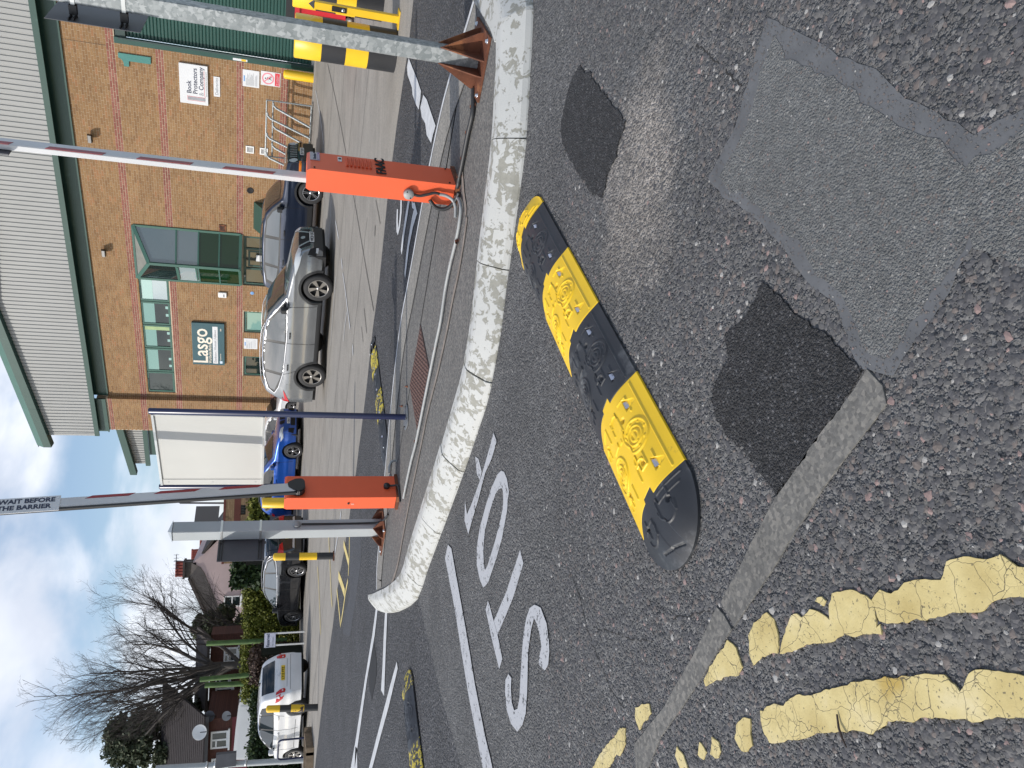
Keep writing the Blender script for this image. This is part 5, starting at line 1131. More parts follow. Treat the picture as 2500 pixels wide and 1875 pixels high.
sb = MB(FT).box(-20.75, -18.92, q-.001, q+.002, 3.545, 3.735).build('white_strip', m_whp, t); text_mesh('Distribution | Wholesale | Fulfilment', .125, on_q(-20.70, q-.004, 3.60), m_inkg, parent=sb, xs=.88)
MB(FT).box(-20.74, -20.62, q-.0005, q+.002, 3.38, 3.48).build('small_crest', M('pale crest', (.55,.65,.75), .5), t); text_mesh('Registered office', .05, on_q(-20.58, q, 3.43), m_cream, parent=t, bold=.001); text_mesh('EN3', .06, on_q(-19.12, q, 3.41), m_cream, parent=t, bold=.002)
def louvre(label, s0, s1, z0, z1, m, md):
    t = thing('air_vent', label, 'vent', W((s0+s1)/2, QW, (z0+z1)/2), 'vents in the brick wall'); MB(FT).box(s0, s1, QW-.03, QW-.008, z0, z1).build('plate', m, t)
    for k in range(5): z = z0+.045+k*(z1-z0-.07)/5; MB(FT).box(s0+.04, s1-.04, QW-.034, QW-.0301, z, z+.018).build('slot', md, t)
louvre('upper cream square vent with dark slots right of the raised barrier arm', -11.65, -11.40, 2.29, 2.55, m_white, m_blackm); louvre('lower cream square vent with dark slots above the bicycle rack end', -11.65, -11.41, 1.84, 2.10, m_white, m_blackm)
louvre('dark brown double vent grille in the brick beside the projecting bay', -14.74, -14.47, 3.20, 3.44, m_rust, m_blackm)
MB(FT).lathe((-13.03, QW-.004, 2.39), [(0,-.004),(.085,-.004),(.10,-.012),(.115,-.010),(.115,0)], 24, 'y').build('flue_opening', m_blackm, origin=W(-13.03, QW, 2.39), label='round black flue opening in the brick wall above the dark compact car', cat='flue')
al = thing('alarm_box', 'white alarm box on the brick wall left of the projecting bay', 'alarm', W(-17.45, QW, 3.36)); mb = MB(FT); mb.bbox(-17.57, -17.33, QW-.075, QW-.008, 3.21, 3.50, .02); mb.build('casing', m_white, al); MB(FT).box(-17.53, -17.40, QW-.077, QW-.0755, 3.27, 3.33).build('label_strip', m_inkg, al)
def flood(label, s, z):
    t = thing('floodlight', label, 'floodlight', W(s, QW, z), 'small floodlights high on the wall'); MB(FT).box(s-.03, s+.03, QW-.10, QW-.008, z-.02, z+.03).build('bracket', m_black, t)
    MB(FT).prism([(s-.12, QW-.10, z+.06), (s-.12, QW-.24, z+.02), (s-.12, QW-.26, z-.08), (s-.12, QW-.15, z-.10)], (.24, 0, 0)).build('housing', m_black, t)
    MB(FT).prism([(s-.10, QW-.262, z-.072), (s-.10, QW-.160, z-.105), (s+.10, QW-.160, z-.105), (s+.10, QW-.262, z-.072)], (0, 0, -.006)).build('glass', m_gdark, t)
flood('small black floodlight high on the wall between the raised arm and the shutter', -11.72, 7.28); flood('small black floodlight high on the wall above the strip of office windows', -15.92, 7.28)
MB(FT).lathe((-17.30, QW-.009, 2.28), [(0,-.004),(.06,-.004),(.07,0)], 16, 'y').build('round_notice', m_inkb, origin=W(-17.3, QW, 2.28), label='small round blue sticker on the brick beside the entrance', cat='sticker')
# ---- bicycle rack
rk = thing('bicycle_rack', 'galvanised bicycle rack with slanting bars against the brick wall', 'bicycle rack', W(-10.4, 25.5, .5))
qa = 25.45; s0_, s1_ = -11.38, -9.50; r_ = .022
rk_z = .50
MB(FT).tube([(s1_, qa, rk_z), (s1_, qa, 1.90), (s0_, qa, 1.90)], .03, 8, smooth=False).build('top_rail', m_galv, rk); MB(FT).tube([(s0_, qa, 1.90), (s0_, qa, rk_z)], .025, 8).build('end_post', m_galv, rk)
MB(FT).tube([(s1_, qa+.05, 1.71), (s0_, qa+.05, 1.69)], .026, 8).build('cross_rail', m_galv, rk); MB(FT).tube([(s1_-.02, qa+.02, .52), (s0_, qa+.02, .52)], .026, 8).build('floor_rail', m_galv, rk)
for k in range(6):
    s_ = -9.62-.335*k; hi = 1.87 if k % 2 else 1.70; q_ = qa-.03 if k % 2 else qa+.03
    MB(FT).tube([(s_+.06, q_, hi), (s_-.03, q_-.02, hi-.01), (s_-.10, q_-.06, hi-.10), (s_-.46, q_-.35, .54)], .036, 8).build('slanting_bar', m_galv, rk)
# ---- lower rear unit glimpsed beyond the corner
ru = thing('rear_unit', 'lower green edged rear part of the warehouse beyond its left corner', 'building', W(-26, QW+5, .5)); qr = QW+5.0
def fr(px, q): return fac(px[0], px[1], q)
zz = z3 = lambda a, b: (a/2.765, 600+b/2.765)
A1, A2 = fr(zz(800,1240), qr), fr(zz(885,1520), qr); B1, B2 = fr(zz(860,1240), qr), fr(zz(945,1470), qr); C1, C2 = fr(zz(950,1240), qr), fr(zz(985,1470), qr)
MB(FT).prism([(A1[0]+1.5, qr-.3, A1[1]+.2), (A2[0], qr-.3, A2[1]), (A2[0], qr-.3, A2[1]-.32), (A1[0]+1.5, qr-.3, A1[1]-.12)], (0, .3, 0)).build('barge_face', m_green, ru)
mb = MB(FT); s = C2[0]; prf = []
while s < C2[0]+3.5: prf += [(s, qr), (s+.105, qr), (s+.122, qr+.026), (s+.150, qr+.026)]; s += .167
vs = []; fs = []
for (a, q) in prf: vs += [(a, q, C2[1]), (a, q, C2[1]+1.2)]
mb.add(vs, [(2*i, 2*i+2, 2*i+3, 2*i+1) for i in range(len(prf)-1)]); 
mb.build('ribbed_cladding', m_clad, ru) if False else None
clz = lambda s: A2[1]-.30+(s-A2[0])*(A1[1]-A2[1])/(A1[0]-A2[0])
mb = MB(FT); vs = []
for (a, q) in prf: vs += [(a, q, C2[1]), (a, q, clz(a))]
mb.add(vs, [(2*i, 2*i+2, 2*i+3, 2*i+1) for i in range(len(prf)-1)]); mb.build('ribbed_cladding', m_clad, ru)
MB(FT).box(C2[0]-.1, C2[0]+3.4, qr-.08, qr+.02, C2[1]-.22, C2[1]).build('eaves_trim', m_green, ru)
MB(FT).box(C2[0]+.1+.5, C2[0]+3.4, qr+.05, qr+.3, C2[1]-1.1, C2[1]-.22).build('fascia_panel', m_green, ru); MB(FT).box(C2[0]+.8, C2[0]+3.4, qr+.06, qr+.3, .4, C2[1]-1.1).build('wall', m_buff, ru)
# ================================================================ CARS
from mathutils.geometry import delaunay_2d_cdt
def paint(name, col, metal=0.0, rough=0.3, coat=1.0):
    m, t, b = new_mat(name); p = pos(t); n = noise(t, p, 2.0, 4)
    L(t, rampn(t, n, [(0.3, tuple(c*.93 for c in col)), (0.7, tuple(min(1, c*1.07) for c in col))]), b.inputs['Base Color'])
    b.inputs['Metallic'].default_value = metal; b.inputs['Roughness'].default_value = rough; b.inputs['Coat Weight'].default_value = coat; b.inputs['Coat Roughness'].default_value = 0.03; return m
m_tyre = M('tyre rubber', (.02,.02,.021), .75, var=.2); m_rimA = M('alloy rim', (.42,.42,.43), .25, .85, var=.05); m_rimD = M('dark alloy', (.26,.25,.24), .3, .8, var=.05)
m_trim = M('black trim', (.018,.019,.021), .5); m_sat = M('satin window trim', (.22,.22,.23), .3, .6); m_chr = M('chrome', (.62,.63,.65), .22, .55, var=.02); m_cglass = glass('car glass', (.010,.016,.020), .02, 1.6); m_cglassl = glass('bright car glass', (.03,.045,.05), .02, 2.3)
m_lamp = glass('lamp glass', (.55,.58,.60), .08, 1.8); m_tail = glass('red lamp', (.50,.012,.015), .1, 1.6); m_amb = glass('amber lamp', (.75,.20,.01), .15); m_gap = M('panel gap', (.012,.012,.013), .8)
m_plw = M('white number plate', (.72,.73,.72), .4); m_ply = M('yellow number plate', (.78,.55,.03), .4)
def decal(bv, poly, axis, off):
    pts = dens([(float(a), float(b)) for a, b in poly], .06); n = len(pts)
    xs = [p[0] for p in pts]; ys = [p[1] for p in pts]; st = max(.035, min(.12, (max(xs)-min(xs))/3, (max(ys)-min(ys))/3)); extra = []
    x = min(xs)+st/2
    while x < max(xs):
        y = min(ys)+st/2
        while y < max(ys):
            if inpoly(x, y, pts): extra.append((x, y))
            y += st
        x += st
    r = delaunay_2d_cdt([Vector(p) for p in pts+extra], [], [list(range(n))], 1, 1e-5)
    vs = []; D = {'r': Vector((0,1,0)), 'l': Vector((0,-1,0)), 'front': Vector((-1,0,0)), 'rear': Vector((1,0,0)), 'top': Vector((0,0,-1))}[axis]
    for v in r[0]:
        o = {'r': Vector((v.x,-4,v.y)), 'l': Vector((v.x,4,v.y)), 'front': Vector((8,v.x,v.y)), 'rear': Vector((-9,v.x,v.y)), 'top': Vector((v.x,v.y,4))}[axis]
        h, nm, i, d = bv.ray_cast(o, D)
        if h is None: h, nm, i, d = bv.find_nearest(Vector((0.0 if axis in ('front','rear') else o.x, 0 if axis in 'rl' else o.y, o.z)) if axis in ('front','rear') else o)
        if nm.dot(D) > 0: nm = -nm
        vs.append(tuple(h+nm*off))
    fs = []
    for f in r[2]:
        a, b, c = (Vector(vs[i]) for i in f[:3]); nn = (b-a).cross(c-a); fs.append(tuple(f) if nn.dot(D) < 0 else tuple(reversed(f)))
    return vs, fs
def wheel(par, T, x, y, r, side, rim, spokes, w=.21, style=0):
    sg = 1 if side == 'l' else -1; mb = MB(T); yo = y; h = w/2; R = r*.66
    mb.lathe((x, yo, r), [(R,-h+.01),(r*.9,-h),(r-.006,-h+.03),(r,-h+.05),(r,h-.05),(r-.006,h-.03),(r*.9,h),(R,h-.01),(R-.01,h-.05),(R-.01,-h+.05),(R,-h+.01)], 36, 'y'); t = mb.build('wheel', m_tyre, par)
    mb = MB(T); mb.lathe((x, yo+sg*(h-.075), r), [(0,0),(R-.012,0)] if sg < 0 else [(R-.012,0),(0,0)], 24, 'y'); mb.build('rim_back', m_blackm, t)
    mb = MB(T); mb.lathe((x, yo, r), [(R+.004, sg*(h-.008)), (R-.012, sg*(h-.004)), (R-.02, sg*(h-.03)), (R-.012, sg*(h-.03))], 30, 'y')
    mb.lathe((x, yo, r), [(0, sg*(h-.012)), (.045, sg*(h-.014)), (.06, sg*(h-.04))], 14, 'y')
    def P_(rad, a): return (x+rad*math.cos(a), r+rad*math.sin(a))
    for k in range(spokes):
        a = 2*math.pi*k/spokes+.3
        prs = [(a-.20, a-.07), (a+.07, a+.20)] if style == 1 else [(a-.24, a+.24)]
        for a0, a1 in prs:
            q = [P_(.05, a-.5 if style == 0 else a0-.2), P_(.05, a+.5 if style == 0 else a1+.2), P_(R-.01, a1 if style != 2 else a1+.25), P_(R-.01, a0 if style != 2 else a0+.25)]
            mb.prism([(u, yo+sg*(h-.028), v) for u, v in q], (0, sg*.014, 0))
    mb.build('rim', rim, t); return t
def car(name, label, sp, near, contact, heading, z, mat, group='parked cars', pitch=0.0):
    L_f, wb, ro, Wd, H, r = sp['fo'], sp['wb'], sp['ro'], sp['W'], sp['H'], sp['r']; belt = sp['belt']; top = sp['top']
    hx, hy = heading; hn = math.hypot(hx, hy); hx, hy = hx/hn, hy/hn; off = Wd/2-.11; sgn = 1 if near == 'r' else -1
    cx, cy = contact[0]-hy*off*sgn, contact[1]+hx*off*sgn
    T = Matrix(((hx,-hy,0,cx),(hy,hx,0,cy),(0,0,1,z),(0,0,0,1))) @ Matrix.Rotation(pitch, 4, 'Y')
    t = thing(name, label, 'car', (cx-hx*wb/2, cy-hy*wb/2, z), group)
    tx = [p[0] for p in top][::-1]; tz = [p[1] for p in top][::-1]
    X = np.array(tx); Zt = np.array(tz)
    def ztop(x):
        return float(np.mean(np.interp([x-.05, x-.025, x, x+.025, x+.05], X, Zt)))
    def hw(x, zz):
        df = L_f-x; dr = x-(-wb-ro); f = 1-sp.get('cf', .24)*math.exp(-max(df, 0)/.17)-.035*max(0, 1-df/1.2); f *= 1-sp.get('cr', .17)*math.exp(-max(dr, 0)/.13)-.02*max(0, 1-dr/1.0)
        if zz < .3: g = .935
        elif zz < .62: g = .935+.065*math.sin((zz-.3)/.32*math.pi/2)
        elif zz < belt: g = 1-.02*(zz-.62)/(belt-.62)
        else: g = .965-sp['th']*((zz-belt)/(H-belt))**1.15
        cz = -.014*math.exp(-((zz-.66)/.10)**2)+.010*math.exp(-((zz-(belt-.13))/.045)**2)-.010*math.exp(-((zz-.40)/.05)**2)
        return Wd/2*f*g+cz
    ra = r+.065; sill = sp.get('sill', .22)
    def zb(x):
        b = sill+(.0 if -wb-.3 < x < .3 else .04)
        for c in (0, -wb):
            d = abs(x-c)
            if d < ra: b = max(b, r*.98+math.sqrt(max(0, ra*ra-d*d)))
        return b
    xs = set(np.linspace(-wb-ro, L_f, 74).tolist())
    for c in (0, -wb):
        for k in range(13): xs.add(c+ra*math.cos(math.pi*k/12))
    for e in (0, .015, .04, .08): xs.add(L_f-e); xs.add(-wb-ro+e)
    xs = sorted(xs); sec = []
    for x in xs:
        zt = ztop(x); z0 = min(zb(x), zt-.12); cr_ = .035; rr = min(.085, (zt-z0)*.3); ze = zt-cr_-rr; row = []
        w0 = hw(x, z0)
        row.append((x, w0-.10, z0+.0)); row.append((x, w0-.012, z0))
        for k in range(17):
            zz = z0+.012+(ze-z0-.012)*k/16; row.append((x, hw(x, zz), zz))
        wt = hw(x, ze)
        for k in range(1, 5):
            a = k/4*math.pi/2; row.append((x, wt-rr*1.2*(1-math.cos(a)), ze+rr*math.sin(a)))
        wi = wt-rr*1.2
        for k in range(1, 5): y = wi*(1-k/4); row.append((x, y, zt-cr_+cr_*(1-(y/wi)**2)))
        sec.append(row)
    m = len(sec[0]); full = [row+[(p[0], -p[1], p[2]) for p in reversed(row[:-1])] for row in sec]; M2 = len(full[0])
    vs = [p for rw in full for p in rw]; fs = [(i*M2+j, i*M2+j+1, (i+1)*M2+j+1, (i+1)*M2+j) for i in range(len(full)-1) for j in range(M2-1)]
    fs = [tuple(reversed(f)) for f in fs]
    fs.append(tuple(range(M2))); fs.append(tuple(reversed(range((len(full)-1)*M2, len(full)*M2))))
    bv = BVHTree.FromPolygons([Vector(v) for v in vs], fs)
    body = MB(T).add(vs, fs, True).build('body', mat, t)
    body.data.set_sharp_from_angle(angle=math.radians(40))
    u = MB(T); u.box(-wb-ro+.12, L_f-.12, -Wd/2+.16, Wd/2-.16, sill-.03, .62); u.box(-wb-ro+.3, L_f-.3, -Wd/2+.24, Wd/2-.24, .5, .78); u.build('underbody', m_blackm, t)
    def dc(nm, poly, ax, mt, off=.006, par=None):
        v, f = decal(bv, poly, ax, off); return MB(T).add(v, f, True).build(nm, mt, par or t)
    S = ('l', 'r')
    for s in S:
        dc('window_trim', sp['glass_outline'], s, sp.get('trimm', m_trim), .005)
        if sp.get('mould'):
            vv = []; ff = []; GO = sp['glass_outline']
            for i_ in range(len(GO)):
                A_ = Vector(GO[i_]); B_ = Vector(GO[(i_+1) % len(GO)]); d_ = (B_-A_).normalized(); n_ = Vector((-d_.y, d_.x))*.009; v_, f_ = decal(bv, [A_-n_, B_-n_, B_+n_, A_+n_], s, .020); o_ = len(vv); vv += v_; ff += [tuple(q+o_ for q in f) for f in f_]
            MB(T).add(vv, ff).build('window_moulding', m_chr, t)
        for p in sp['panes']: dc('side_window', p, s, sp.get('gl', m_cglass), .010)
        for (xa, za, xb, zb2) in sp.get('gaps', []):
            d = Vector((xb-xa, zb2-za)).normalized(); n_ = Vector((-d.y, d.x))*.006; dc('door_gap', [(xa-n_.x, za-n_.y), (xb-n_.x, zb2-n_.y), (xb+n_.x, zb2+n_.y), (xa+n_.x, za+n_.y)], s, m_gap, .003)
        for (x, z_) in sp.get('handles', []):
            y = hw(x, z_); sg = 1 if s == 'l' else -1; mb = MB(T); mb.bbox(x-.09, x+.09, min(sg*(y-.005), sg*(y+.03)), max(sg*(y-.005), sg*(y+.03)), z_-.016, z_+.016, .006); mb.build('door_handle', sp.get('hm', mat), t)
        for p in sp.get('side_black', []): dc('lower_cladding', p, s, m_trim, .006)
        for nm, p, mt in sp.get('side_lamps', []): dc(nm, p, s, mt, .010)
        sg = 1 if s == 'l' else -1; mx_, mz = sp['mirror']; y = hw(mx_, mz)
        mb = MB(T); yy = (y+.03, y+.20); a, b = min(sg*yy[0], sg*yy[1]), max(sg*yy[0], sg*yy[1]); mb.bbox(mx_-.06, mx_+.07, a, b, mz, mz+.15, .025); mi_ = mb.build('mirror', sp.get('mirm', m_trim), t)
        mb = MB(T); mb.box(mx_-.03, mx_+.03, min(sg*(y-.06), sg*(y+.05)), max(sg*(y-.06), sg*(y+.05)), mz-.02, mz+.03); mb.build('mirror_arm', m_trim, mi_)
        if sp.get('arch'):
            for c in (0, -wb):
                v = []; f = []; K = 20
                for k in range(K+1):
                    a_ = math.pi*(-.06+1.12*k/K)
                    for rr_ in (ra-.004, ra+.055):
                        px_, pz_ = c+rr_*math.cos(a_), max(sill, r*.98+rr_*math.sin(a_)); yv = hw(px_, pz_)+.008; v.append((px_, sg*yv, pz_))
                f = [(2*k, 2*k+1, 2*k+3, 2*k+2) if s == 'l' else (2*k+2, 2*k+3, 2*k+1, 2*k) for k in range(K)]; f = [tuple(reversed(q)) for q in f]; MB(T).add(v, f, True).build('wheel_arch_trim', m_trim, t)
        for c in (0, -wb): wheel(t, T, c, sg*(Wd/2-.125), r, s, sp['rim'], sp['spokes'], .21, sp.get('rs', 0))
        if sp.get('rails'):
            x0, x1 = sp['rails']; pts = [(x0+(x1-x0)*k/8, sg*(hw(x0+(x1-x0)*k/8, ztop(x0+(x1-x0)*k/8)-.12)-.10), ztop(x0+(x1-x0)*k/8)-.035+(.0 if k in (0, 8) else .045)) for k in range(9)]; MB(T).tube(pts, .016, 6).build('roof_rail', sp.get('railm', m_alu), t)
    dc('windscreen', [(sp['ws'][0], -sp['ws'][2]), (sp['ws'][0]+.07, 0), (sp['ws'][0], sp['ws'][2]), (sp['ws'][1], sp['ws'][3]), (sp['ws'][1]+.03, 0), (sp['ws'][1], -sp['ws'][3])], 'top', sp.get('gl', m_cglass), .008)
    dc('rear_window', sp['rw'], 'rear', m_cglass, .010)
    for nm, p, mt in sp.get('front', []):
        for s_ in (1, -1): dc(nm, [(a*s_, b) for a, b in p], 'front', mt, .012)
    for nm, p, mt in sp.get('front1', []): dc(nm, p, 'front', mt, .008)
    for nm, p, mt in sp.get('rear', []):
        for s_ in (1, -1): dc(nm, [(a*s_, b) for a, b in p], 'rear', mt, .012)
    for nm, p, mt in sp.get('rear1', []): dc(nm, p, 'rear', mt, .009)
    def plate(txt, end, zc, mt):
        h = bv.ray_cast(Vector((8 if end == 'front' else -9, 0, zc)), Vector((-1 if end == 'front' else 1, 0, 0)))[0]; x = h.x+(.02 if end == 'front' else -.02)
        pl = MB(T).box(x-.006, x+.006, -.26, .26, zc-.055, zc+.055).build('number_plate', mt, t)
        R3_ = T.to_3x3(); rgt = R3_ @ Vector((0, 1, 0) if end == 'front' else (0, -1, 0)); o = T @ Vector((x+(.008 if end == 'front' else -.008), -.235 if end == 'front' else .235, zc-.038))
        text_mesh(txt, .105, face_T(o, rgt, R3_ @ Vector((0,0,1))), m_blackm, parent=pl, bold=.003, xs=1.02)
    if sp.get('fp'): plate(sp['fp'], 'front', sp['fpz'], m_plw)
    if sp.get('rp'): plate(sp['rp'], 'rear', sp['rpz'], m_ply)
    ah = bv.ray_cast(Vector((-wb-ro+.55, 0, 4)), Vector((0,0,-1)))[0]
    if sp.get('aer', True): MB(T).prism([(ah.x-.09, -.02, ah.z-.01), (ah.x+.09, -.02, ah.z-.01), (ah.x-.06, 0, ah.z+.06)], (0,.04,0)).build('aerial', m_trim, t)
    return t, T, dc
def body_std(**k): return k
suv = dict(fo=.93, wb=2.705, ro=1.0, W=1.82, H=1.69, r=.362, belt=1.06, th=.17, sill=.26, arch=True, rails=(-1.2,-3.2), railm=m_sat, rim=m_rimD, spokes=5, rs=2, gl=m_cglassl, cf=.30,
  top=[(.93,.50),(.925,.72),(.88,.86),(.72,.97),(.45,1.04),(.05,1.10),(-.30,1.15),(-.62,1.36),(-1.0,1.57),(-1.3,1.65),(-1.9,1.69),(-2.6,1.67),(-3.1,1.62),(-3.32,1.58),(-3.50,1.30),(-3.62,1.06),(-3.68,.85),(-3.705,.50)],
  glass_outline=[(-.33,1.08),(-.72,1.32),(-1.08,1.53),(-1.5,1.60),(-2.2,1.62),(-2.8,1.57),(-3.18,1.46),(-3.33,1.30),(-3.1,1.20),(-2.6,1.10),(-1.5,1.05)],
  panes=[[(-.62,1.10),(-.80,1.30),(-1.12,1.49),(-1.5,1.555),(-1.62,1.56),(-1.62,1.09)], [(-1.70,1.09),(-1.70,1.565),(-2.1,1.575),(-2.56,1.555),(-2.62,1.13),(-2.2,1.10)], [(-2.70,1.15),(-2.65,1.545),(-2.95,1.50),(-3.18,1.41),(-3.22,1.30)]],
  gaps=[(-.52,.35,-.58,1.08),(-1.66,.30,-1.66,1.05),(-2.50,.75,-2.66,1.10),(-.52,.35,-2.30,.35),(-.30,1.13,-.55,1.04)], handles=[(-1.42,.98),(-2.42,1.0)], hm=m_trim, mould=True,
  side_black=[[(-.42,.262),(-2.30,.262),(-2.30,.36),(-.42,.34)]], mirror=(-.62,1.08), ws=(-.36,-.98,.66,.56), rw=[(-.60,1.14),(-.52,1.50),(.52,1.50),(.60,1.14)],
  front=[('headlamp', [(.42,.86),(.60,.93),(.80,.95),(.76,.83),(.58,.80)], m_lamp), ('fog_recess', [(.50,.42),(.74,.46),(.72,.66),(.60,.60)], m_blackm), ('fog_lamp', [(.56,.40),(.68,.42),(.68,.47),(.56,.46)], m_lamp)],
  front1=[('grille', [(-.42,.60),(.42,.60),(.50,.86),(-.50,.86)], m_blackm), ('lower_intake', [(-.62,.30),(.62,.30),(.52,.52),(-.52,.52)], m_trim)],
  rear=[('tail_lamp', [(.52,.95),(.80,.90),(.84,1.10),(.62,1.10)], m_tail)], side_lamps=[('tail_lamp', [(-3.18,1.08),(-3.62,1.02),(-3.64,.90),(-3.5,.95),(-3.3,1.02)], m_tail), ('headlamp', [(.30,.93),(.60,.95),(.82,.88),(.80,.80),(.60,.84)], m_lamp)],
  fp='WK20 EKU', fpz=.56, rp='WK20 EKU', rpz=.80)
F1 = GT(814, 704); R1_ = GT(796, 922.6)
tS, TS, dcs = car('suv', 'silver grey SUV with roof rails parked in front of the teal wall sign', suv, 'r', F1, (2.22,-1.66), F1[2]+.0, paint('silver grey paint', (.185,.195,.205), .5, .27), pitch=0)
for s_ in (1,-1): dcs('chrome_v', [(s_*.20,.62),(s_*.26,.62),(s_*.44,.86),(s_*.36,.86)], 'front', m_chr, .016)
dcs('badge', [(.075*math.cos(a), .76+.055*math.sin(a)) for a in [i*math.pi/8 for i in range(16)]], 'front', m_chr, .02)
dcs('fuel_flap', [(-2.98,.88),(-3.16,.88),(-3.16,1.02),(-2.98,1.02)], 'r', paint('fuel flap paint', (.18,.19,.20), .5, .27), .004)
ren = dict(fo=.83, wb=2.57, ro=.84, W=1.80, H=1.68, r=.345, belt=1.10, th=.12, sill=.28, arch=True, rails=(-1.0,-2.9), rim=m_rimA, spokes=5, rs=1, gl=m_cglassl, cf=.14, cr=.12, railm=m_trim,
  top=[(.83,.55),(.825,.98),(.78,1.05),(.5,1.10),(.0,1.13),(-.28,1.16),(-.55,1.42),(-.80,1.60),(-1.1,1.66),(-1.8,1.68),(-2.6,1.66),(-3.15,1.61),(-3.25,1.56),(-3.34,1.15),(-3.40,.9),(-3.41,.5)],
  glass_outline=[(-.35,1.14),(-.62,1.38),(-.92,1.54),(-1.5,1.58),(-2.6,1.57),(-3.02,1.50),(-3.14,1.22),(-2.7,1.13),(-1.5,1.12)],
  panes=[[(-.52,1.16),(-.70,1.36),(-.97,1.50),(-1.45,1.535),(-1.47,1.16)], [(-1.56,1.16),(-1.55,1.54),(-2.35,1.535),(-2.42,1.16)], [(-2.5,1.17),(-2.45,1.53),(-2.92,1.47),(-3.03,1.23)]],
  gaps=[(-.50,.42,-.50,1.14),(-1.50,.36,-1.52,1.12),(-2.42,.8,-2.46,1.12)], handles=[(-1.32,1.03),(-2.28,1.03)], hm=m_trim, side_black=[[(-.40,.285),(-2.16,.285),(-2.16,.42),(-.40,.42)]], mirror=(-.55,1.10), ws=(-.33,-.82,.66,.60),
  rw=[(-.60,1.18),(-.55,1.52),(.55,1.52),(.60,1.18)], front=[('headlamp', [(.62+.125*math.cos(a), .86+.115*math.sin(a)) for a in [i*math.pi/8 for i in range(16)]], m_lamp), ('indicator', [(.70,.64),(.84,.64),(.84,.71),(.70,.71)], m_amb)],
  front1=[('grille_panel', [(-.50,.74),(.50,.74),(.50,.97),(-.50,.97)], m_blackm), ('lower_intake', [(-.75,.32),(.75,.32),(.62,.60),(-.62,.60)], m_trim)], rear=[('tail_lamp', [(.60,.90),(.82,.90),(.82,1.12),(.60,1.12)], m_tail)], fp='EF17 LKO', fpz=.63)
F2 = GT(789, 472)
tR, TR, dcr = car('compact_suv', 'dark blue boxy compact SUV with slotted grille parked beside the bicycle rack', ren, 'r', F2, (2.22,-1.66), F2[2]-.01, paint('dark blue paint', (.012,.020,.042), .4, .3))
for k in range(7): x = -.39+.13*k; dcr('grille_slot', [(x-.022,.76),(x+.022,.76),(x+.022,.95),(x-.022,.95)], 'front', m_chr, .016)
bmw = dict(fo=.83, wb=2.76, ro=.86, W=1.80, H=1.54, r=.345, belt=1.00, th=.19, sill=.24, rails=(-1.3,-3.1), railm=m_trim, rim=m_rimA, spokes=5, rs=1, gl=m_cglass, cf=.26,
  top=[(.83,.48),(.82,.72),(.76,.86),(.5,.96),(.1,1.02),(-.45,1.08),(-.85,1.28),(-1.25,1.46),(-1.6,1.52),(-2.2,1.54),(-2.9,1.50),(-3.25,1.43),(-3.45,1.22),(-3.56,1.0),(-3.60,.8),(-3.62,.48)],
  glass_outline=[(-.52,1.02),(-.95,1.26),(-1.32,1.40),(-1.8,1.46),(-2.5,1.46),(-3.0,1.38),(-3.25,1.24),(-3.1,1.10),(-2.4,1.03),(-1.5,1.0)],
  panes=[[(-.75,1.04),(-1.02,1.24),(-1.36,1.37),(-1.72,1.415),(-1.75,1.03)], [(-1.83,1.03),(-1.80,1.42),(-2.55,1.415),(-2.65,1.07)], [(-2.73,1.09),(-2.64,1.40),(-2.95,1.34),(-3.14,1.24),(-3.05,1.13)]],
  gaps=[(-.50,.35,-.55,1.0),(-1.79,.30,-1.80,1.0),(-2.55,.75,-2.70,1.05)], handles=[(-1.52,.92),(-2.48,.95)], mirror=(-.72,.99), ws=(-.50,-1.22,.64,.55), rw=[(-.58,1.08),(-.50,1.38),(.50,1.38),(.58,1.08)], mirm=paint('blue mirror', (.02,.09,.36), .3),
  front=[('headlamp', [(.40,.72),(.70,.76),(.80,.86),(.62,.86),(.45,.82)], m_lamp), ('kidney_grille', [(.03,.68),(.22,.70),(.25,.82),(.20,.86),(.04,.86)], m_blackm), ('side_intake', [(.50,.34),(.70,.38),(.68,.56),(.52,.56)], m_blackm)],
  front1=[('lower_intake', [(-.35,.32),(.35,.32),(.35,.48),(-.35,.48)], m_blackm)], rear=[('tail_lamp', [(.50,.92),(.80,.90),(.82,1.02),(.55,1.04)], m_tail)], side_lamps=[('tail_lamp', [(-3.30,1.02),(-3.52,.98),(-3.54,.90),(-3.35,.92)], m_tail), ('headlamp', [(.45,.82),(.70,.82),(.78,.74),(.60,.73)], m_lamp)], fp='OE63 ZZK', fpz=.56)
F3 = GT(740, 1099)
tB, TB, dcb = car('estate_suv', 'bright blue low SUV with twin oval grille parked behind the left cabinet', bmw, 'r', F3, (.80,-.60), F3[2], paint('bright blue paint', (.014,.085,.40), .45, .3))
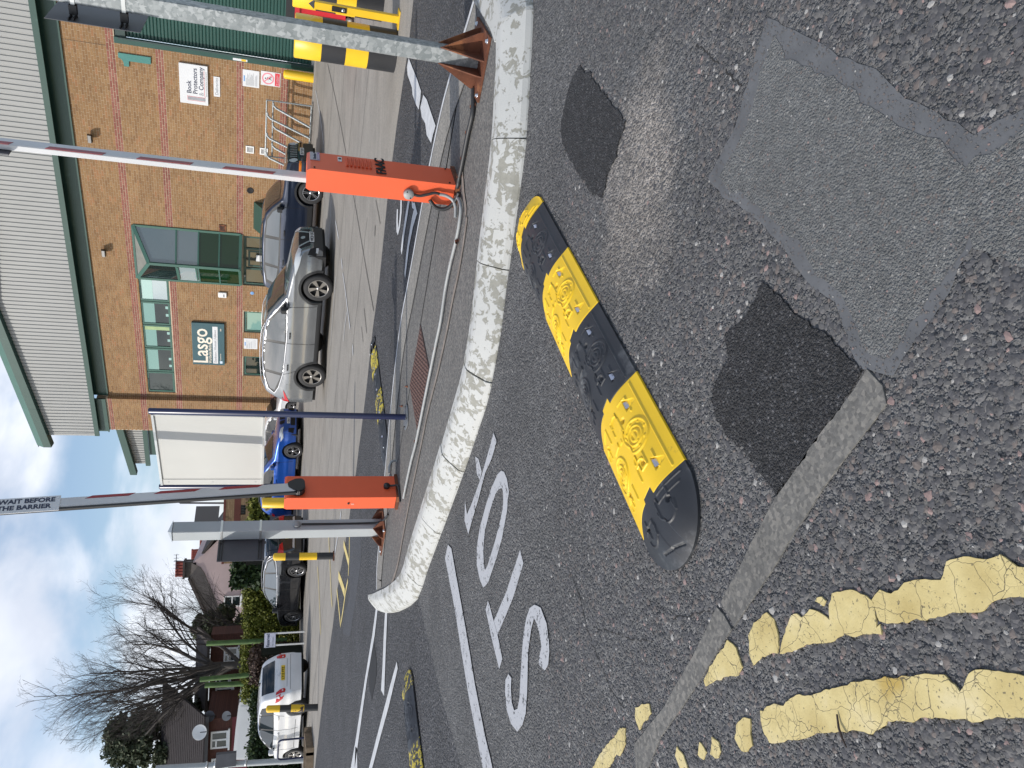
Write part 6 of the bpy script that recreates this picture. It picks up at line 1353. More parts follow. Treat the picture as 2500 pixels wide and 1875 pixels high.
est = dict(fo=.86, wb=2.69, ro=1.02, W=1.79, H=1.47, r=.325, belt=.96, th=.17, sill=.20, rails=(-1.2,-3.3), railm=m_sat, rim=m_rimA, spokes=7, rs=1, gl=m_cglassl, cf=.26, cr=.14,
  top=[(.86,.42),(.85,.62),(.78,.74),(.5,.85),(.1,.92),(-.40,.98),(-.85,1.22),(-1.20,1.38),(-1.6,1.45),(-2.2,1.47),(-2.9,1.44),(-3.25,1.40),(-3.42,1.30),(-3.60,.98),(-3.66,.85),(-3.70,.42)],
  glass_outline=[(-.45,.95),(-.95,1.22),(-1.35,1.36),(-1.9,1.405),(-2.6,1.39),(-3.15,1.31),(-3.40,1.12),(-3.2,1.03),(-2.4,.97),(-1.4,.94)],
  panes=[[(-.68,.97),(-1.0,1.20),(-1.36,1.32),(-1.66,1.36),(-1.66,.965)], [(-1.74,.965),(-1.74,1.365),(-2.45,1.355),(-2.58,1.0)], [(-2.66,1.01),(-2.54,1.35),(-3.08,1.27),(-3.27,1.12)]],
  gaps=[(-.45,.32,-.50,.94),(-1.70,.26,-1.70,.94),(-2.45,.7,-2.62,.98)], handles=[(-1.45,.86),(-2.4,.88)], mirror=(-.66,.93), ws=(-.45,-1.18,.64,.54), rw=[(-.62,1.0),(-.52,1.35),(.52,1.35),(.62,1.0)], mould=True,
  front=[('headlamp', [(.45,.66),(.75,.70),(.80,.78),(.55,.77)], m_lamp)], front1=[('grille', [(-.42,.62),(.42,.62),(.42,.72),(-.42,.72)], m_blackm)],
  rear=[('tail_lamp', [(.38,.84),(.80,.80),(.84,1.0),(.45,.93)], m_tail)], rear1=[('bumper_strip', [(-.7,.46),(.7,.46),(.66,.52),(-.66,.52)], m_chr)], side_lamps=[('tail_lamp', [(-3.30,.98),(-3.55,.96),(-3.62,.84),(-3.40,.86)], m_tail)], rp='FJ20 TRX', rpz=.70)
R4 = GT(749.7, 1389); hd = (-2.26, 1.85); hn = math.hypot(*hd); F4 = (R4[0]+hd[0]/hn*2.69, R4[1]+hd[1]/hn*2.69)
tG, TG, dcg = car('estate_car', 'black estate car with silver window line and many spoked wheels behind the slim bollard', est, 'l', F4, hd, R4[2]+.0, paint('black paint', (.012,.013,.016), .2, .25))
fab = dict(fo=.78, wb=2.45, ro=.72, W=1.66, H=1.50, r=.305, belt=.98, th=.15, sill=.20, rim=m_rimA, spokes=5, rs=0, gl=m_cglass, cf=.24, cr=.13,
  top=[(.78,.42),(.77,.66),(.68,.80),(.4,.92),(.0,.98),(-.28,1.02),(-.62,1.28),(-.90,1.42),(-1.2,1.48),(-1.7,1.50),(-2.4,1.47),(-2.72,1.42),(-2.86,1.30),(-3.03,.98),(-3.12,.86),(-3.17,.62),(-3.17,.42)],
  glass_outline=[(-.33,1.0),(-.72,1.26),(-1.02,1.39),(-1.5,1.43),(-2.1,1.42),(-2.45,1.36),(-2.62,1.06),(-2.3,1.01),(-1.3,.98)],
  panes=[[(-.52,1.01),(-.78,1.24),(-1.05,1.36),(-1.40,1.395),(-1.42,.995)], [(-1.50,.995),(-1.48,1.395),(-2.1,1.385),(-2.2,1.03)], [(-2.28,1.04),(-2.18,1.38),(-2.42,1.31),(-2.52,1.08)]],
  gaps=[(-.42,.32,-.42,.98),(-1.46,.28,-1.46,.98),(-2.15,.7,-2.26,1.0),(-.42,.36,-1.9,.36)], handles=[(-1.25,.86),(-2.08,.88)], mirror=(-.50,.96), ws=(-.30,-.88,.60,.52), rw=[(-.56,1.02),(-.50,1.37),(.50,1.37),(.56,1.02)],
  front=[('headlamp', [(.42,.66),(.70,.70),(.74,.80),(.50,.80)], m_lamp)], front1=[('grille', [(-.38,.62),(.38,.62),(.34,.74),(-.34,.74)], m_blackm)], mirm=paint('white mirror', (.70,.71,.72)),
  rear=[('tail_lamp', [(.53,.74),(.58,.70),(.67,.72),(.68,.97),(.60,.96),(.55,.86)], m_tail), ('reversing_lamp', [(.56,.76),(.62,.76),(.62,.80),(.56,.80)], m_lamp)], rear1=[('tailgate_gap', [(-.50,.655),(.50,.655),(.50,.663),(-.50,.663)], m_gap), ('bumper_gap', [(-.62,.56),(.62,.56),(.62,.568),(-.62,.568)], m_gap)],
  side_lamps=[('tail_lamp', [(-2.80,.98),(-3.02,.96),(-3.09,.84),(-3.08,.74),(-2.98,.78),(-2.86,.90)], m_tail)], rp='LT12 FTZ', rpz=.78)
R5 = GT(753.6, 1722); hd = (-2.13, 1.40); hn = math.hypot(*hd); F5 = (R5[0]+hd[0]/hn*2.45, R5[1]+hd[1]/hn*2.45)
mwp = paint('white car paint', (.70,.71,.72), 0, .3)
tF, TF, dcf = car('hatchback', 'white hatchback with yellow rear number plate parked at the left behind the leaning bollard', fab, 'l', F5, hd, R5[2], mwp)
dcf('badge', [(.045*math.cos(a), .90+.045*math.sin(a)) for a in [i*math.pi/6 for i in range(12)]], 'rear', m_chr, .014)
F6 = GT(737, 992); k6 = 1.10; whc = dict(fab); whc.update(W=1.74, fp=None, rp=None)
car('hatchback', 'white hatchback almost hidden between the silver SUV and the blue car', whc, 'r', (F6[0]*k6, F6[1]*k6), (.80,-.60), max(.2, EYE+(F6[2]-EYE)*k6), mwp)
# ================================================================ BEYOND THE YARD
def leaves(name, pts, size, mat, parent=None, seed=1, kind=None, elong=1.6):
    r = np.random.default_rng(seed); n = len(pts); P_ = np.array(pts, float)
    a = r.normal(size=(n, 3)); a /= np.linalg.norm(a, axis=1)[:, None]; b = r.normal(size=(n, 3)); b -= a*(a*b).sum(1)[:, None]; b /= np.linalg.norm(b, axis=1)[:, None]
    s = size*r.uniform(.6, 1.4, n)[:, None]; a = a*s*elong; b = b*s
    V = np.stack([P_-a-b*.3, P_+b, P_+a-b*.3, P_-b*1.0], 1).reshape(-1, 3)
    og = np.zeros(3)
    p = parent
    while p is not None: og += np.array(p.location); p = p.parent
    V = V-og
    me = bpy.data.meshes.new(name); F = np.arange(4*n).reshape(n, 4)
    me.from_pydata(V.tolist(), [], F.tolist()); me.materials.append(mat)
    at = me.attributes.new('rnd', 'FLOAT', 'FACE'); at.data.foreach_set('value', r.random(n)); me.update()
    o = bpy.data.objects.new(name, me); C.objects.link(o); o.parent = parent
    if kind: o['kind'] = kind
    return o
def leafmat(name, cols):
    m, t, b = new_mat(name); c = rampn(t, N(t, 'ShaderNodeAttribute', attribute_name='rnd').outputs['Fac'], cols); L(t, c, b.inputs['Base Color']); b.inputs['Roughness'].default_value = .6; b.inputs['Specular IOR Level'].default_value = .3; return m
m_hedge = leafmat('olive hedge leaves', [(0, (.07,.085,.012)), (.5, (.13,.15,.02)), (1, (.22,.22,.04))]); m_hedged = leafmat('dark hedge leaves', [(0, (.010,.022,.008)), (.6, (.02,.042,.012)), (1, (.05,.08,.02))])
m_con = leafmat('conifer needles', [(0, (.035,.050,.026)), (.6, (.070,.088,.045)), (1, (.12,.125,.075))]); m_bark = M('grey bark', (.055,.048,.042), .9, var=.3, vs=6, bs=.5, bsc=20, bd=.02); m_twig = M('dark twigs', (.05,.042,.038), .9); m_brn = leafmat('brown dry hedge', [(0, (.05,.03,.022)), (1, (.10,.065,.05))])
def boxcloud(a, b, z0, z1, wd, n, seed, lump=.12):
    r = np.random.default_rng(seed); a = np.array(a); b = np.array(b); d = b-a; nn = np.array([-d[1], d[0]])/np.hypot(*d); out = []
    for i in range(n):
        u = r.random(); f = r.random()
        if f < .45: w_, z = -wd/2, r.random()
        elif f < .8: w_, z = r.uniform(-.5, .5)*wd, 1.0
        else: w_, z = wd/2, r.random()
        lo = .5+.5*math.sin(u*23+seed)*math.cos(z*5+u*9)
        p = a+d*u+nn*(w_+r.normal(0, lump)+lump*lo*(-1 if w_ < 0 else 0)); out.append((p[0], p[1], z0+(z1-z0)*z+r.normal(0, lump*.8)+lump*lo*(z > .95)))
    return out
def hedge(label, a, b, z0, z1, wd, n, mat, seed, size=.06):
    t = thing('hedge', label, 'hedge', ((a[0]+b[0])/2, (a[1]+b[1])/2, z0)); leaves('foliage', boxcloud(a, b, z0, z1, wd, n, seed), size, mat, t, seed)
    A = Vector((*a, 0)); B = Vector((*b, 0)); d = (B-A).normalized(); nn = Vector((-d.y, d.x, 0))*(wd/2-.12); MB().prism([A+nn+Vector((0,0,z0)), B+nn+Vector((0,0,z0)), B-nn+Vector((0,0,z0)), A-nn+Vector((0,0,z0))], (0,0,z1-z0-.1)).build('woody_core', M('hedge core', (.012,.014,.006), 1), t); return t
def P2(x, y, Y): p = P(x, y, Y); return (p[0], p[1])
h1a, h1b = P2(600, 1375, 31.5), P2(600, 1700, 31.5); hedge('olive green clipped hedge behind the black estate car', h1b, h1a, .0, P(612, 1500, 31.5)[2], 1.2, 34000, m_hedge, 3, .032)
hedge('rounded glossy shrub beside the brick block behind the estate car', P2(600, 1372, 30.5), P2(600, 1425, 30.5), .2, P(604, 1400, 30.5)[2]+.25, 1.3, 5000, m_hedged, 4, .06)
hedge('brown dry hedge end behind the reserved sign', P2(600, 1590, 29), P2(600, 1660, 29), .0, P(630, 1620, 29)[2], 1.2, 6000, m_brn, 5, .03)
hedge('dark green hedge behind the white hatchback beside the white van roof', P2(600, 1700, 29.5), P2(600, 1990, 27), .0, P(606, 1800, 29)[2]-.30, 1.5, 20000, m_hedged, 6, .035)
hedge('low dark hedge strip between the blue car and the brick block', P2(640, 1195, 34), P2(640, 1290, 34), .2, P(636, 1240, 34)[2]+.2, 1.0, 4000, m_hedge, 7, .06)
# ---- barred brick block
Yb = 38.0; bk = thing('brick_block', 'low flat topped weathered brick block with barred windows and a red painted lower wall', 'building', P(640, 1290, Yb))
def bpx(x, y): p = P(x, y, Yb); return p[0], p[2]
xL, zT = bpx(549, 1376); xR, _ = bpx(549, 1150); zT = bpx(549, 1300)[1]
m_old = None
def oldbrick(name, c1, c2, sc=1.0, moss=True):
    m, t, b = new_mat(name); p = objc(t); mp = N(t, 'ShaderNodeMapping'); mp.inputs['Rotation'].default_value = (math.pi/2, 0, 0); L(t, p, mp.inputs[0])
    br = N(t, 'ShaderNodeTexBrick', i_Scale=1.0); br.inputs['Color1'].default_value = c4(c1); br.inputs['Color2'].default_value = c4(c2); br.inputs['Mortar'].default_value = c4(tuple(k*.8 for k in c1)); br.inputs['Mortar Size'].default_value = .008
    br.inputs['Brick Width'].default_value = .225*sc; br.inputs['Row Height'].default_value = .075*sc; L(t, mp.outputs[0], br.inputs['Vector']); c = br.outputs['Color']
    if moss: c = mixc(t, rampn(t, noise(t, p, 1.2, 7, .7), [(.5, (0,)*3), (.62, (.75,)*3)]), c, (.03,.027,.018))
    L(t, c, b.inputs['Base Color']); b.inputs['Roughness'].default_value = .9; return m
m_oldb = oldbrick('weathered brown brick', (.34,.22,.12), (.42,.28,.155)); m_oldr = oldbrick('dark red house brick', (.075,.030,.022), (.105,.042,.030), 1.0, False)
wl_ = MB(); holes_px = [(583,1233,600,1257),(579,1321,597,1347)]
hs = []
for x0, y0, x1, y1 in holes_px: a = bpx(x0, y1); b_ = bpx(x1, y0); hs.append((a[0], b_[0], b_[1], a[1]))
def cellsX(mb, s0, s1, z0, z1, y0, y1, holes):
    ss = sorted({s0, s1, *[v for h in holes for v in h[:2]]}); zz = sorted({z0, z1, *[v for h in holes for v in h[2:]]})
    for a, b in zip(ss[:-1], ss[1:]):
        for c, d in zip(zz[:-1], zz[1:]):
            if not any(h[0] <= (a+b)/2 <= h[1] and h[2] <= (c+d)/2 <= h[3] for h in holes): mb.box(a, b, y0, y1, c, d)
cellsX(wl_, xL, xR, -.2, zT, Yb, Yb+.3, hs); wl_.build('wall', m_oldb, bk); MB().box(xL, xR, Yb+.3, Yb+5, -.2, zT-.3).build('rear_block', m_oldb, bk)
MB().box(xL-.02, xR, Yb-.02, Yb+.3, zT, zT+.10).build('coping', m_red, bk); a = bpx(570, 1300)[1]; MB().box(xL, xR, Yb-.012, Yb-.001, a-.28, a).build('red_brick_course', m_red, bk)
for h in hs:
    w_ = MB().box(h[0], h[1], Yb+.15, Yb+.2, h[2], h[3]).build('window', m_gdark, bk)
    for k in range(6): x = h[0]+(h[1]-h[0])*(k+.5)/6; MB().box(x-.012, x+.012, Yb+.04, Yb+.065, h[2], h[3]).build('bar', m_black, w_)
r0, r1 = bpx(597, 1375), bpx(634, 1330); MB().box(r0[0], r1[0], Yb-.03, Yb-.015, -.1, r0[1]).build('red_painted_panel', M('dark red painted brick', (.24,.028,.030), .7, var=.1, vs=3), bk)
# ---- pink gabled house
Yp = 50.0; ph = thing('pink_house', 'pink rendered gable house with dark stained upper wall and tall chimney stacks', 'house', P(640, 1430, Yp))
def pp(x, y, Y=Yp): p = P(x, y, Y); return p[0], p[2]
m_pink = M('pink render', (.52,.41,.40), .9, var=.1, vs=1.0, bs=.3, bsc=30, bd=.01, dirt=(.38,.32,.31), ds=.6, dth=.6); m_pinkd = M('stained render', (.17,.15,.135), .95, var=.25, vs=1.2); m_tile = M('old brown roof tiles', (.06,.05,.045), .9, var=.3, vs=2)
gab = [pp(470,1374), pp(466,1412), pp(478,1450), pp(498,1500), pp(520,1519), pp(660,1519), pp(660,1265), pp(548,1285), pp(538,1313), pp(500,1350)]
MB().prism([(x, Yp, z) for x, z in gab], (0, 9, 0)).build('wall', m_pink, ph)
st = [pp(468,1374), pp(464,1412), pp(478,1450), pp(497,1500), pp(515,1519), pp(545,1519), pp(530,1470), pp(512,1430), pp(500,1400), pp(490,1385)]
MB().prism([(x, Yp-.03, z) for x, z in st], (0, .028, 0)).build('stained_render', m_pinkd, ph)
rf = [pp(466,1412,Yp-.2), pp(498,1372,Yp-.2)]
def slope(pa, pb, th, name, y0, y1, mat): 
    MB().prism([(pa[0], y0, pa[1]), (pb[0], y0, pb[1]), (pb[0], y0, pb[1]+th), (pa[0], y0, pa[1]+th)], (0, y1-y0, 0)).build(name, mat, ph)
slope(pp(500,1350), pp(545,1290), .18, 'roof', Yp-.2, Yp+9, m_tile); slope(pp(466,1412), pp(515,1521), .16, 'roof', Yp-.2, Yp+9, m_tile)
back_ = [pp(478,1365,Yp+6), pp(492,1345,Yp+6), pp(505,1325,Yp+6), pp(508,1318,Yp+6), pp(523,1298,Yp+6), pp(528,1290,Yp+6), pp(548,1280,Yp+6), pp(570,1280,Yp+6), pp(570,1380,Yp+6)]
MB().prism([(x, Yp+6, z) for x, z in back_], (0, 6, 0)).build('rear_roof', m_tile, ph)
def stack(pa, pb, Y, n, name='chimney', pothh=.45):
    a = pp(*pa, Y); b = pp(*pb, Y); s = MB().box(min(a[0], b[0]), max(a[0], b[0]), Y, Y+.9, min(a[1], b[1]), max(a[1], b[1])).build(name, M('sooty brick', (.05,.045,.038), .95, var=.3), ph); MB().box(min(a[0], b[0])-.06, max(a[0], b[0])+.06, Y-.06, Y+.96, max(a[1], b[1]), max(a[1], b[1])+.12).build('stack_cap', m_tile, s)
    for k in range(n):
        x = min(a[0], b[0])+(k+.5)*(max(a[0], b[0])-min(a[0], b[0]))/n; z = max(a[1], b[1])+.12; MB().lathe((x, Y+.4, z), [(.13,0),(.10,pothh*.8),(.13,pothh*.85),(.12,pothh),(.08,pothh)], 12).build('chimney_pot', M('terracotta pot', (.28,.07,.055), .8), s)
stack((452,1374), (478,1410), Yp, 5); stack((494,1345), (520,1366), Yp+6, 5, pothh=.6); stack((508,1318), (525,1340), Yp+8, 4)
def wnd(par, pa, pb, Y, mull=2, frame_m=m_white, trans=True, name='window'):
    a = P(*pa, Y); b = P(*pb, Y); x0, x1 = sorted((a[0], b[0])); z0, z1 = sorted((a[2], b[2])); w_ = .07
    f = MB(); f.box(x0, x1, Y-.06, Y-.005, z0, z0+w_); f.box(x0, x1, Y-.06, Y-.005, z1-w_, z1); f.box(x0, x0+w_, Y-.06, Y-.005, z0+w_, z1-w_); f.box(x1-w_, x1, Y-.06, Y-.005, z0+w_, z1-w_)
    for k in range(1, mull): x = x0+(x1-x0)*k/mull; f.box(x-w_/2, x+w_/2, Y-.06, Y-.005, z0+w_, z1-w_)
    if trans: zt = z0+(z1-z0)*.68; f.box(x0+w_, x0+(x1-x0)/mull-w_/2, Y-.055, Y-.01, zt-.03, zt+.03)
    fo = f.build(name, frame_m, par); MB().box(x0+w_, x1-w_, Y-.03, Y-.02, z0+w_, z1-w_).build('pane', m_gdark, fo); MB().box(x0-.08, x1+.08, Y-.12, Y, z0-.07, z0).build('sill', frame_m, fo); return fo
wnd(ph, (547,1455), (588,1480), Yp, 1, trans=False); a = P(567,1455,Yp); b = P(567,1480,Yp); MB().box(min(a[0],b[0]), max(a[0],b[0]), Yp-.065, Yp-.055, a[2]-.035, a[2]+.035).build('meeting_rail', m_white, ph)
la = [pp(596,1455), pp(596,1478), pp(612,1490), pp(640,1495), pp(640,1420), pp(612,1440)]; MB().prism([(x, Yp-1.6, z) for x, z in la], (0, 1.6, 0)).build('porch_roof', m_tile, ph)
# ---- dark red brick houses at the left
Yr = 38.0; rh = thing('red_brick_house', 'dark red brick house with white framed windows behind the bare tree', 'house', P(640, 1640, Yr))
q0 = P(505, 1722, Yr); q1 = P(515, 1540, Yr+3)
MB().box(P(600,1722,Yr)[0], P(600,1545,Yr)[0], Yr, Yr+1.2, -.2, P(512,1640,Yr)[2]).build('wall', m_oldr, rh)
MB().prism([(P(600,1724,Yr)[0], Yr-.3, P(512,1640,Yr)[2]), (P(600,1543,Yr)[0], Yr-.3, P(512,1640,Yr)[2]), (P(600,1543,Yr)[0], Yr+1.2, P(512,1640,Yr)[2]+.6), (P(600,1724,Yr)[0], Yr+1.2, P(512,1640,Yr)[2]+.6)], (0,.0,.12)).build('roof', m_tile, rh)
wnd(rh, (547,1581), (580,1614), Yr, 2); wnd(rh, (526,1680), (566,1739-6), Yr-.3, 3); wnd(rh, (526,1655), (560,1671), Yr, 1)
Y2 = 34.5; r2 = thing('red_brick_house', 'nearer dark red brick house with dark tiled roof at the left edge', 'house', P(640, 1800, Y2))
x0, x1 = P(600,1935,Y2)[0], P(600,1748,Y2)[0]; ze = P(503,1790,Y2)[2]; zr = P(398,1800,Y2+4.0)[2]
MB().box(x0, x1, Y2, Y2+3, -.2, ze).build('wall', m_oldr, r2)
m_rt = M('dark brown roof tiles', (.024,.019,.020), .85, var=.25, vs=4, bs=.5, bsc=14, bd=.03)
rf2 = MB().prism([(x0, Y2-.35, ze-.05), (x1+.25, Y2-.35, ze-.05), (x1+.25, Y2+4.0, zr), (x0, Y2+4.0, zr)], (0,0,.10)).build('roof', m_rt, r2)
mb = MB()
for k in range(24): t_ = k/24; yy = Y2-.35+4.35*t_; z_ = ze-.05+(zr-ze+.05)*t_+.10; mb.prism([(x0, yy, z_+.001), (x1+.25, yy, z_+.001), (x1+.25, yy+.05, z_+.035), (x0, yy+.05, z_+.035)], (0,0,.02))
mb.build('tile_courses', m_rt, rf2, kind='stuff')
MB().box(x0, x1+.28, Y2-.46, Y2-.33, ze-.12, ze-.0).build('gutter', m_black, r2); MB().box(x0, x1, Y2-.012, Y2-.001, P(570,1800,Y2)[2]-.6, P(566,1800,Y2)[2]).build('red_painted_band', M('dark red render', (.13,.012,.018), .6), r2)
wnd(r2, (515,1786), (556,1824), Y2, 2); wnd(r2, (516,1852), (552,1890), Y2, 2)
def dish(label, px, Y, r, mat):
    c = P(*px, Y); t = thing('satellite_dish', label, 'satellite dish', c, 'satellite dishes on the brick houses'); T = Matrix.Translation(c) @ Matrix.Rotation(.35, 4, 'Z') @ Matrix.Rotation(-1.25, 4, 'X').inverted() @ Matrix.Scale(1, 4)
    T = Matrix.Translation(c) @ Matrix.Rotation(.4, 4, 'Z') @ Matrix.Rotation(math.radians(72), 4, 'X'); mb = MB(T); mb.lathe((0,0,0), [(.001,-.10*r*2),(r*.5,-.07*r*2),(r,0),(r*1.02,.0),(r*1.0,-.02),(r*.5,-.09*r*2-.02),(.001,-.13*r*2)], 24); mb.build('reflector', mat, t)
    MB(T).tube([(0,-r*.95,0),(0,-r*.4,r*.75)], .018, 6).build('arm', m_black, t); MB(T).tube([(0,0,-.1),(0,-.1,-.45)], .025, 6).build('wall_bracket', m_black, t)
dish('large white satellite dish on the eaves of the dark roofed house', (487,1788), Y2-.7, .28*1.05, m_white); dish('dark satellite dish on the red brick wall behind the branches', (511,1749), Y2-.1, .22, m_plate); dish('pale small satellite dish lower on the red brick wall', (553,1748), Y2-.05, .19, M('pale grey dish', (.30,.30,.30), .5))
# ---- white box van behind the hedge
Yv = 31.5; vn = thing('box_van', 'white high roofed van showing only its rounded top above the dark hedge', 'van', P(620, 1780, Yv)); vp = [(620,1692),(608,1692),(595,1700),(585,1715),(582,1725),(575,1780),(568,1855),(620,1855)]
o = MB().prism([(P(x,y,Yv)[0], Yv, P(x,y,Yv)[2]) for x, y in vp], (0, 2.0, 0)).build('body', mwp, vn)
ip = [(618,1724),(587,1724),(585,1732),(575,1850),(618,1850)]; MB().prism([(P(x,y,Yv)[0], Yv-.012, P(x,y,Yv)[2]) for x, y in ip], (0, .010, 0)).build('side_panel', m_whp, vn)
# ---- trees
CROWN = None
def grow(mbT, mbC, p, d, r, ln, dep, R_, fl, upw=.10):
    segs = 5 if dep < 2 else 4; pts = [p]; rs = [r]; dirs = []
    for i in range(segs):
        if dep and CROWN and sum(((a_-b_)/c_)**2 for a_, b_, c_ in zip(p, CROWN[0], CROWN[1])) > 1: break
        d = (d+Vector((R_.gauss(0,.16 if dep else .05), R_.gauss(0,.16 if dep else .05), R_.gauss(0,.10)+upw))).normalized() if dep or i else d
        p = p+d*ln/segs; pts.append(p); rs.append(r*(1-.62*(i+1)/segs)); dirs.append(d)
    if len(pts) < 2: return
    segs = len(pts)-1
    mb = mbT if dep < 2 else mbC; mb.tube(pts, [max(x, .0026) for x in rs], 8 if dep == 0 else 5 if dep == 1 else 3, caps=False)
    if dep >= len(fl): return
    n = fl[dep][0]; st_ = fl[dep][1]
    for k in range(n):
        u = st_+(1-st_)*(k+R_.random())/n; i = min(segs-1, int(u*segs)); f = u*segs-i; q = pts[i].lerp(pts[i+1], f); dd = dirs[i]; ax = Vector((R_.gauss(0,1), R_.gauss(0,1), R_.gauss(0,.5))); ax = (ax-dd*ax.dot(dd)).normalized(); an = fl[dep][2]*R_.uniform(.6,1.25)
        nd = (dd*math.cos(an)+ax*math.sin(an)).normalized(); grow(mbT, mbC, q, nd, rs[i]*R_.uniform(.42,.62), ln*R_.uniform(.5,.72)*fl[dep][3], dep+1, R_, fl, upw)
def tree(label, base, h, r, fl, seed, lean=(0,0), upw=.1, trunk=.3):
    t = thing('bare_tree', label, 'tree', base); T_ = MB(); C_ = MB(); grow(T_, C_, Vector(base), Vector((lean[0], lean[1], 1)).normalized(), r, h*trunk, 0, random.Random(seed), fl, upw); T_.build('trunk', m_bark, t); C_.build('crown', m_twig, t); return t
Yt = 35.0; tb = P(640, 1632, Yt)
CROWN = ((tb[0]+.8, Yt, 6.4), (3.9, 3.6, 4.4))
tree('tall bare deciduous tree with many upswept branches behind the olive hedge', (tb[0], Yt, 0), 11, .30, [(17,.30,.62,2.2),(9,.18,.48,.80),(6,.2,.55,.80),(5,.15,.65,.78),(4,.1,.75,.72)], 21, (.07,0), .08, .33)
CROWN = None
tb2 = P(640, 1575, 41); tree('leaning bare shrub tree spreading over the pink house wall', (tb2[0], 41, 0), 7.5, .13, [(8,.3,.7,1.3),(7,.2,.6,.9),(6,.15,.65,.8),(5,.1,.7,.75)], 33, (.35,0), .05, .5)
def conifer(label, base, h, rad, n, seed, clump=70):
    t = thing('conifer', label, 'tree', base); MB().tube([base, (base[0], base[1], base[2]+h*.95)], [.25,.04], 8).build('trunk', m_bark, t); R_ = np.random.default_rng(seed); pts = []
    for k in range(clump):
        u = R_.random()**.8; z = base[2]+h*(.30+.70*u); rr = rad*(1-u*.75)*R_.uniform(.55,1.1); a = R_.uniform(0, 6.28); c = np.array([base[0]+rr*math.cos(a), base[1]+rr*math.sin(a)*.8, z]); sz = R_.uniform(.28,.65)
        m_ = int(n/clump); q = R_.normal(size=(m_, 3)); q /= np.linalg.norm(q, axis=1)[:, None]; q *= (sz*R_.random((m_,1))**.4); q[:, 2] = q[:, 2]*.55-.25*np.abs(q[:, 0]); pts += (c+q).tolist()
    leaves('crown', pts, .05, m_con, t, seed, elong=2.2)
cb_ = P(640, 1778, 39); conifer('dark green drooping conifer behind the bare tree above the dark roof', (cb_[0], 39, 0), P(262,1778,39)[2], 2.5, 24000, 5, 130); cb3 = P(640, 1522, 44); conifer('small dark conifer between the pink house and the bare tree', (cb3[0], 44, 0), P(470,1522,44)[2], 1.1, 12000, 6, 30)
# ---- green poles, lamp column, sign, hoop, mast
m_gpole = M('mossy green pole', (.07,.13,.035), .7, var=.3, vs=5)
def pole(nm, label, px0, px1, Y, r, mat, group=None, cat='pole'): a = P(*px0, Y); b = P(*px1, Y); mb = MB(); mb.tube([(a[0], Y, a[2]), (b[0], Y, b[2])], r, 10); return mb.build(nm, mat, origin=a, label=label, cat=cat, group=group)
pole('green_pole', 'green pole standing behind the hedge, right of the bare tree trunk', (700,1562), (504,1571), 30, .09, m_gpole, 'green poles behind the hedge'); pole('green_pole', 'tallest mossy green pole left of the bare tree trunk', (680,1641), (488,1659), 30, .09, m_gpole, 'green poles behind the hedge'); pole('green_pole', 'dark green weathered pole next to the tallest one above the white hatchback', (690,1664), (500,1673), 31, .10, m_gpole, 'green poles behind the hedge')
lp = thing('lamp_column', 'grey steel lamp column with strapped box at the left edge', 'lamp column', P(744,1857,24.6)); a = P(748,1855,24.6); b = P(380,1876,24.6); MB().tube([(a[0], 24.6, a[2]), (b[0], 24.6, b[2])], [.09,.085], 12).build('column', m_post, lp)
c1_ = P(555,1853,24.4); MB().box(c1_[0]-.22, c1_[0]+.18, 24.35, 24.5, c1_[2]-.25, c1_[2]+.32).build('control_box', m_plate, lp)
for px in ((505,1868),(525,1866),(600,1862)): q = P(*px, 24.6); MB().lathe((q[0], 24.6, q[2]), [(.09,-.03),(.105,-.03),(.105,.03),(.09,.03)], 14).build('strap', m_alu, lp)
rsn = thing('reserved_sign', 'white reserved parking sign on two pale posts beside the white hatchback', 'sign', GT(706,1563)); Ys = 27.5
a = P(646,1547,Ys); b = P(672,1580,Ys); MB().box(b[0], a[0], Ys, Ys+.02, b[2], a[2]).build('board', M('lilac white board', (.55,.56,.66), .5), rsn); text_mesh('Reserved', .15, face_T((b[0]+.02, Ys-.003, b[2]+.20), (1,0,0), UP), m_ink, parent=rsn, bold=.002, xs=.78); text_mesh('for visitors', .07, face_T((b[0]+.05, Ys-.003, b[2]+.07), (1,0,0), UP), m_inkg, parent=rsn)
for x in (b[0]+.03, a[0]-.05): MB().box(x, x+.05, Ys+.021, Ys+.06, .03, a[2]).build('post', m_white, rsn)
hp0, hp1 = GT(752,1790), GT(748,1830); top = .86
hb = MB(); z0 = hp0[2]; A = Vector((hp0[0]+.12, hp0[1]-.55, z0)); B = Vector((hp0[0]-.62, hp0[1]-.2, z0)); pts = [A, A+Vector((0,0,top-.12))]
for k in range(1, 5): t_ = k/4*math.pi/2; pts.append(A+(B-A).normalized()*(.12*(1-math.cos(t_)))+Vector((0,0,top-.12+.12*math.sin(t_))))
for k in range(0, 5): t_ = k/4*math.pi/2; pts.append(B-(B-A).normalized()*(.12*(1-math.sin(t_)))+Vector((0,0,top-.12+.12*math.cos(t_))))
pts.append(B); hb.tube(pts, .028, 10); hb.build('hoop_barrier', m_navy, origin=tuple(A), label='dark navy hoop barrier beside the front wheel of the white hatchback', cat='hoop barrier')
pl_ = thing('timber_planter', 'timber edged planter box at the foot of the lamp column', 'planter', GT(760,1850)); g = GT(775,1868); gg = GT(752,1868)
m_wood = M('weathered timber', (.20,.15,.10), .85, var=.25, vs=6); c_ = Vector(GT(762,1850)); 
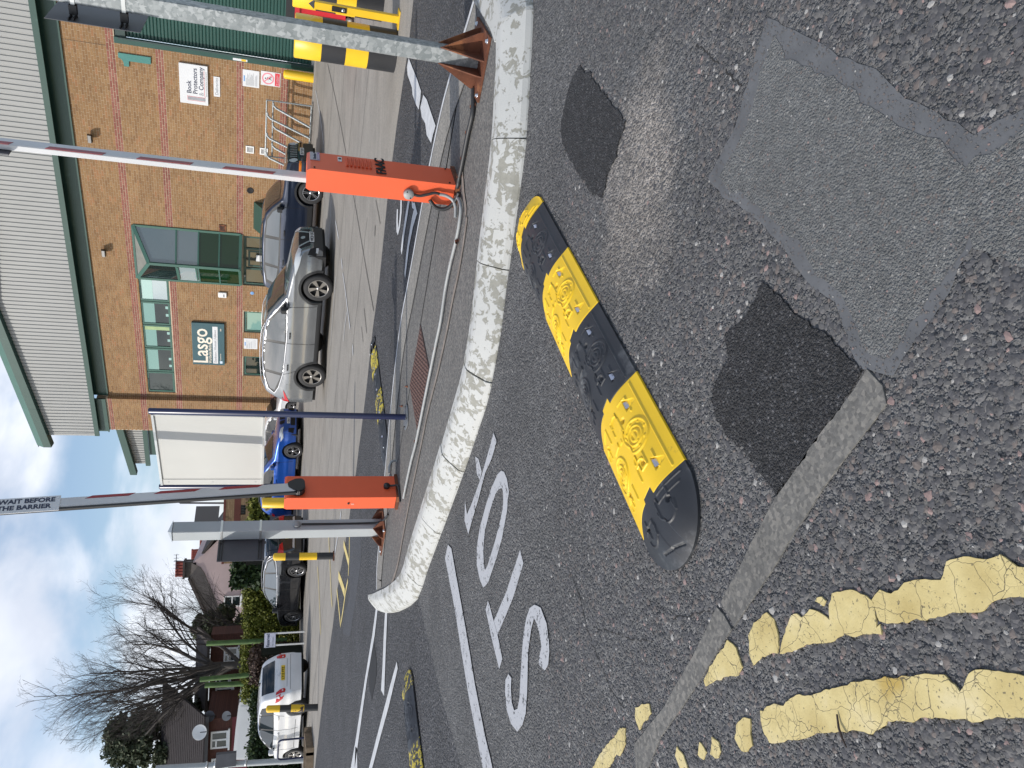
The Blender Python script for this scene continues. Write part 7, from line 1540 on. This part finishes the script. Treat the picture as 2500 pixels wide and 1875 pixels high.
for k, (dx_, dy_, lx, ly) in enumerate(((-1.0,-.7,2.2,.08),(-1.0,.5,2.2,.08),(1.0,-.7,.08,1.2))): MB().box(c_.x+dx_-.6, c_.x+dx_+lx-.6, c_.y+dy_, c_.y+dy_+ly, 0.01, .20).build('board', m_wood, pl_)
MB().box(c_.x-1.55, c_.x+.45, c_.y-.6, c_.y+.5, .01, .14).build('soil', M('dark soil', (.03,.025,.02), 1), pl_)
mw_ = P(1375/5.53+300, 1229, 40); mt_ = P(439, 1228, 40); lm = MB(); lm.tube([(mw_[0], 40, 2.5), (mt_[0], 40, mt_[2])], .045, 8); o_ = P(440, 1220, 40); lm.tube([(mt_[0], 40, mt_[2]), (o_[0]+.1, 40, o_[2]+.05)], .045, 8); lm.build('lamp_mast', m_plate, origin=(mw_[0], 40, 2.5), label='thin dark lamp mast rising behind the brick block', cat='lamp mast')
def aerial(label, px0, px1, Y, bars):
    a = P(*px0, Y); b = P(*px1, Y); t = thing('tv_aerial', label, 'aerial', a, 'television aerials on the chimneys'); MB().tube([(a[0], Y, a[2]), (b[0], Y, b[2])], .025, 6).build('mast', m_plate, t); mb = MB(); mb.tube([(b[0]-.5, Y, b[2]-.1), (b[0]+.35, Y, b[2]-.1)], .018, 5)
    for k in range(bars): x = b[0]-.45+.8*k/(bars-1); mb.tube([(x, Y-.3, b[2]-.1), (x, Y+.3, b[2]-.1)], .012, 4); mb.tube([(x, Y, b[2]-.25), (x, Y, b[2]+.05)], .012, 4)
    mb.build('antenna', m_plate, t)
aerial('television aerial on the mast beside the tallest chimney', (470,1371), (426,1369), Yp, 5); aerial('television aerial farther right above the dark roofs', (515,1310), (506,1297), Yp+8, 4)
gb = MB(); g0 = P(664,1268,33); gb.box(g0[0]-.42, g0[0]+.5, 33, 33.4, .2, 1.32); gb.build('grey_cabinet', m_plate, origin=(g0[0], 33, .2), label='grey brown utility cabinet between the blue car and the grey square post', cat='cabinet')
pg = P(560, 1134/1, 45)
m_far = M('far ground', (.10,.11,.08), .9)
